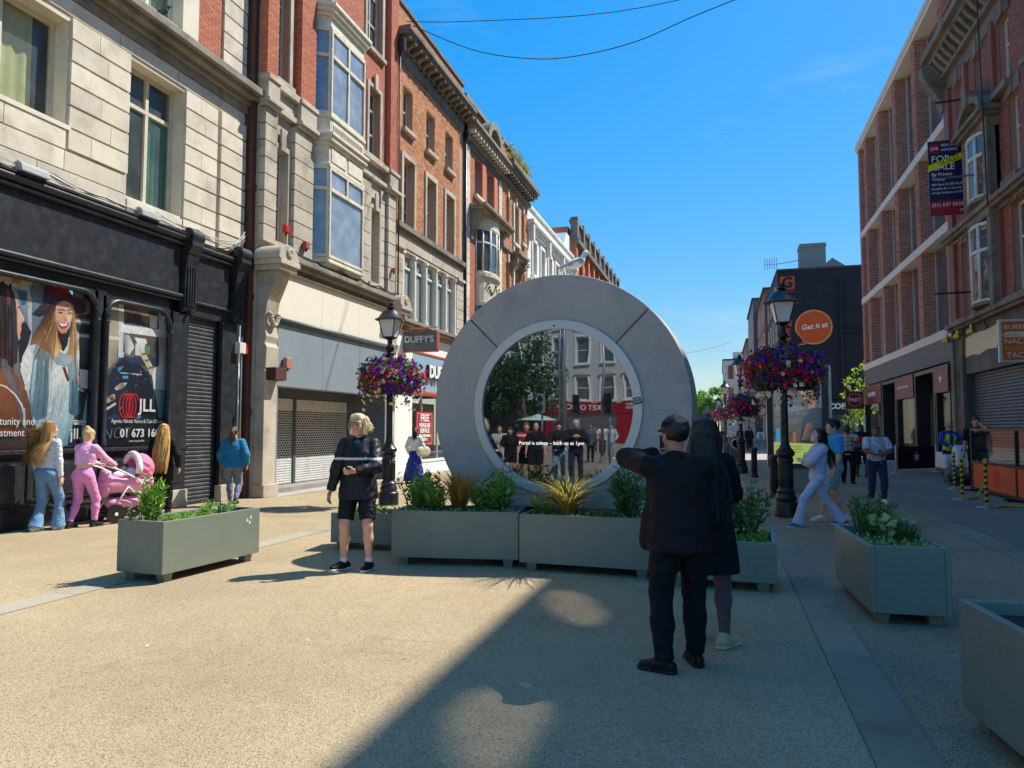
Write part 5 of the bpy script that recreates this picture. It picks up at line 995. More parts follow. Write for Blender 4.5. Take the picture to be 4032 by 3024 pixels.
for i in range(60):
    u = 53.7 + i * .39
    if (u - 53) % 2.6 > .7: MB().lathe(L2.p(u, .1, 15.95), [(.1, 0), (.06, .2), (.12, .5), (.06, .9), (.1, 1.25)], 6).build('baluster', M['granite_dark'], RB, smooth=True)

# ================================================================== right side: crimson brick building
R1 = Fr('R', 8.0); CB = thing('crimson_building', 'crimson brick building with sooty stone bay and shuttered burrito shop', 'building', (8, 20, 0)); C0, C1 = 3.0, 28.45
cops = [(26.85, 27.5, 11.35, 13.35), (24.95, 25.6, 11.35, 13.35), (22.75, 23.5, 11.35, 13.4), (20.6, 21.4, 11.35, 13.4), (24.1, 25.5, 8.55, 10.45), (22.3, 23.0, 8.6, 10.9), (20.2, 21.2, 8.6, 10.9), (27.0, 27.5, 5.3, 7.8), (24.6, 25.9, 5.3, 7.9), (22.2, 23.1, 5.3, 7.9), (20.2, 21.2, 5.3, 7.9), (9, 27.6, 0, 3.42)]
wall(R1, C0, C1, 0, 5.0, .4, cops).build('shop_wall', mat('charcoal_fascia', hx('4c4d4f'), .7, .15, 2, .15, 30, dirt=(hx('b9b2a0'), .35, 1.1)), CB, fix=False)
wall(R1, C0, C1, 5.0, 15.0, .4, cops).build('brick_wall', M['mortar_red'], CB, fix=False)
part('backing', M['interior'], CB, (C0, C1, -.9, -.85, 0, 15), fr=R1); part('gable_end', M['crimson_brick'], CB, (C0, C1, -12, -1, 0, 16.4), fr=R1)
bricks(CB, [(R1, *q, -.01, .012) for q in lay(19, C1, 8.3, 13.6, cops + [(23.7, 25.9, 8.3, 11.3)]) + lay(26.2, C1, 5.2, 8.0, cops) + lay(20, 24.2, 5.2, 8.0, cops) + lay(19, C1, 15.3, 16.3, [])], M['crimson_brick'], 300, jitter=.003)
for a, b in ((28.0, 28.42), (26.2, 26.45), (23.75, 24.0)): part('brick_pier', M['crimson_brick'], CB, (a, b, .012, .13, 5.2, 13.6), fr=R1, bevel=.01)
part('frieze', M['granite_dark'], CB, (19, C1, 0, .07, 13.5, 14.0), fr=R1)
part('cornice', M['granite_dark'], CB, (C0, C1 + .1, 0, .25, 14.0, 14.15), (C0, C1 + .2, 0, .6, 14.55, 14.75), (C0, C1 + .25, 0, .78, 14.75, 15.0), fr=R1, bevel=.015)
for i in range(22): u = 28.2 - i * .46; MB().profile(R1, u, u + .2, [(.07, 14.05), (.2, 14.05), (.5, 14.4), (.58, 14.55), (.07, 14.55)]).build('modillion', M['granite_dark'], CB, bevel=.01)
MB().profile(R1, 28.3, 28.75, [(0, 12.9), (.2, 12.9), (.3, 13.3), (.55, 13.7), (.8, 14.2), (.85, 14.55), (0, 14.55)]).build('end_console', M['granite_dark'], CB, bevel=.03)
for a, b, z0, z1 in cops[:4] + cops[5:7] + [cops[7]] + cops[9:11]:
    window(CB, R1, a, b, z0, z1, -.16, M['white_paint'], M['glass'], (.5,) if b - a > .8 else (), (.62,), .07); part('sill', M['granite_dark'], CB, (a - .2, b + .2, .012, .24, z0 - .2, z0 - .01), fr=R1, bevel=.01)
    part('lintel', M['granite_dark'], CB, (a - .18, b + .18, .012, .06, z1, z1 + .42), ((a + b) / 2 - .12, (a + b) / 2 + .12, .06, .1, z1, z1 + .5), fr=R1, bevel=.01)
# stone bay with curved windows and arched pediment
part('bay_stone', M['granite_dark'], CB, (23.75, 24.1, 0, .32, 8.4, 10.5), (25.5, 25.9, 0, .32, 8.4, 10.5), (23.7, 25.95, 0, .36, 10.45, 10.75), (23.75, 25.9, 0, .3, 8.2, 8.5), fr=R1, bevel=.02)
bst = [(R1, a, b, 8.45 + .32 * i + .008, 8.45 + .32 * (i + 1) - .008, .3, .36) for i in range(6) for a, b in ((23.72, 24.12), (25.48, 25.93))]; bricks(CB, bst, M['granite_dark'], 40, 'stone_block', .01)
part('bay_cornice', M['granite_dark'], CB, (23.55, 26.1, 0, .5, 10.75, 10.87), (23.5, 26.15, 0, .62, 10.87, 11.0), fr=R1, bevel=.015)
arc = [(24.83 + 1.15 * math.cos(R(180 - 15 * i)), 11.0 + .75 * math.sin(R(15 * i))) for i in range(13)]; arc2 = [(24.83 + .9 * math.cos(R(15 * i)), 11.0 + .52 * math.sin(R(15 * i))) for i in range(13)]
MB().prism([R1.p(a, .02, b) for a, b in arc + arc2], (-.5, 0, 0)).build('arched_pediment', M['granite_dark'], CB, bevel=.01); part('pediment_key', M['granite_dark'], CB, (24.62, 25.05, .1, .6, 11.45, 11.95), fr=R1, bevel=.03)
def bow(z0, z1, par=CB):
    pp = [(24.8 + .68 * math.cos(R(180 - 30 * i)), .14 + .34 * math.sin(R(30 * i))) for i in range(7)]; w = MB()
    for u, d in pp[::2]: w.tube([R1.p(u, d, z0), R1.p(u, d, z1)], .055, 6)
    for z in (z0, z0 + (z1 - z0) * .66, z1): w.tube([R1.p(u, d, z) for u, d in pp], .06, 6)
    wo_ = w.build('window', M['white_paint'], par, smooth=True)
    for (a, b), (c_, d_) in zip(pp, pp[1:]): MB().poly([R1.p(a, b - .01, z0), R1.p(c_, d_ - .01, z0), R1.p(c_, d_ - .01, z1), R1.p(a, b - .01, z1)]).build('pane', M['glass'], wo_, fix=False)
    MB().prism([R1.p(u, d + .06, z0 - .12) for u, d in pp] + [R1.p(25.5, 0, z0 - .12), R1.p(24.1, 0, z0 - .12)], (0, 0, .1)).build('bow_sill', M['granite_dark'], wo_)
bow(8.55, 10.45); bow(5.4, 7.7)
part('bay_stone', M['granite_dark'], CB, (23.9, 24.2, 0, .3, 5.2, 7.9), (25.4, 25.75, 0, .3, 5.2, 7.9), (23.85, 25.8, 0, .34, 7.85, 8.05), fr=R1, bevel=.02)
part('string_course', M['granite_dark'], CB, (C0, C1 + .1, 0, .3, 8.05, 8.16), (C0, C1 + .12, 0, .4, 8.16, 8.3), (C0, C1 + .1, 0, .12, 7.95, 8.05), (C0, C1 + .1, 0, .24, 4.95, 5.05), (C0, C1 + .12, 0, .34, 5.05, 5.2), fr=R1, bevel=.012)
part('parapet', M['crimson_brick'], CB, (18.5, C1, -.35, .02, 15.0, 16.4), (18.5, C1 + .05, -.4, .1, 16.4, 16.55), fr=R1)
# unseen parapet over the near roof; its slanted openings are added to throw sun patches
pw = wall(R1, C0, 20.6, 15.0, 18.0, .06, [(15.95 - (17.75 - z) * 1.1 - w, 15.95 - (17.75 - z) * 1.1 + w, z, z + .1) for z, w in [(16.45 + .1 * i, .2 + .3 * math.sin(math.pi * (i + .5) / 13)) for i in range(13)]] + [(13.0 - (17.55 - z) * .8 - w, 13.0 - (17.55 - z) * .8 + w, z, z + .1) for z, w in [(16.2 + .1 * i, .2 + .38 * math.sin(math.pi * (i + .5) / 13)) for i in range(13)]]); pw.build('added_patch_parapet', M['crimson_brick'], CB, fix=False)
for i in range(66): MB().fb(R1, 11.2 + i * .085, 11.24 + i * .085, -.05, -.02, 16.05, 17.95).build('added_patch_bar', M['iron_black'], CB, fix=False)  # bars added across the openings to dim the sun patches
# burrito shop: shutter, sign, lamps
shutter(CB, R1, 16, 27.55, .02, 3.4, -.2, mat('charcoal_shutter', hx('4f5459'), .45, .1, 3, metal=.3, dirt=(hx('2c2e30'), .5, 2)), .1)
part('shop_pier', M['granite_dark'], CB, (27.6, 28.2, 0, .1, 0, 4.95), fr=R1, bevel=.01); MB().tube([R1.p(28.1, .2, 0), R1.p(28.1, .2, 5)], .06, 8).build('downpipe', M['granite_dark'], CB, smooth=True)
MB().tube([R1.p(28.5, .1, 5), R1.p(28.5, .1, 13.5)], .035, 6).build('blue_pipe', mat('blue_pipe', hx('4a7fb8'), .5, .05), CB, smooth=True)
pr = Print(lambda a, b, k: (8.0 - .005 - k, a, b)); pr.poly([(27.55, 3.98), (27.5, 4.62), (26.6, 4.7), (25.6, 4.66), (24.6, 4.72), (24.55, 4.3), (24.7, 4.02), (25.5, 4.06), (26.2, 3.96), (26.9, 4.03)], hx('d6cba8')); pr.build('cream_paint_patch', CB)
sg_ = thing('burrito_sign', 'orange shop sign listing burritos nachos and tacos in a pale frame', 'sign', (7.5, 21.4, 3.3)); N23 = Fr('N', 21.4)
MB().box((6.99, 21.4, 3.3), (7.99, 21.52, 4.42)).build('frame', mat('pale_sign_frame', hx('c9c6be'), .5, .06), sg_, bevel=.01); MB().box((7.05, 21.39, 3.36), (7.93, 21.4, 4.36)).build('panel', mat('sign_orange', hx('dc6a24'), .5, .05), sg_)
creamt = mat('cream_lettering', hx('f0dcc0'), .5)
for s, z, sz, m_ in (('BURRITOS', 4.21, .17, creamt), ('quesadillas', 4.02, .08, mat('sign_orange', (0, 0, 0))), ('NACHOS', 3.84, .2, creamt), ('tortillas', 3.67, .19, mat('pale_orange_letter', hx('eca06a'), .5)), ('TACOS', 3.48, .2, creamt)): text(s, sz, m_, sg_, N23, 7.1 if s != 'TACOS' else 7.14, .014, z, 'LEFT', .003)
MB().prism([(7.07, 21.387, 4.02), (7.13, 21.387, 4.09), (7.9, 21.387, 4.09), (7.9, 21.387, 3.95), (7.13, 21.387, 3.95)], (0, -.004, 0)).build('banner', creamt, sg_)
brass = mat('brass_lamp', hx('c9a030'), .25, .1, 8, metal=.9)
for u, w_ in ((27.9, 'beside the downpipe'), (26.7, 'over the cream paint patch'), (25.35, 'next to the orange sign')):
    o = thing('swan_neck_lamp', 'brass swan neck lamp over the shuttered shop ' + w_, 'lamp', R1.p(u, .02, 4.8))
    MB().tube([R1.p(u, .02, 4.7), R1.p(u, .1, 4.95), R1.p(u, .3, 5.02), R1.p(u, .42, 4.92), R1.p(u, .45, 4.8)], .018, 8).build('arm', M['iron_black'], o, smooth=True)
    MB().lathe(R1.p(u, .45, 4.55), [(.0, .28), (.05, .26), (.06, .17), (.13, .12), (.15, .0), (.12, .0), (.02, .15)], 12).build('shade', brass, o, smooth=True, auto=40)
for u, z, lb in ((25.2, 11.95, 'black iron flagpole bracket under the top cornice windows'), (26.0, 5.95, 'black iron sign bar fixed above the burrito shop'), (24.9, 9.4, 'pale horizontal sign bar across the stone bay')):
    o = thing('sign_bracket', lb, 'bracket', R1.p(u, 0, z)); MB().tube([R1.p(u, 0, z), R1.p(u + .1, 1.25, z)], .03, 6).build('bar', M['iron_black'] if z != 9.4 else M['granite_dark'], o); MB().fb(R1, u - .1, u + .1, 0, .06, z - .15, z + .15).build('wall_plate', M['iron_black'], o)
sd = thing('sold_sign', 'navy estate agent board with a yellow sold banner', 'sign', (7.4, 26.5, 8.6)); N26 = Fr('N', 26.5)
MB().box((6.82, 26.5, 8.62), (8.0, 26.54, 11.14)).build('board', mat('navy_board', hx('1c2450'), .4, .05), sd); MB().box((6.82, 26.49, 8.62), (8.0, 26.5, 9.12)).build('footer', mat('board_red', hx('9a1f34'), .4, .05), sd)
MB().box((6.86, 26.485, 10.72), (7.14, 26.5, 11.04)).build('logo_square', mat('board_red', (0, 0, 0)), sd); text('QRE', .13, M['white_letter'], sd, N26, 7.0, .02, 10.88)
for s, z, sz, u in (('REAL ESTATE', 10.98, .115, 7.2), ('ADVISERS', 10.82, .115, 7.2), ('FOR', 10.52, .3, 6.9), ('SALE', 10.24, .3, 6.96), ('By Private', 10.0, .15, 6.9), ('Treaty', 9.84, .15, 6.9), ('483 Sq.m (5,200 Sq.ft)', 9.66, .105, 6.88), ('Suitable for a Variety', 9.52, .105, 6.88), ('of Use Subject to P.P.', 9.38, .105, 6.88), ('(01) 637 5555', 8.97, .165, 6.87)): text(s, sz, M['white_letter'], sd, N26, u, .012, z, 'LEFT', .002)
text('qre.ie', .12, M['white_letter'], sd, N26, 7.97, .012, 8.78, 'RIGHT', .002)
MB().prism([(6.8, 26.483, 10.1), (6.8, 26.483, 10.32), (8.02, 26.483, 10.78), (8.02, 26.483, 10.56)], (0, -.006, 0)).build('sold_banner', mat('yellow_banner', hx('e2d81e'), .4, .04), sd); text('SOLD', .25, M['iron_black'], sd, N26, 7.42, .026, 10.46, 'CENTER', .002, rot=R(20))

# ================================================================== modern brick building
MBD = thing('modern_building', 'modern brown brick building with deep piers and pale stone bands', 'building', (8, 37, 0)); GP = .55
part('glass_wall', glass('office_glass', (.05, .06, .075), dirt=.2, refl=.8), MBD, (28.6, 45.4, -GP - .1, -GP, 5.2, 17.95), fr=R1)
part('core', mat('grey_brick_core', hx('5d6168'), .9, .1, 2), MBD, (28.5, 45.4, -12, -GP - .15, 0, 18.1), fr=R1)
piers = [28.6 + .1, 32.65, 36.2, 39.65, 43.1]; bl = []
MB_p = mat('pale_grout', hx('d0c2b4'), .95, .06, 8)
for i, y in enumerate(piers + [44.85]):
    w = .6 if i < 5 else .5
    for z0, z1 in ((5.25, 8.75), (9.08, 12.55), (12.88, 17.7)):
        part('pier_core', M['mortar_pale'], MBD, (y, y + w, -GP, -.03, z0, z1), fr=R1)
        bl += [(R1, *q, -.03, -.012) for q in lay(y, y + w, z0, z1, [], L=.245, H=.085, j=.021)]
        fN = Fr('N', y); bl += [(fN, *q, -.01, .014) for q in lay(8.035, 8 + GP, z0, z1, [], L=.245, H=.085, j=.021)]
        part('pier_edge', mat('white_metal_edge', hx('c9c6c0'), .4), MBD, (y - .03, y - .015, -GP, -GP + .06, z0, z1), fr=R1)
fN = Fr('N', 28.5); part('party_wall', M['mortar_pale'], MBD, (28.5, 28.7, -6, -GP, 14.0, 18), fr=R1); bl += [(fN, *q, -.01, .014) for q in lay(8.0, 11.5, 13.5, 18, [], L=.245, H=.085, j=.021)]
bricks(MBD, bl, M['brown_brick'], 300, jitter=.003)
pst = mat('pale_stone_band', hx('cfc8bc'), .8, .06, 1.5, .1, 50)
for z0, z1 in ((4.92, 5.25), (8.75, 9.08), (12.55, 12.88)): 
    for k in range(5): a = 28.5 + k * 3.39; part('stone_band', pst, MBD, (a + .004, a + 3.386, -GP, 0, z0, z1), fr=R1, bevel=.006)
part('roof_soffit', pst, MBD, (28.4, 45.55, -GP - .2, .05, 17.7, 17.9), (28.4, 45.6, -GP - .2, .1, 17.9, 18.15), fr=R1, bevel=.008)
gfr = mat('dark_bronze_frame', hx('232426'), .4, .08, 3); gfa = mat('grey_fascia', hx('5a5c5c'), .6, .08, 1.5); maroon = mat('maroon_panel', hx('6a1a26'), .45, .05, 3)
part('fascia', gfa, MBD, (28.5, 45.4, -.3, -.02, 4.05, 4.92), fr=R1)
part('shopfront_back', M['interior'], MBD, (28.5, 45.4, -3, -2.9, 0, 4.05), (28.5, 45.4, -3, -.3, 4.0, 4.05), fr=R1)
part('shop_floor', M['concrete'], MBD, (28.5, 45.4, -3, 0, 0, .03), fr=R1)
for (a, b, kind_) in ((28.55, 29.3, 'col'), (29.35, 31.2, 'win'), (31.3, 34.2, 'door'), (34.3, 37.6, 'win'), (37.7, 40.6, 'door'), (40.7, 45.3, 'sign')):
    if kind_ == 'col': part('column', gfr, MBD, (a, b, -.3, .0, 0, 4.05), fr=R1)
    elif kind_ == 'door':
        part('door_frame', gfr, MBD, (a, a + .12, -.5, .03, 0, 3.95), (b - .12, b, -.5, .03, 0, 3.95), (a + .12, b - .12, -.5, .03, 3.8, 3.95), fr=R1); part('door_leaf', glass('black_door_glass', (.01, .01, .012), see=.25), MBD, (a + .12, b - .12, -1.2, -1.17, 0, 3.8), fr=R1)
    else:
        w = part('window', gfr, MBD, (a, a + .1, -.25, .02, 0, 4.0), (b - .1, b, -.25, .02, 0, 4.0), (a + .1, b - .1, -.2, .02, .05, .25), fr=R1); part('pane', M['glass_see'], w, (a + .1, b - .1, -.12, -.1, .25, 3.0), fr=R1)
        part('maroon_panel', maroon, MBD, (a + .05, b - .05, -.12, .06, 2.95, 3.95), fr=R1)
        if kind_ == 'sign': text('PRET A MANGER', .34, M['white_letter'], MBD, R1, 43.0, .08, 3.45, 'CENTER', .01, sx=.75)
        elif b < 32: MB().prism([R1.p(30.3 + (.2 if i % 2 == 0 else .08) * math.sin(R(36 * i)), .065, 3.45 + (.2 if i % 2 == 0 else .08) * math.cos(R(36 * i))) for i in range(10)], (-.01, 0, 0)).build('star', M['white_letter'], MBD)
        else: text('ORGANIC COFFEE * NATURAL FOOD', .15, M['white_letter'], MBD, R1, 36.0, .08, 3.45, 'CENTER', .01, sx=.8)
ps = thing('projecting_sign', 'maroon square projecting sign with a round coffee emblem', 'sign', (7.4, 44.5, 3)); N44 = Fr('N', 44.5)
MB().box((6.85, 44.5, 2.72), (7.8, 44.6, 3.72)).build('panel', maroon, ps); MB().tube([(8.0, 44.55, 3.9), (6.8, 44.55, 3.9)], .025, 6).build('arm', M['iron_black'], ps); text('PRET', .28, M['white_letter'], ps, N44, 7.33, .01, 3.22, 'CENTER', .003)
for i in range(22):
    t = 2 * math.pi * i / 22; s_ = 'ORGANICCOFFEEFRESHMADE'[i]; text(s_, .09, M['white_letter'], ps, N44, 7.33 - .36 * math.cos(t), .01, 3.22 + .36 * math.sin(t), 'CENTER', .002, rot=R(90) - t if False else 0)

# ================================================================== dark gable of the department store and the far row
DG = thing('dark_gable_building', 'dark painted gable with orange speech bubble and vertical shop name', 'building', (6, 60, 0)); N56 = Fr('N', 56.0); R4 = Fr('R', 4.25)
dark = mat('dark_gable_paint', hx('23262c'), .7, .12, 1, .1, 30, dirt=(hx('3a3e44'), .4, 1))
part('gable_wall', dark, DG, (4.25, 24, -12, 0, 3.7, 13.2), fr=N56); part('coping', M['slate'], DG, (4.2, 24, -12, .06, 13.2, 13.32), fr=N56)
part('shop_front', mat('dark_green_fascia', hx('25302c'), .5, .08), DG, (4.25, 24, -11.9, .06, 2.6, 3.62), fr=N56); part('shop_glass', M['glass'], DG, (4.4, 24, -11.8, -.1, .3, 2.6), fr=N56); part('shop_plinth', dark, DG, (4.3, 24, -11.8, 0, 0, .3), fr=N56)
for u in (5.5, 8.1, 10.6, 13): part('shop_mullion', gfa, DG, (u, u + .12, -.1, .04, .3, 2.6), fr=N56)
for u, cc in ((6.1, '8fb0b8'), (9.2, '7fc0d0')): part('window_poster', mat('poster_' + cc, hx(cc), .6, .1, 2), DG, (u, u + .8, -.08, -.05, .6, 2.5), fr=N56)
text('COFFEE', .54, M['white_letter'], DG, N56, 7.5, .08, 3.2, 'LEFT', .01, bold=.025); text('SUBS', .54, M['white_letter'], DG, N56, 9.8, .08, 3.2, 'LEFT', .01, bold=.025)
org = mat('sign_orange_red', hx('d8522a'), .6, .05, 2); bub = mat('bubble_orange', hx('d85a22'), .6, .05, 2); rimc = mat('bubble_rim', hx('e8a060'), .6)
part('logo_square', org, DG, (4.42, 5.42, 0, .05, 11.8, 12.75), fr=N56); text('G', 1.05, dark, DG, N56, 4.92, .06, 12.26, 'CENTER', .01, bold=.04); text('GUINEYS.IE', .2, org, DG, N56, 4.95, .03, 11.62, 'CENTER', .01)
for i, ch in enumerate('GUINEYS'): text(ch, .66, org, DG, N56, 4.9, .03, 11.15 - .63 * i, 'CENTER', .01, bold=.02)
def bubble(s, d, m, nm): 
    pts = [(6.64 + 1.16 * s * math.cos(t), 8.95 + 1.16 * s * math.sin(t)) for t in [R(-115 + 10 * i) for i in range(32)]]; pts += [(5.95 - .5 * (s - 1), 8.0), (5.86 - .5 * (s - 1), 7.8), (5.6 - 1.2 * (s - 1), 7.72 - .8 * (s - 1)), (6.0, 7.78 - .9 * (s - 1))]
    MB().prism([N56.p(a, .02, b) for a, b in pts], (0, -d, 0)).build(nm, m, DG)
bubble(1.09, .02, rimc, 'bubble_rim'); bubble(1.0, .03, bub, 'bubble'); text('Get it at', .52, M['white_letter'], DG, N56, 6.66, .06, 9.0, 'CENTER', .006, shear=.25, rot=R(6), bold=.008)
fo = []
for i in range(4):
    for z0, z1 in ((5, 7), (8.2, 10), (10.8, 12.3)): fo.append((57.5 + i * 2.8, 58.5 + i * 2.8, z0, z1))
for a, b, z0, z1 in fo: window(DG, Fr('R', 4.25), a, b, z0, z1, .04, M['white_paint'], M['glass'], (), (.5,), .1)
part('chimney', M['concrete'], DG, (6.3, 8.2, -6, -4.5, 13.2, 16.2), (6.25, 8.25, -6.05, -4.45, 15.9, 16.1), fr=N56); MB().prism([N56.p(7.0, -2, 13.3), N56.p(9.8, -2, 13.3), N56.p(8.3, -2, 14.4)], (0, .4, 0)).build('roof_gable', M['concrete'], DG)
MB().tube([N56.p(8.5, .1, 4.5), N56.p(8.5, .1, 12.4)], .1, 6).tube([N56.p(8.5, .12, 8.6), N56.p(10, .12, 8.6)], .1, 6).build('downpipe', dark, DG)
an = thing('aerial', 'television aerial on a pole beside the grey chimney', 'aerial', (6.3, 61, 14.5)); MB().tube([(6.3, 61, 15.0), (4.6, 61, 14.8)], .03, 5).build('boom', M['concrete'], an)
for i in range(6): MB().tube([(3.7 + i * .18, 61, 14.4), (3.7 + i * .18, 61, 15.3)], .02, 4).build('rod', M['concrete'], an)
MB().tube([(3.6, 61, 14.8), (4.7, 61, 14.8)], .02, 4).build('mast', M['concrete'], an)
def block(name, label, y0, y1, X, h, m, wins, cols=3, pier=None, dep=10):
    fr = Fr('R', X); o = thing(name, label, 'building', (X, (y0 + y1) / 2, 0)); part('wall', m, o, (y0, y1, -dep, 0, 0, h), fr=fr); part('coping', M['slate'], o, (y0 - .1, y1 + .1, -dep, .15, h, h + .25), fr=fr)
    n = cols
    for i in range(n):
        a = y0 + (y1 - y0) * (i + .3) / n; b = y0 + (y1 - y0) * (i + .7) / n
        for z0, z1 in wins: window(o, fr, a, b, z0, z1, .05, M['white_paint'], M['glass'], (), (.5,), .1)
        part('shop_window', M['glass'], o, (a - .5, b + .5, 0, .03, .4, 2.8), fr=fr)
    part('shop_fascia', pier or M['iron_black'], o, (y0 + .1, y1 - .1, 0, .12, 3.0, 3.8), fr=fr); return o
block('far_brick_building', 'far red brown brick building next to the dark gable', 69, 82, 4.1, 14.2, M['brown_brick'], ((5, 7.2), (8.4, 10.4), (11.3, 13)), 4, mat('far_red_fascia', hx('8a2028'), .5))
block('far_glazed_building', 'far grey building with glazed upper storeys', 82.3, 97, 3.7, 15.6, mat('grey_cladding', hx('6a6c70'), .7, .1), ((5, 8), (9, 14.5)), 6)
block('far_quoined_building', 'far brown stone building with quoined corner', 99, 118, 3.6, 13.2, mat('brown_stone', hx('8a6a54'), .9, .15, 2), ((5, 7.5), (8.8, 11.5)), 5)
wb_ = block('far_white_building', 'far white rendered building with brown windows and small chimney', 121, 150, .7, 12.6, M['white_render'], ((5, 7.5), (8.5, 11)), 6, mat('far_red_fascia', hx('8a2028'), .5)); part('chimney', M['white_render'], wb_, (121.5, 123, -3, -1.5, 13, 14), fr=Fr('R', .7))
for a, b in ((6.2, 8.2), (9.6, 11.8)): part('end_window', M['brown_brick'], wb_, (1.4, 2.2, 0, .06, a, b), fr=Fr('N', 121))
block('far_end_building', 'farthest pale building closing the street row', 152, 200, .2, 9.5, M['white_render'], ((4.5, 6.5),), 6)
hall = thing('columned_hall', 'far pale domed hall above the trees at the street end', 'building', (-6.7, 300, 0)); MB().box((-10, 300, 0), (-3.4, 308, 11)).build('wall', M['white_render'], hall); MB().prism([(-10.4, 299.8, 11), (-3.0, 299.8, 11), (-6.7, 299.8, 13)], (0, 3, 0)).build('pediment', M['white_render'], hall)
for i in range(5): MB().tube([(-9.5 + i * 1.4, 299.2, 5), (-9.5 + i * 1.4, 299.2, 11)], .3, 8).build('column', M['white_render'], hall, smooth=True)
MB().lathe((-6.7, 302, 12.3), [(1.6, 0), (1.4, 1.5), (.6, 2.6), (.15, 3.2), (.1, 5)], 10).build('cupola', M['white_render'], hall, smooth=True)

# ================================================================== behind the camera: what the portal mirrors
S58 = Fr('S', -58.0); BH = thing('grey_corner_building', 'grey rendered corner building with white window surrounds over a red ticket shop', 'building', (-28, -58, 0)); bo = []
for i in range(8):
    u = -38.6 + i * 2.82
    bo += [(u, u + 1.45, 4.95, 7.3), (u + .1, u + 1.4, 9.0, 11.8), (u + .15, u + 1.35, 13, 15)]
wall(S58, -42, -17, 0, 17, .4, bo).build('wall', mat('grey_render', hx('b4b8b4'), .85, .06, 1, .1, 30, dirt=(hx('8a8e8a'), .4, .8)), BH, fix=False); part('backing', M['interior'], BH, (-42, -17, -.9, -.85, 0, 17), fr=S58)
for a, b, z0, z1 in bo:
    window(BH, S58, a, b, z0, z1, -.15, M['white_paint'], M['glass'], (), (.5,), .09); part('surround', M['white_render'], BH, (a - .2, a, 0, .1, z0, z1 + .1), (b, b + .2, 0, .1, z0, z1 + .1), (a - .2, b + .2, 0, .12, z1 + .1, z1 + .25), (a - .28, b + .28, 0, .2, z0 - .2, z0 - .02), fr=S58)
    if z0 < 6: MB().prism([S58.p(a - .35, .02, z1 + .3), S58.p(b + .35, .02, z1 + .3), S58.p((a + b) / 2, .02, z1 + .72)], (0, .2, 0)).build('pediment', M['granite'], BH)
redf = mat('red_shop_fascia', hx('94181f'), .45, .05, 2)
part('shop_fascia', redf, BH, (-31, -18.5, 0, .3, 3.4, 4.6), (-31, -30.2, 0, .25, 0, 3.4), (-22.6, -18.5, 0, .25, 0, 3.4), fr=S58); part('shop_glass', M['glass'], BH, (-30.2, -22.6, 0, .1, .3, 3.4), fr=S58); part('dark_shop', M['iron_black'], BH, (-42, -31, 0, .3, 0, 4.6), fr=S58)
text('TICKET OFFICE', .85, M['white_letter'], BH, S58, -26.0, .32, 4.02, 'CENTER', .02, sx=1.0); text('CURRENCY\nEXCHANGE', .34, M['white_letter'], BH, S58, -20.6, .32, 4.2, 'CENTER', .02); text('CURRENCY\nEXCHANGE', .34, M['white_letter'], BH, S58, -30.2, .32, 4.2, 'CENTER', .02)
for a, c in ((-29.9, '7a2a7a'), (-29.2, '2a4aa8'), (-20.6, 'd8a020')): part('shop_poster', mat('poster_' + c, hx(c), .5, .2, 1), BH, (a, a + .8, .25, .28, .5, 2.6), fr=S58)
bk = block('brick_corner_building', 'plain brick corner building on the far side of the plaza', -60, -40, -55, 14, M['brown_brick'], ((5, 7.5), (9, 11.5)), 4); bk.rotation_euler = (0, 0, 0)

def tree(name, label, loc, h, r, n, leaf, m, group=None, seed=1, zc=.62, sq=.8):
    g = np.random.default_rng(seed); o = thing(name, label, 'tree', loc, group); x, y, z = loc; t = MB(); tips = []
    t.tube([(x, y, z), (x + .05, y, z + h * .25), (x - .05, y + .05, z + h * .6)], [h * .028, h * .022, h * .012], 8)
    for i in range(9):
        a = i * 2.4 + g.uniform(0, 1); zz = h * (.3 + .05 * i); e = (x + math.cos(a) * r * .7, y + math.sin(a) * r * .7, z + zz + h * g.uniform(.1, .25)); t.tube([(x, y, z + zz), ((x + e[0]) / 2, (y + e[1]) / 2, z + zz + h * .1), e], [h * .01, h * .007, h * .003], 5); tips.append(e)
    t.build('trunk', mat('tree_bark', hx('5a4c3e'), .9, .2, 5, .3, 20), o, smooth=True)
    C = np.array([[x + g.normal() * r * .42, y + g.normal() * r * .42, z + h * zc + g.normal() * h * .15] for _ in range(26)] + tips); k = g.integers(0, len(C), n); rad = r * g.uniform(.16, .34, len(C))
    Q = g.normal(size=(n, 3)); Q /= np.linalg.norm(Q, axis=1, keepdims=True); P = C[k] + Q * (rad[k] * g.random(n) ** .4)[:, None] * vv(1, 1, sq)
    mobj('crown', mesh_np('crown', *leaves_np(P, Q + vv(0, 0, -.2), leaf, .6, seed=seed), m), o); return o
tg = leaf_mat('plane_tree_leaf', hx('24401c'), hx('4c6c30'))
tree('street_tree', 'leafy plaza tree mirrored in the portal glass', (-21.2, -31, 0), 9.0, 3.0, 5200, .26, tg, seed=3, zc=.58)
tree('street_tree', 'smaller plaza tree beside the dark shop across the plaza', (-25.5, -33, 0), 7.5, 3.0, 5000, .28, tg, seed=4, zc=.58)
tree('street_tree', 'bright green tree at the far end of the street', (-2.0, 150, 0), 10.4, 3.3, 6000, .45, leaf_mat('bright_tree_leaf', hx('4f7d30'), hx('8db04e')), seed=5, zc=.55)  # brighter green leaf colour for the far trees
tree('street_tree', 'farther green tree beside the domed hall', (-7.2, 190, 0), 8.5, 4.2, 4500, .5, leaf_mat('bright_tree_leaf', (0, 0, 0), (0, 0, 0)), seed=6, zc=.55)
tree('street_tree', 'pale leaved young tree overhanging the maroon coffee signs', (8.5, 49.8, 0), 6.6, 1.1, 700, .24, leaf_mat('young_leaf', hx('7d9c3a'), hx('b5c860')), seed=8, zc=.45)
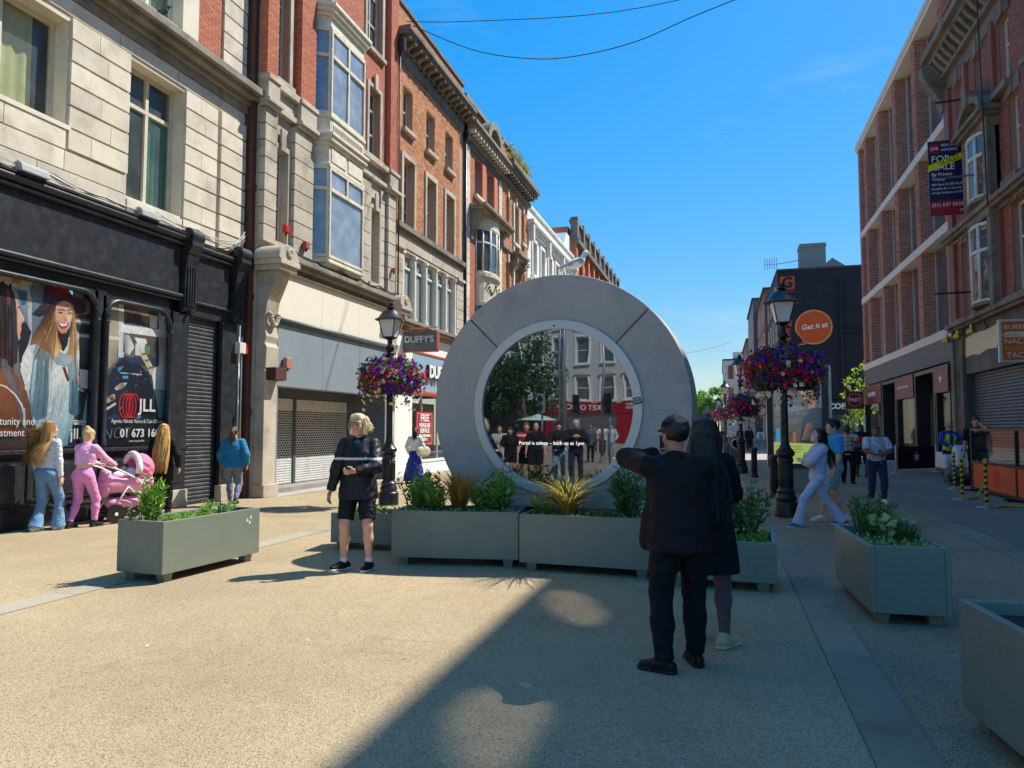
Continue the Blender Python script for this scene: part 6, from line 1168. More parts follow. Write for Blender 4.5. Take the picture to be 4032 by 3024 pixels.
galv = mat('galvanised_pole', hx('8f9496'), .4, .08, 5, metal=.5)
for x, y, h, r, lb in ((-17.6, -30, 12, .16, 'thick grey lighting mast on the plaza'), (-18.0, -30.2, 12, .12, 'slimmer grey mast beside the thick lighting mast'), (-9.3, -14, 6.5, .07, 'slim bent steel pole near the crossing')):
    o = thing('steel_pole', lb, 'pole', (x, y, 0)); MB().tube([(x, y, 0), (x, y, h * .5), (x + .1, y, h)], [r, r * .9, r * .7], 10).build('shaft', galv, o, smooth=True); MB().lathe((x, y, 0), [(r * 1.8, 0), (r * 1.8, .04), (r * 1.1, .3)], 10).build('base_plate', galv, o)
for x, y, lb, lit in ((-9.0, -14.1, 'traffic signal showing a green walking man', True), (-12.4, -14.2, 'traffic signal seen from its grey back', False), (-10.9, -15, 'black traffic signal near the shop crossing', False)):
    o = thing('traffic_signal', lb, 'traffic light', (x, y, 0)); MB().tube([(x, y, 0), (x, y, 3.2)], .055, 8).build('post', galv, o, smooth=True); MB().box((x - .17, y + .08, 2.35), (x + .17, y + .3, 3.25)).build('head', M['iron_black'] if lit or x == -10.9 else galv, o, bevel=.03)
    for k in range(2): MB().lathe((x, y + .3, 2.6 + .4 * k), [(.12, 0), (.13, .08)], 12, (1, 0, 0), (0, 0, 1), (0, 1, 0)).build('visor', M['iron_black'], o)
    if lit:
        gm = bpy.data.materials.new('green_lamp'); gm.use_nodes = True; gm.node_tree.nodes['Principled BSDF'].inputs['Emission Color'].default_value = (.05, 1, .55, 1); gm.node_tree.nodes['Principled BSDF'].inputs['Emission Strength'].default_value = 6
        MB().lathe((x, y + .31, 2.6), [(.0, 0), (.09, .0), (.08, .02), (0, .03)], 12, (1, 0, 0), (0, 0, 1), (0, 1, 0)).build('lens', gm, o)
um = thing('parasol', 'pale green parasol open on the plaza', 'parasol', (-19.7, -30, 0)); MB().lathe((-19.7, -30, 0), [(.03, .05), (.03, 2.7)], 8).build('pole', galv, um); MB().lathe((-19.7, -30, 2.3), [(1.5, 0), (.8, .22), (.05, .45), (.0, .46)], 8).build('canopy', mat('pale_green_canvas', hx('b9d0bc'), .8, .06), um)
MB().lathe((-19.7, -30, 0), [(.35, 0), (.35, .06), (.05, .08)], 12).build('base', M['iron_black'], um)

# ================================================================== portal
PT = thing('portal', 'large round concrete portal ring with a mirror-dark screen', 'portal', (0, 0, 0)); CZ, RO, RI, RS = 1.86, 1.725, 1.127, 1.012
conc = mat('portal_concrete', hx('b0a89e'), .8, .09, 1.3, .3, 70, fine=.06, dirt=(hx('5f5f64'), .35, 1.6))
def ring_seg(a0, a1, ri, ro, y0, y1, n=24, zmin=None):
    A = [R(a0 + (a1 - a0) * i / n) for i in range(n + 1)]; f = lambda r, t: (r * math.cos(t), max(r * math.sin(t), zmin if zmin is not None else -9))
    o_ = [f(ro, t) for t in A]; i_ = [f(ri, t) for t in A]; mb = MB(); V = [(x, y, CZ + z) for y in (y0, y1) for x, z in o_ + i_]; N = n + 1; F = []
    for i in range(n):
        F += [(i, i + 1, N + i + 1, N + i), (2 * N + i, 3 * N + i, 3 * N + i + 1, 2 * N + i + 1), (i, 2 * N + i, 2 * N + i + 1, i + 1), (N + i, N + i + 1, 3 * N + i + 1, 3 * N + i)]
    F += [(0, N, 3 * N, 2 * N), (n, 2 * N + n, 3 * N + n, N + n)]; return mb.add(V, F)
gap = .28
for a0, a1, zm in ((45, 135, None), (135, 225, None), (225, 315, -1.28), (-45, 45, None)):
    ring_seg(a0 + gap, a1 - gap, RI - .02, RO, 0, .5, 36, zm).build('concrete_segment', conc, PT, smooth=True, bevel=.012, auto=35)
ring_seg(0, 360, RI - .05, RO - .02, .03, .47, 96, -1.26).build('core_ring', M['iron_black'], PT)
steel_b = mat('brushed_steel', hx('c9c6c0'), .42, .05, 3, .06, 120, metal=.25)
ring_seg(0, 360, RS, RI, -.035, .06, 128).build('steel_ring', steel_b, PT, smooth=True, auto=35, bevel=.004)
ms = bpy.data.materials.new('mirror_dark_screen'); ms.use_nodes = True; n_, l_ = ms.node_tree.nodes, ms.node_tree.links; n_.remove(n_['Principled BSDF'])
gl = n_.new('ShaderNodeBsdfGlossy'); gl.inputs['Color'].default_value = (.25, .265, .28, 1); gl.inputs['Roughness'].default_value = .012; df = n_.new('ShaderNodeBsdfDiffuse'); df.inputs['Color'].default_value = (.006, .007, .009, 1); ad = n_.new('ShaderNodeAddShader'); l_.new(gl.outputs[0], ad.inputs[0]); l_.new(df.outputs[0], ad.inputs[1]); l_.new(ad.outputs[0], n_['Material Output'].inputs[0])
tc_ = n_.new('ShaderNodeTexCoord'); nz_ = n_.new('ShaderNodeTexNoise'); nz_.inputs['Scale'].default_value = 1.5; nz_.inputs['Detail'].default_value = 1.0; bp_ = n_.new('ShaderNodeBump'); bp_.inputs['Strength'].default_value = .05; bp_.inputs['Distance'].default_value = .025; l_.new(tc_.outputs['Object'], nz_.inputs['Vector']); l_.new(nz_.outputs['Fac'], bp_.inputs['Height']); l_.new(bp_.outputs[0], gl.inputs['Normal'])
MB().lathe((0, 0, CZ), [(0, .0), (RS + .005, .0), (RS + .005, .03), (0, .03)], 96, (1, 0, 0), (0, 0, 1), (0, 1, 0)).build('screen', ms, PT)
em = bpy.data.materials.new('screen_text_glow'); em.use_nodes = True; em.node_tree.nodes['Principled BSDF'].inputs['Emission Color'].default_value = (1, 1, 1, 1); em.node_tree.nodes['Principled BSDF'].inputs['Emission Strength'].default_value = .55
text('Portal is asleep – back up at 1pm', .066, em, PT, Fr('N', -.004), -.06, .0, 1.40, 'CENTER', .0005, sx=1.0)
MB().lathe((0, -.036, CZ + 1.05), [(.0, .0), (.014, .0), (.014, -.003), (0, -.004)], 12, (1, 0, 0), (0, 0, 1), (0, 1, 0)).build('camera_lens', M['iron_black'], PT)
MB().obox((1.065, -.0375, 1.93), (1, 0, .2), (0, 1, 0), (-.2, 0, 1), .052, .001, .042).build('sticker', M['iron_black'], PT)
for s_, z in (('NORTH', 1.948), ('COAST', 1.915)): text(s_, .033, M['white_letter'], PT, Fr('N', -.0395), 1.065, 0, z, 'CENTER', .0003, rot=R(11))
MB().box((-1.0, .02, 0), (1.0, .48, .6)).build('plinth', M['iron_black'], PT); MB().box((-1.62, .3, 0), (-1.5, .42, 1.0)).build('side_post', M['iron_black'], PT)
PT.location = (-2.03, 9.1, 0); PT.rotation_euler = (0, 0, R(-5))
bird('gull', 'white herring gull with grey wings standing on the portal', 'bird', (-1.8, 9.33, 3.57), R(-62), .66, mat('gull_white', hx('e8e8e4'), .7, .06, 10), mat('gull_grey_wing', hx('a4a8ac'), .7, .15, 30, dirt=(hx('e0e0dc'), .7, 18)), mat('gull_beak', hx('d8a020'), .5), mat('gull_leg', hx('d89a90'), .6))

# ================================================================== planters and their plants
pg = mat('sage_green_powder_coat', hx('7b8272'), .45, .06, 3, .05, 200, spec=.45, dirt=(hx('666a5c'), .5, 3)); soil = mat('planter_soil', hx('3a2e24'), .95, .25, 8, .5, 40)
def planter(label, L, W, H, loc, rz, foot=.09):
    o = thing('planter', label, 'planter', (0, 0, 0), 'sage green planters around the portal'); t = .045
    b = MB(); z0, z1 = foot, H; x, y = L / 2, W / 2
    b.box((-x, -y, z0), (x, -y + t, z1)); b.box((-x, y - t, z0), (x, y, z1)); b.box((-x, -y + t, z0), (-x + t, y - t, z1)); b.box((x - t, -y + t, z0), (x, y - t, z1)); b.box((-x + t, -y + t, z0), (x - t, y - t, z0 + .03))
    b.build('box', pg, o, bevel=.006, seg=2, fix=False)
    MB().box((-x + t, -y + t, z0 + .03), (x - t, y - t, z1 - .07)).build('soil', soil, o)
    for sx in (-1, 1):
        for sy in (-1, 1):
            cx, cy = sx * (x - .13), sy * (y - .1); q = MB(); w0, w1 = .06, .045
            q.add([(cx - w1, cy - w1, 0), (cx + w1, cy - w1, 0), (cx + w1, cy + w1, 0), (cx - w1, cy + w1, 0), (cx - w0, cy - w0, z0 - .001), (cx + w0, cy - w0, z0 - .001), (cx + w0, cy + w0, z0 - .001), (cx - w0, cy + w0, z0 - .001)], [(0, 3, 2, 1), (4, 5, 6, 7), (0, 1, 5, 4), (1, 2, 6, 5), (2, 3, 7, 6), (3, 0, 4, 7)])
            q.build('leg', pg, o)
    o.location = (*loc, 0); o.rotation_euler = (0, 0, rz); return o
Lg = {'laurel': leaf_mat('laurel_leaf', hx('4a7a2a'), hx('8fb84a'), .25, .32), 'herb': leaf_mat('herb_leaf', hx('5d8a34'), hx('98bd58')), 'sage': leaf_mat('sage_leaf', hx('6f8f5a'), hx('a8bf8a')), 'dark': leaf_mat('dark_shrub_leaf', hx('385c2a'), hx('628844'), .25), 'gold': leaf_mat('golden_grass', hx('9a8a44'), hx('cdbd78'), .4), 'tan': leaf_mat('copper_grass', hx('8a6a34'), hx('b59a58'), .4), 'ivy': leaf_mat('ivy_leaf', hx('4f7a34'), hx('b9cc8a'), .25)}
stem_m = mat('plant_stem', hx('4a5a2c'), .7, .15, 20)
def shrub(label, loc, h, r, ns, per, size, m, seed, wid=.32, name='shrub', up=.75):
    g = np.random.default_rng(seed); o = thing(name, label, 'plant', loc); x, y, z = loc; t = MB(); P, D = [], []
    for i in range(ns):
        a = g.uniform(0, 6.28); rr = r * math.sqrt(g.random()); hh = 1.32 * h * g.uniform(.6, 1.08) * (1 - .25 * rr / r); b0 = Vector((x + math.cos(a) * rr * .35, y + math.sin(a) * rr * .35, z)); e = Vector((x + math.cos(a) * rr, y + math.sin(a) * rr, z + hh)); mid = b0.lerp(e, .5) + Vector((0, 0, hh * .08))
        t.tube([b0, mid, e], [.006, .005, .002], 4)
        for k in range(per):
            q = .18 + .82 * (k + g.random()) / per; p = b0.lerp(mid, q * 2) if q < .5 else mid.lerp(e, q * 2 - 1); w = g.uniform(0, 6.28); P.append(p); D.append((math.cos(w), math.sin(w), up * g.uniform(.4, 1.6)))
    t.build('stems', stem_m, o, fix=False); mobj('leaves', mesh_np('leaves', *leaves_np(P, D, size, wid, .15, seed), m), o); return o
def grass(label, loc, h, n, m, seed, spread=.35, name='ornamental_grass'):
    g = np.random.default_rng(seed); o = thing(name, label, 'plant', loc); V, F = [], []; x, y, z = loc
    for i in range(n):
        a = g.uniform(0, 6.28); d = Vector((math.cos(a), math.sin(a), 0)); s = Vector((-d.y, d.x, 0)); hh = 1.2 * h * g.uniform(.5, 1.1); sp = spread * g.uniform(.2, 1.2); w = .006 * g.uniform(.7, 1.4); b = Vector((x, y, z)) + d * g.uniform(0, .06); k = len(V)
        for j in range(6):
            u = j / 5; p = b + d * sp * u ** 1.8 + Vector((0, 0, hh * (u - .38 * u ** 3.2))); ww = w * (1 - .8 * u); V += [p - s * ww, p + s * ww]
        F += [(k + 2 * j, k + 2 * j + 1, k + 2 * j + 3, k + 2 * j + 2) for j in range(5)]
    mobj('blades', mesh_np('blades', V, F, m), o); return o
def cover(label, pts, size, m, seed, n=500, h=.1, name='ground_cover'):
    g = np.random.default_rng(seed); (x0, y0), (x1, y1), (x3, y3), z = pts; a, b = g.random(n), g.random(n); P = np.stack([x0 + (x1 - x0) * a + (x3 - x0) * b, y0 + (y1 - y0) * a + (y3 - y0) * b, z + g.random(n) * h], 1); D = g.normal(size=(n, 3)) + vv(0, 0, .8)
    o = mobj(name, mesh_np(name, *leaves_np(P, D, size, .6, .15, seed), m)); return tag(o, label, 'plant', kind='stuff')
def in_box(loc, rz, u, v, z): c, s = math.cos(rz), math.sin(rz); return (loc[0] + u * c - v * s, loc[1] + u * s + v * c, z)
TALL, LOW = .63, .48
# long planter by the shops: long side along the street
pL = ((-5.76, 6.98), R(86)); planter('sage planter standing alone with a tall twiggy shrub, beside the pram', 1.48, .62, TALL, *pL)
q = lambda u, v, z=.55: in_box(*pL, u, v, z)
shrub('tall leafy laurel shrub at the end of the lone planter', q(-.55, .05), .44, .17, 20, 14, .085, Lg['laurel'], 11); shrub('thin bare twigged shrub leaning out of the lone planter', q(-.6, .18), .34, .2, 9, 5, .05, Lg['sage'], 12)
cover('low feathery green groundcover in the lone planter', (q(-.35, -.2)[:2], q(.2, -.2)[:2], q(-.35, .2)[:2], .55), .035, Lg['herb'], 13, 700, .08); shrub('small upright bright green plant in the lone planter', q(.12, -.05), .2, .07, 7, 8, .06, Lg['herb'], 14); shrub('pale sage plant with broad leaves in the lone planter', q(.48, 0), .13, .2, 14, 6, .09, Lg['sage'], 15, .5, up=.4); shrub('dead brown seed stalk in the lone planter', q(.3, -.1), .3, .04, 3, 5, .03, Lg['tan'], 16)
for u, v in ((.52, .5), (.58, .53), (.56, .47)): MB().box((u - .014, -.3125, v - .018), (u + .014, -.309, v + .018)).build('scuff_sticker', wht, bpy.data.objects['planter'])
# low planter behind the woman in shorts
pS = ((-4.25, 9.0), R(6)); planter('low sage planter half hidden behind the woman in shorts', 1.5, .6, LOW, *pS)
shrub('pale broad leaved plant in the low planter behind the woman', in_box(*pS, -.35, 0, .42), .12, .2, 14, 6, .08, Lg['sage'], 17, .5, up=.4); shrub('dense dark shrub beside the woman in shorts', in_box(*pS, .35, .1, .42), .5, .34, 40, 14, .085, Lg['dark'], 18); cover('feathery herb in the low planter behind the woman', (in_box(*pS, -.6, -.2, 0)[:2], in_box(*pS, .5, -.2, 0)[:2], in_box(*pS, -.6, .2, 0)[:2], .42), .035, Lg['herb'], 19, 500, .12)
# the two tall planters before the portal
pA = ((-3.02, 8.28), R(8)); planter('tall sage planter before the portal with copper grass', 1.5, .68, TALL, *pA); qa = lambda u, v, z=.55: in_box(*pA, u, v, z)
for i, (u, v, h, r) in enumerate(((-.5, .1, .40, .2), (-.28, -.05, .3, .15), (.28, 0, .32, .2), (.5, .05, .46, .2))): shrub('glossy laurel clump in the tall planter ' + ('at its outer end', 'next to the copper grass', 'beyond the copper grass', 'leaning towards the portal')[i], qa(u, v), h, r, 26, 13, .085, Lg['laurel'], 20 + i)
grass('copper brown ornamental grass tuft before the portal', qa(-.02, .02), .66, 440, Lg['tan'], 25, .5); cover('variegated groundcover under the laurel clumps', (qa(-.7, -.3)[:2], qa(.65, -.3)[:2], qa(-.7, .25)[:2], .55), .04, Lg['ivy'], 26, 900, .08)
pB = ((-1.42, 8.22), R(-4)); planter('tall sage planter before the portal with pale golden grass', 1.5, .68, TALL, *pB); qb = lambda u, v, z=.55: in_box(*pB, u, v, z)
grass('pale golden ornamental grass before the portal', qb(-.28, 0), .62, 560, Lg['gold'], 27, .75); shrub('bright green leafy plant next to the golden grass', qb(-.58, 0), .26, .15, 20, 9, .075, Lg['herb'], 28); shrub('dark laurel beside the man in the dark jacket', qb(.42, .02), .48, .22, 26, 14, .1, Lg['dark'], 29); cover('variegated groundcover under the golden grass', (qb(-.7, -.3)[:2], qb(.65, -.3)[:2], qb(-.7, .25)[:2], .55), .04, Lg['ivy'], 30, 900, .07); grass('short dry grass tuft next to the dark laurel', qb(.12, -.1), .2, 90, Lg['tan'], 31, .2)
pC = ((-.02, 7.95), R(-3)); planter('low sage planter behind the couple with grey leaved herbs', 1.1, .85, LOW, *pC); qc = lambda u, v, z=.42: in_box(*pC, u, v, z)
shrub('dense dark shrub in the low planter behind the couple', qc(.22, .15), .48, .3, 34, 15, .09, Lg['dark'], 32); shrub('spiky dark plant in the low planter behind the couple', qc(-.1, .2), .36, .22, 26, 12, .07, Lg['dark'], 33, .18); shrub('grey green sage with oval leaves behind the couple', qc(-.05, -.15), .2, .2, 16, 7, .1, Lg['sage'], 34, .5, up=.5); cover('leafy groundcover in the low planter behind the couple', (qc(-.5, -.38)[:2], qc(.48, -.38)[:2], qc(-.5, .3)[:2], .42), .045, Lg['herb'], 35, 800, .08)
# planter on the shaded side
pR = ((1.42, 7.25), R(93)); planter('shaded sage planter with tangled herbs beside the granite strip', 1.36, .6, TALL, *pR); qr = lambda u, v, z=.55: in_box(*pR, u, v, z)
shrub('twiggy shrub in the shaded planter', qr(.15, .05), .36, .22, 30, 12, .06, Lg['dark'], 36); shrub('tall sprigged herb in the shaded planter', qr(.4, .1), .4, .16, 14, 12, .05, Lg['dark'], 37); shrub('round leaved grey plant in the shaded planter', qr(-.05, 0), .22, .18, 14, 7, .09, Lg['sage'], 38, .8, up=.5); cover('variegated ivy groundcover in the shaded planter', (qr(-.6, -.25)[:2], qr(.1, -.25)[:2], qr(-.6, .25)[:2], .55), .04, Lg['ivy'], 39, 800, .06); grass('fine dark grass in the shaded planter', qr(-.15, -.15), .3, 150, Lg['dark'], 40, .2)
pQ = ((1.72, 3.62), R(96)); planter('nearly empty sage planter holding only sparse sprigs', 1.9, .78, .66, *pQ); cover('sparse green sprigs in the nearly empty planter', (in_box(*pQ, -.6, -.3, 0)[:2], in_box(*pQ, .3, -.3, 0)[:2], in_box(*pQ, -.6, .1, 0)[:2], .5), .03, Lg['herb'], 41, 300, .08)

# ================================================================== lamps with flower baskets
def lamp_post(label, loc):
    o = thing('street_lamp', label, 'street lamp', (0, 0, 0), 'black lantern street lamps')
    MB().lathe((0, 0, 0), [(.21, 0), (.21, .24), (.19, .27), (.17, .28), (.185, .34), (.16, .40), (.15, .42), (.165, .46), (.13, .50), (.125, .52), (.125, .98), (.14, 1.0), (.14, 1.05), (.12, 1.07), (.165, 1.12), (.165, 1.17), (.1, 1.25), (.075, 1.32), (.062, 1.5), (.055, 3.0)], 24).build('post', M['iron_black'], o, smooth=True, auto=35)
    f = MB()
    for i in range(14): a = 2 * math.pi * i / 14; f.tube([(.125 * math.cos(a), .125 * math.sin(a), .54), (.125 * math.cos(a), .125 * math.sin(a), .96)], .012, 5)
    for i in range(10): a = 2 * math.pi * i / 10; f.tube([(.06 * math.cos(a), .06 * math.sin(a), 1.45), (.054 * math.cos(a), .054 * math.sin(a), 2.9)], .008, 5)
    f.build('fluting', M['iron_black'], o, smooth=True)
    MB().lathe((0, 0, 3.0), [(.055, 0), (.07, .02), (.06, .05), (.05, .1), (.085, .14), (.085, .19), (.055, .22), (.095, .28), (.095, .32), (.05, .38), (.045, .46), (.09, .5), (.05, .52)], 20).build('knop', M['iron_black'], o, smooth=True, auto=40)
    MB().box((-.062, -.064, 2.86), (.062, -.05, 2.98)).build('sticker', mat('lamp_sticker', hx('d8cf9a'), .5, .1, 30), o)
    ln = MB(); zb, zt, wb, wt = 3.53, 3.9, .105, .185
    cs = [((sx * wb, sy * wb, zb), (sx * wt, sy * wt, zt)) for sx, sy in ((-1, -1), (1, -1), (1, 1), (-1, 1))]
    for a, b in cs: ln.tube([a, b], .012, 6)
    for i in range(4): ln.tube([cs[i][0], cs[(i + 1) % 4][0]], .012, 6); ln.tube([cs[i][1], cs[(i + 1) % 4][1]], .014, 6); ln.tube([(0, 0, 3.46), cs[i][0]], .012, 6)
    ln.build('lantern_frame', M['iron_black'], o, smooth=True)
    gmat = mat('frosted_lantern_pane', hx('d8dad8'), .35, .05, 5)
    for i in range(4):
        (a, b), (c_, d_) = cs[i], cs[(i + 1) % 4]; MB().poly([a, c_, d_, b]).build('pane', gmat, o, fix=False)
    MB().lathe((0, 0, 3.9), [(.245, -.012), (.33, -.0), (.33, .01), (.27, .035), (.19, .15), (.15, .19), (.07, .2), (.055, .235), (.09, .26), (.09, .275), (.05, .3), (.06, .325), (.055, .36), (.0, .375)], 4 * 4).build('lantern_roof', M['iron_black'], o, smooth=True, auto=35)
    o.location = loc; return o
fl_m = [leaf_mat('petunia_purple', hx('4a1f8a'), hx('6f35b8'), .3), leaf_mat('petunia_pink', hx('c01858'), hx('e83a80'), .3), leaf_mat('petunia_cream', hx('d8d6a0'), hx('f0eccb'), .3), leaf_mat('geranium_red', hx('a0141e'), hx('d0283c'), .3)]
def flowers_np(P, D, size, seed):
    g = np.random.default_rng(seed); n = len(P); D = D / (np.linalg.norm(D, axis=1, keepdims=True) + 1e-9); A = np.cross(D, g.normal(size=(n, 3))); A /= np.linalg.norm(A, axis=1, keepdims=True); B = np.cross(D, A); s = (size * g.uniform(.7, 1.2, n))[:, None]; V = [P]
    for k in range(10): t = 2 * math.pi * k / 10; r = 1.0 if k % 2 == 0 else .72; V.append(P + (A * math.cos(t) + B * math.sin(t)) * s * r + D * s * (.5 + .12 * (k % 2)))
    V = np.stack(V, 1).reshape(-1, 3); q = 11 * np.arange(n)[:, None]; F = np.concatenate([q + np.array([[0, 1 + k, 1 + (k + 1) % 10]]) for k in range(10)]); return V, F
def basket(label, loc, seed=1):
    g = np.random.default_rng(seed); o = thing('flower_basket', label, 'flower basket', (0, 0, 0), 'flower baskets round the lamp posts')
    for s in (-1, 1): MB().lathe((s * .34, 0, 2.45), [(.0, -.18), (.2, -.16), (.3, .0), (.32, .2), (.27, .2), (.0, .12)], 14).build('bowl', mat('dark_green_basket', hx('1f2a26'), .6, .1), o, smooth=True, auto=40)
    n = 3000; th = g.uniform(0, 6.28, n); ph = np.arcsin(g.uniform(-.75, 1, n)); rr = g.uniform(.72, 1.02, n) * (1 + .12 * np.sin(5 * th + 3 * ph) + .06 * np.sin(11 * th)); Q = np.stack([.74 * np.cos(ph) * np.cos(th), .60 * np.cos(ph) * np.sin(th), .42 * np.sin(ph)], 1) * rr[:, None]; P = Q + vv(0, 0, 2.66); Dn = Q / vv(.5, .4, .3)
    dr = g.random(n) < .3; P[dr, 2] -= g.random(dr.sum()) ** 2 * .42
    mobj('foliage', mesh_np('foliage', *leaves_np(P[:2100] * vv(.97, .97, 1), Dn[:2100] + g.normal(size=(2100, 3)) * .8, .075, .6, .2, seed), leaf_mat('basket_leaf', hx('2f4f22'), hx('6a8a3e'))), o)
    th2 = np.arctan2(P[:, 1], P[:, 0]); sel = g.random(n); zrel = P[:, 2] - 2.66
    kind = np.where(sel < .56, 0, np.where(sel < .76, 1, np.where(sel < .86, 2, 3))); kind = np.where((zrel < -.3) & (sel > .4), 2, kind); kind = np.where((zrel > .2) & (sel < .75), 0, kind)
    clump = (np.sin(th * 3 + seed) + np.sin(ph * 7 + th * 2)) > .6; kind = np.where(clump & (kind == 0) & (zrel < .2), 1, kind); idx = np.arange(2100, n)
    for k, nm in enumerate(('purple_flowers', 'pink_flowers', 'cream_flowers', 'red_flowers')):
        j = idx[kind[idx] == k]
        if len(j): mobj(nm, mesh_np(nm, *flowers_np(P[j] + Dn[j] / (np.linalg.norm(Dn[j], axis=1, keepdims=True)) * .02, Dn[j] + g.normal(size=(len(j), 3)) * .5, .05, seed + k), fl_m[k]), o)['kind'] = 'stuff'
    o.location = loc; o.scale = (.93, .93, 1); return o
lpost = lamp_post('black lantern lamp post beside the shuttered grey shop', (-6.71, 14.0, 0)); bsk = basket('sunlit basket of purple and pink petunias before the shuttered shop', (-6.71, 14.0, .02))
bsk2 = basket('shaded flower basket on the lamp before the sunglasses advertisement', (1.13, 14.06, 0), 5)
copy_tree(lpost, (1.13, 14.06, 0), R(8), 'black lantern lamp post before the sunglasses advertisement')
copy_tree(lpost, (.72, 27.3, 0), R(20), 'black lantern lamp post beside the litter bin'); copy_tree(bsk2, (.82, 27.3, -.25), R(70), 'shaded flower basket above the litter bin')
copy_tree(lpost, (.3, 42, 0), 0, 'black lantern lamp post past the sunlit crossing'); copy_tree(bsk2, (.25, 42, -.2), R(140), 'flower basket on the lamp past the sunlit crossing')
copy_tree(lpost, (-.1, 62, 0), 0, 'small far lantern lamp post before the red shop'); copy_tree(bsk2, (-.9, 58, -.3), R(30), 'far flower basket before the red shop')
def bollard(label, loc, h=1.0, r=.085):
    o = thing('bollard', label, 'bollard', (0, 0, 0), 'black fluted bollards'); MB().lathe((0, 0, 0), [(r * 1.35, 0), (r * 1.35, .08), (r, .12), (r, h - .16), (r * 1.3, h - .12), (r * 1.3, h - .04), (r * .7, h), (0, h)], 18).build('shaft', M['iron_black'], o, smooth=True, auto=35); f = MB()
    for i in range(10): a = 2 * math.pi * i / 10; f.tube([(r * math.cos(a), r * math.sin(a), .15), (r * math.cos(a), r * math.sin(a), h - .2)], .011, 5)
    f.build('fluting', M['iron_black'], o, smooth=True); o.location = loc; return o
b1 = bollard('black fluted bollard beside the sunglasses advertisement', (1.19, 17.9, 0)); copy_tree(b1, (1.06, 25.1, 0), 0, 'black fluted bollard beside the litter bin'); copy_tree(b1, (.35, 33, 0), 0, 'black fluted bollard beyond the litter bin')
bn = thing('litter_bin', 'grey hooded litter bin with a round blue rimmed opening', 'bin', (.69, 29.4, 0)); x, y = .62, 29.4
MB().prism([(x - .28, y, 0), (x + .28, y, 0), (x + .28, y, 1.0)] + [(x + .28 * math.cos(t), y, 1.0 + .32 * math.sin(t)) for t in [R(15 * i) for i in range(1, 12)]] + [(x - .28, y, 1.0)], (0, .5, 0)).build('body', mat('bin_grey', hx('4c5356'), .45, .06), bn, bevel=.02); MB().lathe((x, y - .005, 1.02), [(.17, 0), (.2, -.03), (.23, 0)], 18, (1, 0, 0), (0, 0, 1), (0, 1, 0)).build('opening_rim', mat('bin_rim', hx('c0ccd4'), .4), bn, smooth=True); MB().lathe((x, y - .004, 1.02), [(.0, 0), (.17, 0)], 18, (1, 0, 0), (0, 0, 1), (0, 1, 0)).build('opening', mat('bin_blue', hx('2a5a9a'), .5), bn)

# ================================================================== illuminated-size advertisement panel
AD = thing('advert_panel', 'tall advertisement panel showing a smiling woman in sunglasses', 'advertisement', (1.9, 19.5, 0)); NA = Fr('N', 19.5)
part('base', M['concrete'], AD, (1.25, 2.6, -.3, .0, 0, .62), fr=NA, bevel=.02); part('frame', M['iron_black'], AD, (1.15, 1.3, -.25, .06, .62, 3.2), (2.45, 2.6, -.25, .06, .62, 3.2), (1.3, 2.45, -.25, .06, .62, .72), (1.3, 2.45, -.25, .06, 3.1, 3.2), fr=NA, bevel=.01); part('side_trim', M['white_paint'], AD, (2.6, 2.68, -.25, .02, .5, 3.2), fr=NA)
pr = Print(lambda a, b, k: (a, 19.5 - .01 - k, b)); h_ = lambda s: hx(s, .75)
pr.poly([(1.3, .72), (2.45, .72), (2.45, 3.1), (1.3, 3.1)], [h_('c8d878'), h_('c8d878'), h_('6a88a0'), h_('86b0d0')]); pr.poly([(1.3, 1.22), (2.45, 1.22), (2.45, 2.75), (1.3, 2.8)], [h_('6a665c'), h_('565a5c'), h_('6a7880'), h_('808a8c')])
pr.blob(1.7, 2.1, .35, .08, h_('8f918c')); pr.blob(1.6, 1.75, .3, .06, h_('7a7870')); pr.blob(1.5, 1.45, .25, .1, h_('5a564c'))
pr.poly([(1.92, 1.25), (1.98, 1.75), (2.1, 2.05), (2.3, 2.15), (2.45, 2.1), (2.45, 1.2)], [h_('3a3c44'), h_('4a5666'), h_('55657a'), h_('48566a'), h_('3a4252'), h_('2c2a2e')]); pr.poly([(1.95, 1.3), (2.1, 1.75), (2.25, 1.7), (2.2, 1.35)], [h_('8a6a5c'), h_('a07c6a'), h_('6a4e46'), h_('5a423c')])
pr.poly([(1.98, 2.75), (1.95, 2.6), (1.9, 2.55), (1.96, 2.5), (1.96, 2.4), (2.05, 2.32), (2.16, 2.3), (2.12, 2.08), (2.3, 2.12), (2.28, 2.5), (2.2, 2.8)], [h_('d0a08a')] * 6 + [h_('b88570')] * 3 + [h_('c09078')] * 2); pr.blob(2.18, 2.85, .2, .18, h_('3a2a26')); pr.blob(2.33, 2.6, .1, .2, h_('33251f')); pr.blob(2.03, 2.62, .075, .05, h_('1c1c20')); pr.blob(1.94, 2.63, .03, .045, h_('1c1c20')); pr.poly([(1.98, 2.45), (2.07, 2.46), (2.03, 2.41)], h_('f4f0ea')); pr.blob(2.27, 2.55, .04, .06, h_('c89880'))
for i, (cc, w_) in enumerate((('4aa8d8', .1), ('2a50a8', .08), ('c8784a', .07))): pr.poly([(1.36 + i * .2, 1.25), (1.36 + i * .2 + w_, 1.25), (1.36 + i * .2 + w_, 1.6 - .05 * i), (1.36 + i * .2, 1.6 - .05 * i)], h_(cc))
pr.poly([(1.3, .72), (2.45, .72), (2.45, 1.2), (1.3, 1.26)], h_('c9dc70')); pr.build('poster', AD, print_mat('ad_ink', .3, glow=.35))
for i, s in enumerate(('With you', 'for taking', 'on the great', 'outdoors')): text(s, .16, M['white_letter'], AD, NA, 1.36, .03, 2.3 - .16 * i, 'LEFT', .001)
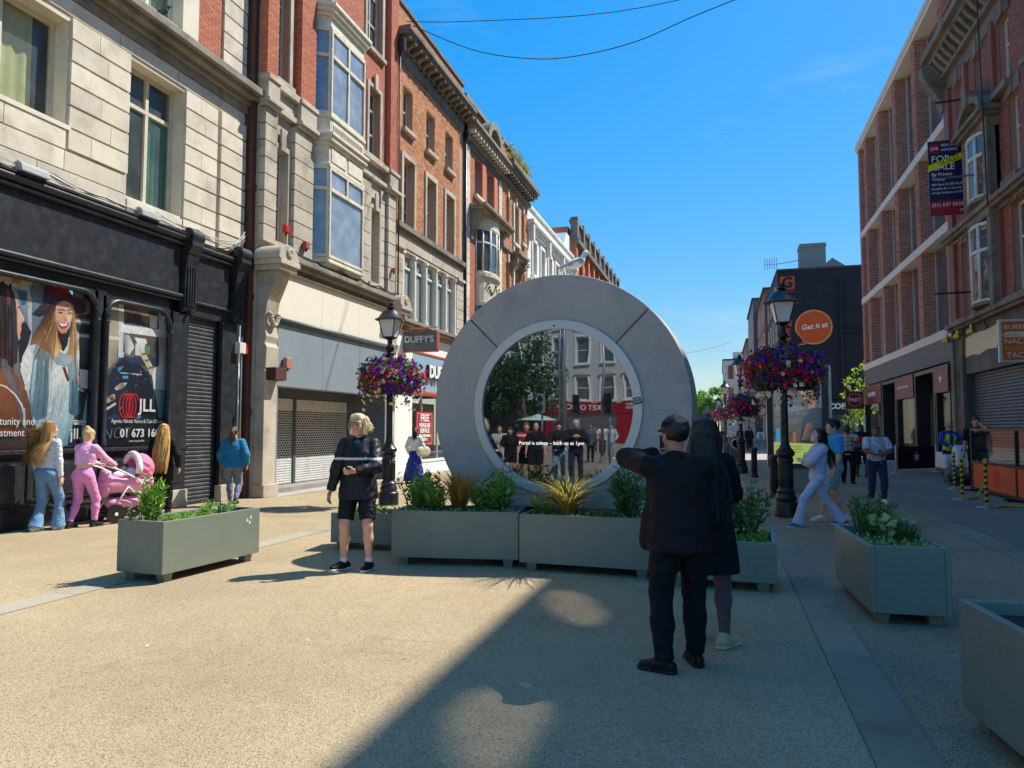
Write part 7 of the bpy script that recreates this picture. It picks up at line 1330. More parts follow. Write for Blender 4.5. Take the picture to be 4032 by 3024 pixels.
for i, s in enumerate(('With 3 for the second', 'half price with solutions,', 'we’re saving summer')): text(s, .065, mat('ink_grey', (0, 0, 0)), AD, NA, 1.36, .03, 1.15 - .07 * i, 'LEFT', .001)
text('Boots', .2, mat('navy_ink', hx('1a2040'), .5), AD, NA, 2.2, .03, .92, 'CENTER', .001, shear=.3)

# ================================================================== shaded side: screens, posts, barrier, sweeper
sfr = mat('black_screen_frame', hx('1e1f20'), .45, .1); sor = mat('orange_screen_panel', hx('e05a20'), .5, .06, 2); sgl = glass('screen_glass', (.04, .05, .05), see=.7, refl=.6)
for i, (y0, y1) in enumerate(((18.35, 21.3), (15.3, 18.25), (12.2, 15.2))):
    X = 6.25 - .05 * i; o = thing('cafe_screen', ('orange and glass pavement screen with a red oval spot', 'orange and glass pavement screen joined to the spotted one', 'orange and glass pavement screen at the row end')[i], 'screen', (X, (y0 + y1) / 2, 0), 'orange pavement screens'); fx = Fr('R', X)
    part('frame', sfr, o, (y0, y0 + .06, -.04, .04, .05, 1.6), (y1 - .06, y1, -.04, .04, .05, 1.6), (y0 + .06, y1 - .06, -.04, .04, .72, .78), (y0 + .06, y1 - .06, -.04, .04, 1.54, 1.6), (y0 + .06, y1 - .06, -.04, .04, .05, .11), fr=fx); part('lower_panel', sor, o, (y0 + .06, y1 - .06, -.02, .02, .11, .72), fr=fx); part('glass', sgl, o, (y0 + .06, y1 - .06, -.006, .006, .78, 1.54), fr=fx)
    for y in (y0 + .1, y1 - .1): MB().box((X - .25, y - .03, 0), (X + .25, y + .03, .05)).build('foot', sfr, o)
    if i == 0: MB().lathe(fx.p(19.6, .021, .42), [(.0, .0), (.22, .0), (.22, .004), (0, .004)], 20, (0, 1, 0), (0, 0, 1), (-1, 0, 0)).build('red_spot', mat('red_spot', hx('d8321a'), .5), o)
def striped(label, loc):
    o = thing('striped_post', label, 'post', (0, 0, 0), 'black and yellow striped posts'); yb = mat('post_yellow', hx('d8b820'), .5, .05); x, y, z = loc
    MB().lathe((0, 0, 0), [(.2, 0), (.2, .012), (.17, .03), (.03, .045), (.03, .05)], 20).build('base', galv, o, smooth=True, auto=40); MB().lathe((0, 0, .05), [(.032, 0), (.032, .88), (.045, .89), (.045, .93), (0, .94)], 12).build('post', yb, o, smooth=True, auto=40); t = MB()
    for k in range(7):
        V = [];
        for j in range(13): a = 2 * math.pi * j / 12; zz = .08 + k * .12 + .05 * j / 12; V += [(.0335 * math.cos(a), .0335 * math.sin(a), zz), (.0335 * math.cos(a), .0335 * math.sin(a), zz + .06)]
        t.add(V, [(2 * j, 2 * j + 2, 2 * j + 3, 2 * j + 1) for j in range(12)])
    t.build('stripes', M['iron_black'], o, fix=False); o.location = loc; return o
s1 = striped('striped queue post before the orange screens, nearer the man on the phone', (5.2, 18.5, 0)); copy_tree(s1, (5.12, 16.7, 0), .7, 'striped queue post before the orange screens, beside loose tape'); copy_tree(s1, (5.9, 21.6, 0), 1.2, 'striped queue post by the street sweeper machine')
tp = cable('barrier_tape', 'yellow and black barrier tape lying loose on the ground', [(5.25, 18.45, .05), (5.6, 18.9, .03), (5.85, 19.2, .3)], .025, mat('tape_yellow', hx('c8b020'), .6, .3, 25)); cable('barrier_tape', 'loose scrap of striped tape by the orange screen foot', [(5.3, 16.75, .03), (5.6, 17.0, .03), (6.0, 16.9, .03)], .025, mat('tape_yellow', (0, 0, 0)))
bar = thing('cafe_barrier', 'maroon canvas barrier with a white star between steel posts', 'barrier', (6.9, 29.8, 0)); pa, pb = Vector((6.05, 28.9, 0)), Vector((7.7, 30.3, 0)); t_ = (pb - pa).normalized(); nn_ = Vector((t_.y, -t_.x, 0))
MB().obox((pa + pb) / 2 + Vector((0, 0, .55)), t_, nn_, (0, 0, 1), (pb - pa).length / 2 - .1, .008, .4).build('canvas', mat('maroon_canvas', hx('501420'), .75, .06), bar)
for p in (pa, pb): MB().tube([p, p + Vector((0, 0, 1.02))], .025, 8).build('post', steel_b, bar, smooth=True); MB().obox(p + Vector((0, 0, .012)), t_, nn_, (0, 0, 1), .16, .16, .01).build('foot', steel_b, bar)
c_ = (pa + pb) / 2 + Vector((0, 0, .58)) + nn_ * .012; MB().prism([c_ + t_ * ((.2 if i % 2 == 0 else .08) * math.sin(R(36 * i))) + Vector((0, 0, (.2 if i % 2 == 0 else .08) * math.cos(R(36 * i)))) for i in range(10)], nn_ * .004).build('star', M['white_letter'], bar)
b2 = thing('steel_post', 'steel barrier post beside the man in the patterned shirt', 'post', (5.3, 27.2, 0)); MB().tube([(5.3, 27.2, 0), (5.3, 27.2, 1.02)], .025, 8).build('shaft', steel_b, b2); MB().box((5.1, 27.05, 0), (5.5, 27.35, .02)).build('foot', steel_b, b2)
SW = thing('street_sweeper', 'white ride-on street sweeper with a lit headlamp', 'sweeper', (6.5, 23.4, 0)); x, y = 6.7, 23.4; swm = mat('sweeper_white', hx('c8ccd0'), .35, .06, 3); swg = mat('sweeper_grey', hx('4a4e52'), .5, .1)
MB().prism([(x - .33, y + a, b) for a, b in ((-.38, .5), (-.42, .62), (-.28, 1.02), (-.12, 1.14), (.1, 1.1), (.2, .8), (.2, .5))], (.66, 0, 0)).build('hood', swm, SW, bevel=.09, seg=4, smooth=True, auto=50); MB().prism([(x - .4, y + a, b) for a, b in ((.5, .4), (.45, .75), (.6, .85), (1.5, .9), (1.6, .4))], (.8, 0, 0)).build('hopper', swm, SW, bevel=.06, seg=3); MB().tube([(x, y + .1, 1.1), (x, y + .3, 1.18)], .02, 6).tube([(x + .16 * math.cos(R(30 * i)), y + .32 + .05 * math.sin(R(30 * i)), 1.18 + .14 * math.sin(R(30 * i))) for i in range(13)], .015, 6).build('steering_wheel', M['iron_black'], SW, smooth=True); mobj('chassis', mesh_np('chassis', *Body().cone((x - .35, y - .15, .3), (x + .35, y - .15, .3), .2, .2, .1).cone((x, y, .35), (x, y + 1.2, .4), .32, .35, .1).mesh(.03), swg, True), SW)
MB().obox((x, y - .3, .98), (1, 0, 0), (0, 1, .4), (0, -.4, 1), .2, .01, .05).build('blue_stripe', mat('sweeper_blue', hx('4a6a90'), .4), SW)
for sx in (-.42, .42): MB().lathe((x + sx, y + .1, .24), [(.24, -.06), (.24, .06)], 18, (0, 1, 0), (0, 0, 1), (1, 0, 0)).build('wheel', M['iron_black'], SW, bevel=.02); MB().lathe((x + sx * .8, y - .3, .02), [(.28, .0), (.25, .06), (.06, .14)], 16).build('brush', M['iron_black'], SW)
hl = bpy.data.materials.new('headlamp_glow'); hl.use_nodes = True; hl.node_tree.nodes['Principled BSDF'].inputs['Emission Color'].default_value = (1, .97, .9, 1); hl.node_tree.nodes['Principled BSDF'].inputs['Emission Strength'].default_value = 8
MB().lathe((x + .12, y - .43, .56), [(0, -.02), (.06, -.01), (.06, .03)], 12, (1, 0, 0), (0, 0, 1), (0, 1, 0)).build('headlamp', hl, SW)
MB().box((x + .1, y + 1.0, .7), (x - .1, y + 1.3, 1.05)).build('seat', M['iron_black'], SW, bevel=.03)

# ================================================================== prams and overhead wires
PM = thing('pram', 'pink and white pram with furry hood pushed along the shops', 'pram', (0, 0, 0)); pk = mat('pram_pink', hx('e8a0c0'), .75, .06, 8, .15, 40); pkd = mat('pram_rose', hx('d87898'), .75, .1, 8); pw_ = mat('pram_white_frame', hx('e8e4e2'), .35, .03)
# local: travels +Y, handle at -Y
mobj('carrycot', mesh_np('carrycot', *Body().cone((0, -.28, .66), (0, .30, .66), .17, .20, .05).ell((0, -.02, .84), (.17, .30, .14), .05, sub=True).mesh(.012, (.006, 25)), pk, True), PM)
mobj('hood', mesh_np('hood', *Body().ell((0, .28, .88), (.23, .22, .27), .03).ell((0, .10, .86), (.18, .26, .2), .03, sub=True).mesh(.011, (.006, 40)), pkd, True), PM)
hr = [(.23 * math.cos(t), .12 + .02 * math.sin(t), .86 + .29 * math.sin(t)) for t in [R(-10 + 20 * i) for i in range(11)]]; fur = MB().tube(hr, .055, 10).build('fur_trim', mat('white_fur', hx('f0e4e4'), .95, .1, 30, .8, 90), PM, smooth=True)
mobj('cushion', mesh_np('cushion', *Body().ell((0, 0, .80), (.14, .22, .06), .03).ell((0, .12, .84), (.1, .1, .07), .03).mesh(.012, (.006, 30)), mat('pram_white_cloth', hx('efe2e4'), .8, .08), True), PM)
mobj('foot_bag', mesh_np('foot_bag', *Body().cone((0, -.36, .55), (0, -.33, .74), .13, .15, .05, flat=((0, 1, 0), .6)).mesh(.012, (.004, 30)), pk, True), PM)
hd = MB()
for s in (-1, 1): hd.tube([(s * .22, .3, .5), (s * .22, .1, .72), (s * .22, -.3, .92), (s * .21, -.62, 1.02)], .018, 8); hd.tube([(s * .2, .32, .24), (s * .2, -.05, .6), (s * .2, -.3, .24)], .016, 8)
hd.tube([(-.21, -.62, 1.02), (0, -.68, 1.04), (.21, -.62, 1.02)], .022, 8); hd.build('frame', pw_, PM, smooth=True)
mobj('basket', mesh_np('basket', *Body().cone((0, -.2, .32), (0, .22, .32), .13, .13, .05, flat=((0, 0, 1), .7)).mesh(.015), pk, True), PM)
for sx in (-.26, .26):
    for y, r in ((-.3, .16), (.34, .14)):
        MB().lathe((sx, y, r), [(r - .035, -.025), (r, -.02), (r, .02), (r - .035, .025)], 20, (0, 1, 0), (0, 0, 1), (1, 0, 0)).build('tyre', M['iron_black'], PM, smooth=True, auto=40); w = MB().lathe((sx, y, r), [(.03, -.03), (.03, .03)], 10, (0, 1, 0), (0, 0, 1), (1, 0, 0))
        for k in range(8): a = R(45 * k); w.tube([(sx, y, r), (sx, y + (r - .03) * math.cos(a), r + (r - .03) * math.sin(a))], .008, 5)
        w.build('rim', pw_, PM)
MB().tube([(-.26, -.3, .16), (.26, -.3, .16)], .012, 6).tube([(-.26, .34, .14), (.26, .34, .14)], .012, 6).tube([(0, -.3, .18), (0, .34, .18)], .016, 6).build('axle', M['iron_black'], PM)
PM.location = (-9.95, 10.3, 0); PM.rotation_euler = (0, 0, R(-14))
cable('overhead_wire', 'black wire sagging across the sky between the facades', [(-10.3, 22.9, 15.9), (-8, 23, 14.7), (-6, 23, 14.1), (-4.4, 23, 13.95), (-2.4, 23, 14.15), (-.4, 23, 14.75), (3, 23.5, 15.9), (7.9, 24, 17.4)], .015, wmd, n=4)
cable('overhead_wire', 'upper straight wire crossing the sky', [(-10.3, 22.5, 15.8), (-8.3, 23, 15.77), (-3.2, 24, 15.85), (2, 25, 16.8), (8, 26, 18.2)], .013, wmd, n=6)
cable('overhead_wire', 'thin wire strung low across the far street', [(-10.3, 75, 9.0), (1.5, 90, 12.0)], .02, wmd, sag=.6)
cable('overhead_wire', 'dark wire hanging down the crimson facade', [R1.p(23.6, .5, 15), R1.p(23.4, .5, 8)], .02, wmd)
rs = thing('warning_sign', 'far diamond road sign on a pole', 'sign', (-1.6, 100, 0)); MB().tube([(-1.6, 100, 0), (-1.6, 100, 4.6)], .06, 6).build('pole', galv, rs); MB().prism([(-1.6, 99.9, 2.9), (-.9, 99.9, 3.8), (-1.6, 99.9, 4.7), (-2.3, 99.9, 3.8)], (0, .05, 0)).build('plate', M['concrete'], rs)

# ================================================================== people
def cloth(name, c, rough=.8, pat=None, c2=None, c3=None, bump=.25, bs=28, spec=.25, sheen=.2):
    """woven cloth with folds; pat = bands | plaid | dots | blocks | streak"""
    if name in MATS: return MATS[name]
    m = mat(name, c, rough, .1, 7, bump, bs * 3, spec=spec, sheen=sheen if max(c) > .03 else 0)
    n, l = m.node_tree.nodes, m.node_tree.links; b = n['Principled BSDF']; q = n.new('ShaderNodeTexNoise'); q.inputs['Scale'].default_value = 4.5; q.inputs['Detail'].default_value = 2; q.inputs['Distortion'].default_value = 1.4; ps = n.new('ShaderNodeNewGeometry'); mp = n.new('ShaderNodeMapping'); mp.inputs['Scale'].default_value = (1, 1, 1.7); mp.inputs['Rotation'].default_value = (.5, .3, 0); l.new(ps.outputs['Position'], mp.inputs[0]); l.new(mp.outputs[0], q.inputs['Vector'])
    s1_ = n.new('ShaderNodeMath'); s1_.operation = 'SUBTRACT'; s1_.inputs[1].default_value = .5; l.new(q.outputs['Fac'], s1_.inputs[0]); s2_ = n.new('ShaderNodeMath'); s2_.operation = 'ABSOLUTE'; l.new(s1_.outputs[0], s2_.inputs[0]); b2 = n.new('ShaderNodeBump'); b2.inputs['Strength'].default_value = min(1, bump * 1.5); b2.inputs['Distance'].default_value = .1; l.new(s2_.outputs[0], b2.inputs['Height'])
    l.new(b.inputs['Normal'].links[0].from_socket, b2.inputs['Normal']); l.new(b2.outputs[0], b.inputs['Normal'])
    if not pat: return m
    n, l = m.node_tree.nodes, m.node_tree.links; b = n['Principled BSDF']; old = b.inputs['Base Color'].links[0].from_socket; tc = n.new('ShaderNodeTexCoord'); sp = n.new('ShaderNodeSeparateXYZ'); l.new(tc.outputs['Object'], sp.inputs[0])
    def mth(op, a, v=None):
        q = n.new('ShaderNodeMath'); q.operation = op; l.new(a, q.inputs[0])
        if v is not None:
            if isinstance(v, (int, float)): q.inputs[1].default_value = v
            else: l.new(v, q.inputs[1])
        return q.outputs[0]
    def mixc(f, A, B):
        q = n.new('ShaderNodeMix'); q.data_type = 'RGBA'; l.new(f, q.inputs['Factor'])
        for nm, v in (('A', A), ('B', B)):
            if isinstance(v, tuple): q.inputs[nm].default_value = (*v, 1)
            else: l.new(v, q.inputs[nm])
        return q.outputs['Result']
    X, Y, Z = sp.outputs
    if pat[0] == 'bands':
        cur = old
        for z0, z1, cc in pat[1]:
            f = mth('MULTIPLY', mth('GREATER_THAN', Z, z0), mth('LESS_THAN', Z, z1))
            if len(pat) > 2: f = mth('MULTIPLY', f, mth('GREATER_THAN', Y, pat[2]))
            cur = mixc(f, cur, cc)
    elif pat[0] == 'plaid':
        k = pat[1]; fx = mth('LESS_THAN', mth('FRACT', mth('MULTIPLY', X, k)), .35); fz = mth('LESS_THAN', mth('FRACT', mth('MULTIPLY', Z, k)), .35); cur = mixc(mth('MULTIPLY', mth('ADD', fx, fz), .5), old, c2)
    elif pat[0] == 'dots':
        vo = n.new('ShaderNodeTexVoronoi'); vo.inputs['Scale'].default_value = pat[1]; l.new(tc.outputs['Object'], vo.inputs['Vector']); cur = mixc(mth('LESS_THAN', vo.outputs['Distance'], .34), old, c2)
    elif pat[0] == 'blocks':
        cur = mixc(mth('GREATER_THAN', X, .02), c2, c3); cur = mixc(mth('GREATER_THAN', Z, 1.32), cur, c); cur = mixc(mth('LESS_THAN', Z, 1.08), cur, hx('3a5a8a'))
    else: cur = old
    l.new(cur, b.inputs['Base Color']); return m
def skin_mat(c): return mat('skin_' + c, hx(c), .5, .06, 14, .08, 120, spec=.35)
def hair_mat(c): return mat('hair_' + c, hx(c), .42, .22, 22, .35, 90, spec=.5, island=.42, stretch=(5, 5, .35))
def ik(a, t, l1, l2, pole):
    a, t, pole = np.array(a, float), np.array(t, float), np.array(pole, float); d = t - a; L = np.linalg.norm(d)
    if L > (l1 + l2) * .999: t = a + d / L * (l1 + l2) * .999; d = t - a; L = np.linalg.norm(d)
    d /= L; x = (l1 ** 2 - l2 ** 2 + L ** 2) / (2 * L); h = math.sqrt(max(l1 ** 2 - x ** 2, 0)); p = pole - (pole @ d) * d; p /= np.linalg.norm(p) + 1e-9; return a + d * x + p * h, t
def ribbons(paths, w, m, name, parent, flat=True):
    V, F = [], []
    for P in paths:
        k = len(V); n = len(P)
        for j, p in enumerate(P):
            p = np.array(p); t = np.array(P[min(j + 1, n - 1)]) - np.array(P[max(j - 1, 0)]); t /= np.linalg.norm(t) + 1e-9; s = np.cross(t, vv(p[0] - 0, p[1] + .001, .0)); s /= np.linalg.norm(s) + 1e-9; ww = w * (1 - .75 * (j / (n - 1)) ** 2); o = np.cross(s, t) * ww * .5
            V += [p - s * ww, p + o, p + s * ww]
        for j in range(n - 1):
            for q in (0, 1): F.append((k + 3 * j + q, k + 3 * j + q + 1, k + 3 * j + q + 4, k + 3 * j + q + 3))
    return mobj(name, mesh_np(name, V, F, m, True), parent)
PEOPLE = 0
def person(label, loc, rz, H=1.72, sex='f', b=1.0, feet=((-.09, 0, 0, 8), (.09, 0, 0, -8)), hands=((-.25, .03, .86), (.25, .03, .86)), poles=((-.4, -1, 0), (.4, -1, 0)), lean=(0, 0), drop=0., head=(0, 0), skin='e0b090', top=None, bottom=None, shoes=None, hair=None, vox=.012, curl=(.5, .5), group=None, z=0., knee=(0, 1, 0), socks=None):
    global PEOPLE; PEOPLE += 1; sd_ = PEOPLE
    o = thing('person', label, 'person', (0, 0, 0), group); sk = skin_mat(skin); f = sex == 'f'
    P = vv(0, 0, .95 - drop); ch = vv(lean[0] * .6, lean[1] * .6, 1.27 - drop); nk = vv(lean[0], lean[1] - .01, 1.475 - drop); sw = (.158 if f else .185) * (.6 + .4 * b); hip = .088 * b
    hc = nk + vv(0, .025, .155); yw, pt = R(head[0]), R(head[1]); Rz = np.array([[math.cos(yw), -math.sin(yw), 0], [math.sin(yw), math.cos(yw), 0], [0, 0, 1]]); Rx = np.array([[1, 0, 0], [0, math.cos(pt), -math.sin(pt)], [0, math.sin(pt), math.cos(pt)]]); RH = Rz @ Rx; hp = lambda *p: hc + RH @ vv(*p)
    sh = [nk + vv(-sw, 0, -.065), nk + vv(sw, 0, -.065)]; hj = [P + vv(-hip, 0, -.03), P + vv(hip, 0, -.03)]
    el, wr, kn, an = [], [], [], []
    for i in (0, 1):
        e, w = ik(sh[i], hands[i], .29, .25, poles[i]); el.append(e); wr.append(w)
        k, a = ik(hj[i], vv(feet[i][0], feet[i][1], .085 + feet[i][2]), .43, .42, vv(*knee) + vv((-.15, .15)[i], 0, 0)); kn.append(k); an.append(a)
    fd = [vv(-math.sin(R(feet[i][3])), math.cos(R(feet[i][3])), 0) for i in (0, 1)]
    fine = vox < .010
    B = Body(); flat = ((0, 1, 0), .7)
    B.ell(P, (.15 * b, .11 * b, .11), .05).cone(P + vv(0, 0, .05), ch, .125 * b, .14 * b, .05, flat=flat).cone(sh[0], sh[1], .06, .06, .05).cone(nk - vv(0, 0, .05), hp(0, -.015, -.06), .058, .05, .03)
    for i in (0, 1):
        B.cone(sh[i], el[i], .046 * b, .038 * b, .03).cone(el[i], wr[i], .038 * b, .026, .02).cone(hj[i], kn[i], .082 * b, .055, .04).cone(kn[i], kn[i] + (an[i] - kn[i]) * .35 - fd[i] * .012, .05, .056, .03).cone(kn[i] + (an[i] - kn[i]) * .35, an[i], .052, .034, .03).cone(an[i] - fd[i] * .03 - vv(0, 0, .045), an[i] + fd[i] * .12 - vv(0, 0, .055), .03, .026, .02)
        dv = (wr[i] - el[i]); dv /= np.linalg.norm(dv); pn = vv((1, -1)[i], .25, .1); pn -= (pn @ dv) * dv; pn /= np.linalg.norm(pn); sd = np.cross(dv, pn); sd *= 1 if sd[1] > 0 else -1
        B.cone(wr[i], wr[i] + dv * .08, .026, .03, .015, flat=(pn, .6)); c_ = curl[i]; fr_ = .0095 if fine else .012
        for q in range(4):
            o0 = wr[i] + dv * .085 + sd * (-.027 + .018 * q); L = (.036, .042, .046, .04)[q]; d1 = dv * math.cos(c_ * .7) + pn * math.sin(c_ * .7); d2 = dv * math.cos(c_ * 1.7) + pn * math.sin(c_ * 1.7); p1 = o0 + d1 * L; B.cone(o0, p1, fr_, fr_ * .95, .006).cone(p1, p1 + d2 * L * .8, fr_ * .95, fr_ * .75, .005)
        t0 = wr[i] + dv * .03 + sd * .028; t1 = t0 + (dv * .7 + sd * .6 + pn * .35) * .042; B.cone(t0, t1, .012, .011, .008).cone(t1, t1 + (dv * .85 + pn * .5) * .032, .011, .009, .005)
    # head
    B.ell(hp(0, -.012, .03), (.077, .098, .1), .03, RH).ell(hp(0, .03, -.035), (.061, .068, .09), .03, RH).cone(hp(-.015, .062, -.1), hp(.015, .062, -.1), .026, .026, .03)
    if vox < .02:
        B.cone(hp(0, .09, .012), hp(0, .116, -.024), .010, .015, .012).cone(hp(-.034, .082, .026), hp(.034, .082, .026), .012, .012, .012)
        for s in (-1, 1): B.ell(hp(s * .034, .066, -.028), (.026, .026, .024), .02).ell(hp(s * .079, -.008, -.008), (.012, .022, .034), .006, RH).ell(hp(s * .031, .101, .006), (.017, .016, .010), .008, RH, sub=True)
        B.cone(hp(-.016, .093, -.062), hp(.016, .093, -.062), .010, .010, .008)
    mobj('body', mesh_np('body', *B.mesh(vox), sk, True), o)
    if vox < .013:
        ey = mat('eye_white', hx('d8d4cc'), .2, 0); ir = mat('eye_iris', hx('2a2420'), .15, 0); bw = mat('brow_' + (hair or {}).get('c', '4a3a2a'), hx((hair or {}).get('c', '4a3a2a'), .6), .7, .1)
        for s in (-1, 1):
            e = Body().ell(hp(s * .031, .084, .006), (.0135, .0105, .0085), .002); mobj('eye', mesh_np('eye', *e.mesh(.004), ey, True), o); e = Body().ell(hp(s * .031, .092, .006), (.0055, .005, .006), .002); mobj('iris', mesh_np('iris', *e.mesh(.0025), ir, True), o)
            e = Body().cone(hp(s * .018, .1, .027), hp(s * .048, .088, .029), .0045, .003, .002); mobj('eyebrow', mesh_np('eyebrow', *e.mesh(.0035), bw, True), o)
        e = Body().cone(hp(-.02, .097, -.062), hp(.02, .097, -.062), .0065, .0065, .002); mobj('lips', mesh_np('lips', *e.mesh(.0035), mat('lip_' + skin, hx(skin, .62), .45, .05), True), o)
    cat = []
    def addm(name, bodies, m, wrk=None):
        Vs, Fs, k = [], [], 0
        for bd in bodies: V, F = bd.mesh(vox, wrk, sd_); Vs.append(V); Fs.append(F + k); k += len(V)
        return mobj(name, mesh_np(name, np.concatenate(Vs), np.concatenate(Fs), m, True), o)
    J = {'P': P, 'ch': ch, 'nk': nk, 'hc': hc, 'hp': hp, 'sh': sh, 'el': el, 'wr': wr, 'kn': kn, 'an': an, 'fd': fd, 'o': o, 'RH': RH}
    if bottom:
        d = dict(t=.012, w=1.07, end=1.0, flare=0., wr=(.003, 45), kind='trousers'); d.update(bottom); t = d['t']; T = Body()
        if d['kind'] == 'skirt':
            T.cone(vv(0, 0, d['w'] - drop), vv(0, d.get('sweep', 0), d['hem']), .13 * b, d['r'], .04, flat=((0, 1, 0), .85), e1=True).ell(P, (.165 * b, .13 * b, .12), .05)
            T.cut((0, 0, d['hem']), (0, 0, -1))
        else:
            T.ell(P, (.152 * b + t, .118 * b + t, .12), .04).cone(P, P + vv(0, 0, d['w'] - .95), .13 * b + t, .122 * b + t, .03, flat=((0, 1, 0), .78))
            for i in (0, 1):
                if f: T.ell(hj[i] + vv(0, -.045, .0), (.08 * b, .075, .09), .04)
                e = d['end']; k2 = kn[i] if e >= .5 else hj[i] + (kn[i] - hj[i]) * (e / .5)
                T.cone(hj[i], k2, .088 * b + t, (.06 + t) if e >= .5 else .075 * b + t + d['flare'], .03, e1=e < .5)
                if e >= .5:
                    a2 = kn[i] + (an[i] - kn[i]) * ((e - .5) / .5); a2 = a2 - vv(0, 0, .03 if d['flare'] > .02 and e == 1 else 0); T.cone(kn[i], kn[i] + (a2 - kn[i]) * .45, .06 + t, .056 + t, .03).cone(kn[i] + (a2 - kn[i]) * .4, a2, .055 + t, .04 + t * 1.1 + d['flare'], .03, e1=True)
            T.cut((0, 0, d['w'] - drop), (0, 0, 1))
        addm(d.get('name', 'trousers'), [T], d['m'], d['wr'])
    if top:
        d = dict(t=.018, hem=.92, sleeve=1.0, wr=(.003, 50), collar=False, flare=0., hood=False, name='jacket'); d.update(top); t = d['t']; T = Body(); hem = d['hem'] - drop
        T.ell(ch + vv(0, 0, .03), (.158 * b + t, .112 * b + t, .19), .05).cone(sh[0] * .96 + nk * .04, sh[1] * .96 + nk * .04, .062 + t * .7, .062 + t * .7, .05, flat=((0, 1, 0), .95)).cone(ch - vv(0, 0, .02), vv(0, 0, hem - .08), .146 * b + t, .15 * b + t + d['flare'], .06, flat=((0, 1, 0), .74)).cone(nk - vv(0, 0, .07), nk + vv(0, -.005, -.005), .085, .066, .03)
        if f: [T.ell(ch + vv(s * .07, .085 * b, -.01), (.07, .06, .07), .05) for s in (-1, 1)]
        if d.get('belly'): T.ell(vv(lean[0] * .4, .05, 1.1 - drop), (.15 * b, .13 * b, .15), .06)
        if d['collar']: T.cone(nk + vv(0, -.02, -.02), nk + vv(0, -.015, .035), .074, .07, .01, flat=((0, 1, 0), .95), e1=True)
        if d['hood']: T.ell(nk + vv(0, -.085, .0), (.11, .07, .07), .03)
        T.cut((0, 0, hem), (0, 0, -1)); S = [T]
        for i in (0, 1):
            q = Body(); sl = d['sleeve']
            if sl >= .55: e2 = el[i] + (wr[i] - el[i]) * min(1, (sl - .5) / .5); q.cone(sh[i], el[i], .056 * b + t, .048 * b + t, .03).cone(el[i], e2, .048 * b + t, .033 + t * .8, .03, e1=True)
            else: q.cone(sh[i], sh[i] + (el[i] - sh[i]) * (sl / .5), .06 * b + t, .055 * b + t, .03, e1=True)
            S.append(q)
        addm(d['name'], S, d['m'], d['wr'])
    if shoes:
        for i in (0, 1):
            a = an[i]; up = vv(0, 0, 1); s = Body(); s.cone(a - fd[i] * .045 - up * .042, a + fd[i] * .04 - up * .035, .042, .046, .03).cone(a + fd[i] * .03 - up * .04, a + fd[i] * .15 - up * .056, .045, .036, .03).cone(a - up * .02, a + up * (.0 if not shoes.get('high') else .04) - fd[i] * .008, .042, .044, .02)
            s.cut(a - up * .083, (0, 0, -1)); m_ = mesh_np('shoe', *s.mesh(min(vox, .009)), shoes['m'], True); so = mobj('shoe', m_, o)
            q = Body().cone(a - fd[i] * .045 - up * .072, a + fd[i] * .155 - up * .074, .046, .042, .01, flat=((0, 0, 1), .55)); q.cut(a - up * .0845, (0, 0, -1)); mobj('sole', mesh_np('sole', *q.mesh(min(vox, .009)), shoes['sole'], True), so)
    if socks:
        for i in (0, 1): addm('sock', [Body().cone(an[i] - vv(0, 0, .02), an[i] + (kn[i] - an[i]) * .16, .042, .04, .01, e1=True)], socks)
    if hair:
        hm = hair_mat(hair['c']); k = hair['kind']; Hh = Body(); g = np.random.default_rng(sd_)
        if k == 'cap':
            Hh.ell(hp(0, -.012, .05), (.089, .108, .095), .02, RH).ell(hp(0, .1, -.03), (.09, .08, .085), .01, RH, sub=True).ell(hp(0, -.03, -.1), (.07, .1, .06), .01, sub=True)
        elif k == 'buzz': Hh.ell(hp(0, -.02, .035), (.08, .098, .1), .02, RH).ell(hp(0, .075, -.02), (.1, .075, .085), .015, RH, sub=True).ell(hp(0, .02, -.1), (.12, .12, .07), .02, sub=True)
        else:
            vol = hair.get('vol', 1.0); Hh.ell(hp(0, -.02, .04), (.088 * vol, .107 * vol, .1 * vol), .03, RH)
            if k in ('bob', 'long'): Hh.ell(hp(0, -.045, -.03), (.1 * vol, .075 * vol, .1), .03, RH)
            for s in (-1, 1):
                if k in ('bob', 'long'): Hh.cone(hp(s * .075, .005, .03), hp(s * .088, .0, -.09), .03 * vol, .024 * vol, .03)
            Hh.ell(hp(0, .1, -.03), (.066, .075, .086), .015, RH, sub=True)
            if k in ('short', 'bun', 'pony'): Hh.ell(hp(0, .03, -.11), (.13, .12, .085), .02, sub=True)
            if k == 'bun': Hh.ell(hp(0, -.09, .115), (.045, .045, .04), .02)
            if k == 'pony': Hh.ell(hp(0, -.115, .04), (.028, .028, .028), .015)
        mobj('hair', mesh_np('hair', *Hh.mesh(min(vox, .011), (.004, 70), sd_), hm, True), o)
        paths = []
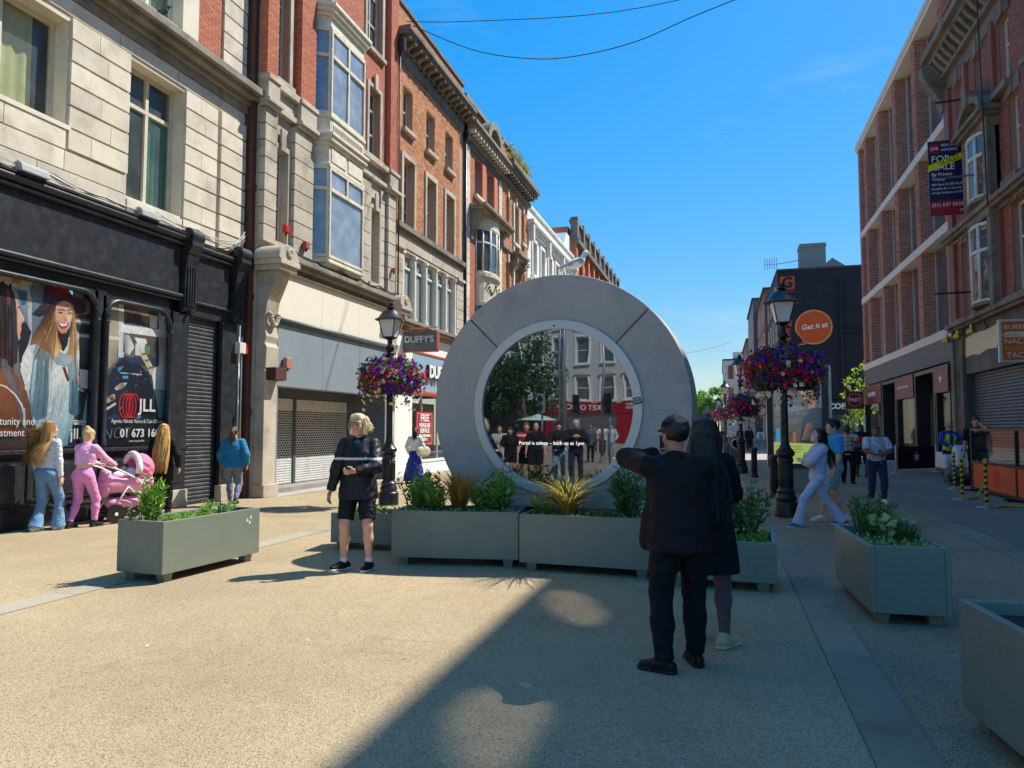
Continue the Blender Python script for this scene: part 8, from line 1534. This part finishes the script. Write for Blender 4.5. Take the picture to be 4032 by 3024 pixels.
        if k in ('bob', 'long'):
            n = hair.get('n', 150); ln = hair.get('len', .6); wind = hair.get('wind', (0, 0))
            for _ in range(n):
                a = g.uniform(R(62), R(298)) + R(90); rr = .9 + .15 * g.random(); p0 = hp(.085 * math.cos(a) * rr, -.012 + .1 * math.sin(a) * rr, .05 + .06 * g.random()); L = ln * g.uniform(.75, 1.08); out = .02 + .05 * g.random(); dx, dy = math.cos(a), math.sin(a)
                if k == 'bob': P_ = [p0, p0 + vv(dx * .02, dy * .02, -L * .35), p0 + vv(dx * out * .8, dy * out * .8, -L * .75), p0 + vv(dx * out * .2 + wind[0] * g.random(), dy * out * .2 + wind[1] * g.random(), -L)]
                else:
                    bk = -.05 - .06 * g.random(); P_ = [p0, p0 + vv(dx * .025, dy * .02, -.12), vv(p0[0] * .95 + (dx * .05), min(p0[1], nk[1] - .06) + bk * .4, nk[2] - .04), vv(p0[0] * .9 + dx * .07 + wind[0] * .4, nk[1] - .13 + bk * .5 + wind[1] * .4, hc[2] - L * .65), vv(p0[0] * .7 + dx * .06 + wind[0] * g.uniform(.4, 1.4), nk[1] - .14 + bk + wind[1], hc[2] - L)]
                paths.append(P_)
            for _ in range(hair.get('bangs', 0)): q = g.uniform(-1, 1); paths.append([hp(q * .03, .03, .135), hp(q * .06, .085, .115), hp(q * .075, .105, .06 - .02 * g.random())])
            if hair.get('fly'):
                for _ in range(hair['fly']): p0 = hp(*(g.normal(size=3) * .02 + vv(0, -.05, .1))); paths.append([p0, p0 + vv(wind[0] * .3, -.1, -.1), p0 + vv(wind[0] * (.8 + g.random()), -.1 + g.normal() * .04, -.22 + g.normal() * .1), p0 + vv(wind[0] * (1.6 + g.random()), -.08, -.3 + g.normal() * .12)])
        if k == 'pony':
            for _ in range(60): p0 = hp(g.normal() * .012, -.12 + g.normal() * .012, .05); L = hair.get('len', .35) * g.uniform(.7, 1.1); q = g.normal(size=2) * .03; paths.append([p0, p0 + vv(q[0] * .4, -.05, -.02), p0 + vv(q[0], -.055 + q[1] * .3, -L * .5), p0 + vv(q[0] * 1.4, -.03 + q[1], -L)])
        if paths: ribbons(paths, hair.get('w', .011), hm, 'hair_strands', o)
    s_ = H / 1.75; o.location = (*loc, z); o.rotation_euler = (0, 0, R(rz)); o.scale = (s_, s_, s_); o['height_m'] = H
    return J
blk = cloth('black_cloth', hx('17181b')); blkn = cloth('black_nylon', hx('16181c'), .5, ('bands', [(1.235, 1.262, hx('d8d8d4'))], .02), bump=.16, bs=16, spec=.35); dkbrown = cloth('dark_brown_wool', hx('1f191a')); navy = cloth('navy_cloth', hx('1c2638')); white_c = cloth('white_cloth', hx('dcdcd8')); jean = cloth('blue_denim', hx('6c93b4'), c2=None, bump=.3, bs=40); dark_trs = cloth('black_trousers', hx('14151a'))
bl_sh = {'m': cloth('black_shoe', hx('1a1a1c'), .5), 'sole': mat('white_sole', hx('d8d6d0'), .6, .05)}; bb_sh = {'m': cloth('black_shoe', hx('1a1a1c')), 'sole': mat('black_sole', hx('141414'), .6, .05)}; wh_sh = {'m': cloth('white_shoe', hx('d8d4cc'), .6), 'sole': mat('white_sole', hx('d8d6d0'))}; tan_sh = {'m': cloth('tan_trainer', hx('c0a888'), .7), 'sole': mat('cream_sole', hx('cdb898'), .6, .05)}; br_sh = {'m': cloth('dark_loafer', hx('241a16'), .45), 'sole': mat('black_sole', hx('141414'))}; bg_sh = {'m': cloth('blue_grey_trainer', hx('5a6f8a'), .7), 'sole': mat('white_sole', hx('d8d6d0'))}

# --- woman in shorts before the planters
J = person('blonde woman in glasses, black nylon jacket and cycling shorts before the planters', (-3.97, 7.5), 196, 1.75, 'f', 1.08, ((-.14, .05, 0, -12), (.15, .02, 0, -42)), ((-.02, .27, 1.12), (.31, .06, .86)), ((-1, -.4, -.3), (.4, -1, 0)), (0, .0), .005, (-12, 4), 'd9a488', dict(m=blkn, hem=.80, t=.02, collar=True, flare=.06, wr=(.004, 55)), dict(m=cloth('black_lycra', hx('131418'), .55), w=1.0, end=.42, t=.012, wr=(.003, 40), name='shorts'), bl_sh, dict(kind='bob', c='e0c896', len=.135, n=360, vol=.98, wind=(-.07, -.04), w=.005, bangs=60), .0085, (1.0, .6), socks=white_c)
o = J['o']; hp = J['hp']; gl_ = MB(); gm_ = mat('dark_red_spectacles', hx('3a1a1c'), .3)
for s in (-1, 1):
    gl_.tube([hp(s * .034 + .026 * math.cos(t), .112, .004 + .019 * math.sin(t)) for t in [R(30 * i) for i in range(13)]], .0028, 6); gl_.tube([hp(s * .06, .11, .01), hp(s * .082, .0, .008)], .0025, 5)
gl_.tube([hp(-.01, .113, .008), hp(.01, .113, .008)], .0025, 5); gl_.build('glasses', gm_, o, smooth=True)
Tm = mat('teal_tee', hx('2f6f68'), .8); b_ = Body().ell(J['nk'] + vv(0, .085, -.07), (.05, .03, .065), .01); mobj('t_shirt', mesh_np('t_shirt', *b_.mesh(.009), Tm, True), o)
text('✓' if False else 'v', .05, M['white_letter'], o, None, 0, 0, 0, 'CENTER', .001, axes=(Vector((-1, 0, 0)), Vector((0, 0, 1)), Vector((0, 1, 0))), origin=(-.1, .205, 1.19), rot=R(-20), sx=1.6, name='logo')
for i in (0, 1): text('N', .08, M['white_letter'], o, None, 0, 0, 0, 'CENTER', .002, axes=(Vector((1, 0, 0)), Vector((0, 0, 1)), Vector((0, -1, 0))) if False else (Vector(J['fd'][i]), Vector((0, 0, 1)), Vector(J['fd'][i]).cross(Vector((0, 0, 1)))), origin=J['an'][i] + np.array(Vector(J['fd'][i]).cross(Vector((0, 0, 1)))) * .048 + J['fd'][i] * .04 - vv(0, 0, .045), name='shoe_emblem')
# --- couple photographing
J = person('man in dark brown jacket and cap raising a phone towards the portal', (-.27, 5.0), 14, 1.665, 'm', 1.1, ((-.13, -.07, 0, 62), (.12, .1, 0, 8)), ((-.09, .33, 1.47), (.05, .36, 1.46)), ((-1, -.3, -.1), (1, -.1, -.7)), (-.02, .02), .01, (18, -6), 'b98468', dict(m=dkbrown, hem=.82, t=.02, collar=True, flare=.05, wr=(.004, 55)), dict(m=dark_trs, w=1.02, end=1.0, t=.022, wr=(.004, 45)), br_sh, dict(kind='short', c='121214', vol=1.08), .0085, (.9, .9), socks=cloth('pale_blue_sock', hx('a8b8d8')))
o = J['o']; hp = J['hp']; mobj('cap', mesh_np('cap', *Body().ell(hp(0, -.012, .055), (.094, .112, .085), .02, J['RH']).cone(hp(-.05, .1, .04), hp(.05, .1, .04), .03, .03, .03, flat=(J['RH'] @ vv(0, 0, 1), .3)).cut(hp(0, 0, .015), -(J['RH'] @ vv(0, .1, 1))).mesh(.008), cloth('black_cap', hx('121317')), True), o)
ph = thing('phone', 'dark phone held up by the man in the dark jacket', 'phone', (0, 0, 0)); MB().box((-.04, -.005, -.08), (.04, .005, .08)).build('slab', M['iron_black'], ph, bevel=.004); ph.location = Vector(o.location) + Matrix.Rotation(R(14), 4, 'Z') @ Vector((-.02 * .95, .42 * .95, 1.53 * .95)); ph.rotation_euler = (0, 0, R(14))
fl = Body().cone((-.16, .14, 1.3), (-.2, .2, .86), .05, .09, .05, flat=((1, .6, 0), .25)).cut((0, 0, .78), (0, 0, -1)); mobj('jacket_flap', mesh_np('jacket_flap', *fl.mesh(.01, (.008, 20)), dkbrown, True), o)
J = person('woman in short black dress and sheer tights with long dark hair', (-.11, 5.68), 2, 1.66, 'f', .98, ((-.1, .12, 0, 5), (.12, -.12, 0, -38)), ((-.1, .3, 1.3), (.1, .28, 1.3)), ((-.6, 0, -1), (.5, -.2, -1)), (.0, 0), .01, (0, -4), '8a6558', dict(m=cloth('black_dress_cloth', hx('121216')), hem=.56, t=.02, flare=.1, wr=(.008, 20), name='dress'), None, tan_sh, dict(kind='long', c='16120f', len=.62, n=330, vol=1.06, wind=(.06, -.03), w=.008), .0095)
tights = Body(); [tights.cone(vv(s * .09, 0, .9), J['kn'][i], .09, .061, .03).cone(J['kn'][i], J['kn'][i] * .65 + J['an'][i] * .35, .06, .064, .03).cone(J['kn'][i] * .65 + J['an'][i] * .35, J['an'][i], .062, .04, .03) for i, s in ((0, -1), (1, 1))]; mobj('tights', mesh_np('tights', *tights.mesh(.011), cloth('sheer_tights', hx('5f4c46'), .6), True), J['o'])
# --- group with the pram
person('woman with windblown blonde hair in white ribbed top and flared jeans', (-10.15, 8.95), 8, 1.72, 'f', .98, ((-.08, -.1, 0, 5), (.1, .16, 0, -8)), ((-.2, .05, .86), (.2, .06, .85)), ((-.4, -1, 0), (.4, -1, 0)), (0, .02), .02, (-20, 2), 'e2b698', dict(m=cloth('white_rib', hx('dfe0ea'), .8, bump=.5, bs=60), hem=.98, t=.012, name='top'), dict(m=jean, w=1.03, t=.013, flare=.055), wh_sh, dict(kind='long', c='b98a48', len=.55, n=330, wind=(-.09, -.03), w=.007, fly=40), .011)
person('woman in pink cropped tracksuit with a blonde bun pushing the pram', (-9.92, 9.42), 4, 1.6, 'f', 1.1, ((-.12, -.14, 0, 6), (.13, .14, 0, -6)), ((-.17, .50, 1.10), (.17, .50, 1.10)), ((-.5, -1, -.3), (.5, -1, -.3)), (0, .07), .02, (-8, -25), 'e2b090', dict(m=cloth('pink_jersey', hx('e8a4cc')), hem=1.12, t=.014, collar=True, name='top'), dict(m=cloth('pink_leggings', hx('e48cc0')), w=1.06, t=.008, end=.96, wr=(.003, 40), name='leggings'), bb_sh, dict(kind='bun', c='d8b87c'), .011)
J = person('woman in black tracksuit with waist-length golden hair beside the pram', (-10.1, 11.35), 34, 1.68, 'f', 1.05, ((-.1, 0, 0, 6), (.1, .1, 0, -6)), ((-.27, .08, .88), (.29, .05, .9)), ((-.6, -1, 0), (.6, -1, 0)), (0, 0), .01, (0, 0), 'e0b090', dict(m=blk, hem=.98, t=.02), dict(m=dark_trs, w=1.03, t=.016, flare=.02), bb_sh, dict(kind='long', c='c89a50', len=.78, n=420, vol=1.05, wind=(-.03, -.02), w=.008, fly=20), .011)
text('Juicy', .13, M['white_letter'], J['o'], None, 0, 0, 0, 'CENTER', .002, axes=(Vector((1, 0, 0)), Vector((0, 0, 1)), Vector((0, -1, 0))), origin=(0, -.165, .95))
person('woman in teal jacket and grey patterned leggings with a brown ponytail', (-9.75, 12.95), 24, 1.64, 'f', 1.15, ((-.08, .14, 0, 6), (.1, -.18, .05, -6)), ((-.25, .1, .9), (.28, .06, .9)), ((-.6, -1, 0), (.6, -1, 0)), (0, .02), .02, (0, -10), 'd8a488', dict(m=cloth('teal_fleece', hx('1878a0')), hem=.86, t=.03, collar=True, flare=.06), dict(m=cloth('grey_pattern', hx('6a7080'), .8, ('dots', 34), hx('9aa4b8')), w=1.0, t=.01, end=.95, name='leggings'), bb_sh, dict(kind='pony', c='6a4430', len=.36), .011)
J = person('woman in white blouse and royal blue long skirt with a dark plait', (-8.7, 19.9), 14, 1.62, 'f', 1.05, ((-.09, 0, 0, 6), (.09, .06, 0, -6)), ((-.22, .1, .95), (.24, .12, 1.0)), ((-.5, -1, 0), (.5, -1, 0)), (0, 0), 0, (10, 0), 'b98468', dict(m=white_c, hem=.98, t=.014, name='blouse'), dict(kind='skirt', m=cloth('royal_blue_velvet', hx('1c2c9a'), .5, bump=.4, bs=12), w=1.06, hem=.06, r=.36, sweep=-.12, wr=(.014, 22), name='skirt'), bb_sh, dict(kind='pony', c='141214', len=.3), .013)
bg = thing('shoulder_bag', 'cream shoulder bag on the arm of the woman in the blue skirt', 'bag', (0, 0, 0)); mobj('bag_body', mesh_np('bag_body', *Body().cone((-.12, 0, .12), (.12, 0, .12), .13, .13, .04, flat=((0, 1, 0), .5)).cone((-.13, 0, .02), (.13, 0, .02), .06, .06, .05).mesh(.014), cloth('cream_leather', hx('cbbfa8'), .5), True), bg); MB().tube([(-.12, 0, .22), (-.08, 0, .5), (.08, 0, .5), (.12, 0, .22)], .012, 6).build('strap', M['iron_black'], bg); bg.location = (-8.42, 19.88, .82); bg.rotation_euler = (0, 0, R(60))
# --- shaded side
J = person('girl in pale lilac tracksuit and glasses with arms folded, striding', (1.5, 12.75), 106, 1.67, 'f', .98, ((-.04, .36, 0, 10), (.05, -.44, .03, -4)), ((.07, .19, 1.12), (-.07, .16, 1.05)), ((-1, .5, -.7), (1, .5, -.7)), (0, -.05), .085, (8, 22), 'e6c0aa', dict(m=cloth('lilac_fleece', hx('b4bcd4')), hem=.98, t=.02, hood=True, name='hoodie'), dict(m=cloth('lilac_flares', hx('bcc4dc')), w=1.05, t=.008, flare=.05, wr=(.003, 30)), bg_sh, dict(kind='long', c='3a2420', len=.55, n=130, w=.012), .011)
hp = J['hp']; gl_ = MB()
for s in (-1, 1): gl_.tube([hp(s * .034 + .025 * math.cos(t), .112, .004 + .022 * math.sin(t)) for t in [R(30 * i) for i in range(13)]], .002, 5)
gl_.build('glasses', galv, J['o'], smooth=True)
person('dark-haired youth in bright blue top and shorts walking behind the lilac girl', (1.9, 13.7), 100, 1.78, 'm', 1.0, ((-.08, .25, 0, 4), (.08, -.2, 0, -4)), ((-.25, .08, .86), (.25, .1, .88)), ((-.4, -1, 0), (.4, -1, 0)), (0, 0), .03, (10, 0), 'd8a488', dict(m=cloth('cyan_jersey', hx('2a9ad0')), hem=.86, t=.022, sleeve=.4, name='t_shirt'), dict(m=cloth('pale_shorts', hx('8aa8c0')), w=1.0, end=.4, t=.025, name='shorts'), wh_sh, dict(kind='short', c='1c1614', vol=1.1), .013)
J = person('man in patterned polo shirt reading his phone while walking', (3.25, 17.35), 186, 1.66, 'm', 1.16, ((-.1, .12, 0, 4), (.1, -.1, 0, -4)), ((-.1, .32, 1.1), (.07, .32, 1.1)), ((-1, -.2, -.6), (1, -.2, -.6)), (0, .02), .01, (0, -30), '8a5a42', dict(belly=1, m=cloth('dotted_polo', hx('b8bccb'), .8, ('dots', 26), hx('4a5270')), hem=.9, t=.024, sleeve=.42, collar=True, name='polo_shirt'), dict(m=cloth('blue_trousers', hx('24324a')), w=1.0, t=.02), wh_sh, dict(kind='buzz', c='2c2622'), .012)
ph2 = thing('phone', 'phone in the hands of the man in the patterned polo shirt', 'phone', (3.26, 16.95, 1.08)); MB().obox((3.26, 16.95, 1.1), (1, 0, 0), (0, 1, .6), (0, -.6, 1), .038, .07, .005).build('slab', M['iron_black'], ph2)
person('man in checked shirt holding a hand to his mouth', (3.55, 23.0), 186, 1.72, 'm', 1.12, ((-.1, .1, 0, 4), (.1, -.12, 0, -4)), ((.0, .2, 1.5), (.27, .06, .9)), ((-1, .1, -.8), (.5, -1, 0)), (0, 0), .01, (0, -8), '4a3024', dict(m=cloth('checked_shirt', hx('b8b8b4'), .8, ('plaid', 9.), hx('6a6c70')), hem=.86, t=.024, sleeve=.9, name='shirt'), dict(m=dark_trs, w=1.0, t=.02), bb_sh, dict(kind='buzz', c='141210'), .014)
person('man in red, yellow and black colour-block shirt and black shorts', (4.5, 26.4), 188, 1.76, 'm', 1.15, ((-.1, .12, 0, 4), (.1, -.14, 0, -4)), ((-.27, .06, .88), (.27, .06, .88)), ((-.5, -1, 0), (.5, -1, 0)), (0, 0), .01, (0, 0), '5a3a2c', dict(m=cloth('colour_block', hx('1a1a22'), .8, ('blocks',), hx('c89a20'), hx('b01820')), hem=.84, t=.024, sleeve=.42, name='t_shirt'), dict(m=dark_trs, w=1.0, end=.52, t=.026, name='shorts'), bb_sh, dict(kind='buzz', c='141210'), .014)
person('walker in dark clothes half hidden behind the checked shirt man', (3.42, 24.6), 186, 1.7, 'm', 1.0, top=dict(m=white_c, hem=.86, name='shirt'), bottom=dict(m=navy), shoes=wh_sh, hair=dict(kind='short', c='6a6660'), vox=.016, skin='c89878')
J = person('man in high-visibility vest riding the street sweeper', (6.5, 24.15), 192, 1.78, 'm', 1.05, ((-.14, .05, 0, 4), (.14, .05, 0, -4)), ((-.18, .34, 1.08), (.18, .34, 1.08)), ((-.8, -.6, 0), (.8, -.6, 0)), (0, 0), 0, (0, 0), 'c09078', dict(m=cloth('royal_blue_top', hx('1c3a8a')), hem=.9, t=.02, name='sweatshirt'), dict(m=navy), bb_sh, dict(kind='buzz', c='8a8680'), .014)
vb = Body().ell(J['ch'] + vv(0, 0, .0), (.2, .155, .2), .04).cone(J['ch'], vv(0, 0, .95), .19, .19, .04, flat=((0, 1, 0), .8)).ell(J['ch'] + vv(0, .2, .05), (.055, .2, .5), .01, sub=True).cut((0, 0, .93), (0, 0, -1)); mobj('vest', mesh_np('vest', *vb.mesh(.014), cloth('hi_vis_yellow', hx('c8e020'), .7, ('bands', [(1.08, 1.13, hx('b8bcc0'))])), True), J['o'])
gl_ = MB(); [gl_.tube([J['hp'](s * .012, .112, .006), J['hp'](s * .06, .104, .006)], .016, 6) for s in (-1, 1)]; gl_.build('sunglasses', M['iron_black'], J['o'])
person('man in black t-shirt with a phone at his ear behind the orange screens', (6.55, 21.95), 158, 1.9, 'm', 1.12, ((-.1, .05, 0, 6), (.1, 0, 0, -6)), ((-.1, .12, 1.58), (.26, .08, .88)), ((-.8, .5, -.8), (.5, -1, 0)), (0, 0), 0, (10, 0), 'c88a74', dict(m=blk, hem=.86, t=.022, sleeve=.42, name='t_shirt'), dict(m=dark_trs), bb_sh, dict(kind='short', c='3a2418'), .014)
# --- far along the street
far = [('far woman in pale top and jeans with a grey backpack', (2.75, 54.5), 5, 1.64, 'f', white_c, jean, '1a1614', 'bob'), ('far man in black walking away beside the backpack woman', (1.95, 54), 0, 1.78, 'm', blk, dark_trs, '2c241e', 'short'), ('far walker in cream hooded jacket', (.85, 58), 0, 1.72, 'm', cloth('cream_fleece', hx('cfc8b8')), navy, 'c8b8a0', 'short'), ('far woman in dark red jacket raising both hands', (-.35, 46.5), 180, 1.66, 'f', cloth('dark_red_jacket', hx('7a1c2c')), navy, '3a2a20', 'bob'), ('far walker in dark coat past the crossing lamp', (.2, 56), 180, 1.7, 'm', navy, dark_trs, '1c1816', 'short'), ('far walker in black beyond the red shop lamp', (-.2, 66), 170, 1.72, 'f', blk, navy, '2a211c', 'bob'), ('far pedestrian in grey near the diamond sign', (-1.3, 74), 180, 1.74, 'm', cloth('grey_jersey', hx('8a8e90')), jean, '2a211c', 'short'), ('far pedestrian in ochre top near the white shops', (2.3, 60), 180, 1.7, 'f', cloth('ochre_top', hx('b08a30')), navy, '3a2a20', 'bob'), ('far pedestrian in dark jacket near the brick shops', (1.6, 63), 178, 1.74, 'm', navy, navy, '1c1816', 'short')]
for i, (lb, lc, rz, H, sx, tm, bm_, hc_, hk) in enumerate(far):
    hd_ = ((-.15, .2, 1.55), (.15, .2, 1.55)) if 'raising' in lb else ((-.24, .12 * (-1) ** i, .88), (.24, -.1 * (-1) ** i, .88)); J = person(lb, lc, rz, H, sx, 1.05, ((-.09, .16 * (-1) ** i, 0, 3), (.09, -.16 * (-1) ** i, 0, -3)), hd_, skin='c8987c', top=dict(m=tm, hem=.9), bottom=dict(m=bm_), shoes=wh_sh if i in (0, 2) else bb_sh, hair=dict(kind=hk, c=hc_, n=40, len=.2), vox=.02, drop=.015)
    if i == 0: mobj('backpack', mesh_np('backpack', *Body().cone((0, -.2, 1.1), (0, -.2, 1.32), .13, .11, .05, flat=((0, 1, 0), .6)).mesh(.02), cloth('grey_backpack', hx('8a8c90')), True), J['o'])
# --- mirrored in the portal: people standing behind the photographer's place
shorts_b = cloth('black_shorts', hx('16171b')); redj = cloth('red_jersey', hx('b0202a'), .8, ('bands', [(1.36, 1.42, hx('d8d4d0'))]))
mir = [('grey-haired man in dark coat looking down at his hands, mirrored in the portal', (-5.75, -1.3), -22, 1.84, 'm', cloth('charcoal_coat', hx('1c1e22')), dict(m=navy), dict(kind='short', c='a8a49c'), ((-.08, .28, 1.3), (.08, .28, 1.3)), 1.0, -25), ('man in dark bomber and cap, mirrored in the portal', (-6.5, -1.9), -25, 1.8, 'm', cloth('olive_bomber', hx('22241e')), dict(m=jean), dict(kind='cap', c='141416'), ((-.1, .26, 1.15), (.1, .26, 1.15)), 1.0, 0), ('bald man in black sports jersey and shorts, mirrored in the portal', (-7.1, -1.6), -26, 1.78, 'm', blk, dict(m=shorts_b, end=.45, t=.03, name='shorts'), None, ((-.26, .08, .88), (.26, .08, .88)), .42, -20), ('man in red and white sports jersey, mirrored in the portal', (-7.55, -1.9), -26, 1.8, 'm', redj, dict(m=shorts_b, end=.45, t=.03, name='shorts'), dict(kind='short', c='8a5c38'), ((-.25, .05, .88), (.25, .08, .9)), .42, 0), ('woman in black t-shirt and shorts holding a phone, mirrored in the portal', (-7.6, -.9), -28, 1.66, 'f', blk, dict(m=shorts_b, end=.3, t=.02, name='shorts'), dict(kind='pony', c='2c1c16'), ((-.22, .1, .9), (.24, .16, .95)), .42, -12), ('woman in striped top, mirrored at the portal edge', (-8.5, -2.0), -28, 1.7, 'f', cloth('striped_top', hx('cfc8bc'), .8, ('plaid', 14.), hx('3a3c44')), dict(m=jean), dict(kind='bob', c='4a3020', len=.25, n=60), ((-.22, .08, .88), (.24, .08, .88)), .9, 0), ('walker in grey hooded anorak crossing the plaza', (-9.6, -13.3), 160, 1.76, 'm', cloth('slate_anorak', hx('4a5562')), dict(m=dark_trs), dict(kind='short', c='8a8680'), ((-.24, .08, .88), (.24, -.05, .88)), 1.0, 0), ('walker in pale grey sweater and jeans crossing the plaza', (-10.2, -18), -20, 1.78, 'm', cloth('pale_sweater', hx('a0b0b4')), dict(m=jean), dict(kind='short', c='2a1c16'), ((-.24, .1, .95), (.24, .14, 1.0)), 1.0, 0), ('distant man in white and red jersey by the ticket shop', (-13.4, -26), -22, 1.8, 'm', cloth('white_red_jersey', hx('d8d4d0'), .8, ('bands', [(1.0, 1.15, hx('b0202a'))])), dict(m=navy), dict(kind='short', c='2a1c16'), ((-.24, .1, .95), (.24, .14, 1.0)), .42, 0), ('distant shopper in red top by the ticket shop', (-14.6, -28), -22, 1.72, 'm', cloth('bright_red_top', hx('c0202a')), dict(m=navy), dict(kind='short', c='2a1c16'), ((-.24, .1, .9), (.24, .1, .9)), .42, 0)]
for i, (lb, lc, rz, H, sx, tm, bt, hr_, hd_, slv, pit) in enumerate(mir):
    person(lb, lc, rz, H, sx, 1.08, ((-.11, .08 * (-1) ** i, 0, 6), (.11, -.08 * (-1) ** i, 0, -6)), hd_, ((-.8, -.6, -.2), (.8, -.6, -.2)), skin='d8a284', top=dict(m=tm, hem=.84, sleeve=slv, t=.026), bottom=bt, shoes=(bl_sh, wh_sh, bb_sh)[i % 3], hair=hr_, vox=.015, head=(0, pit))
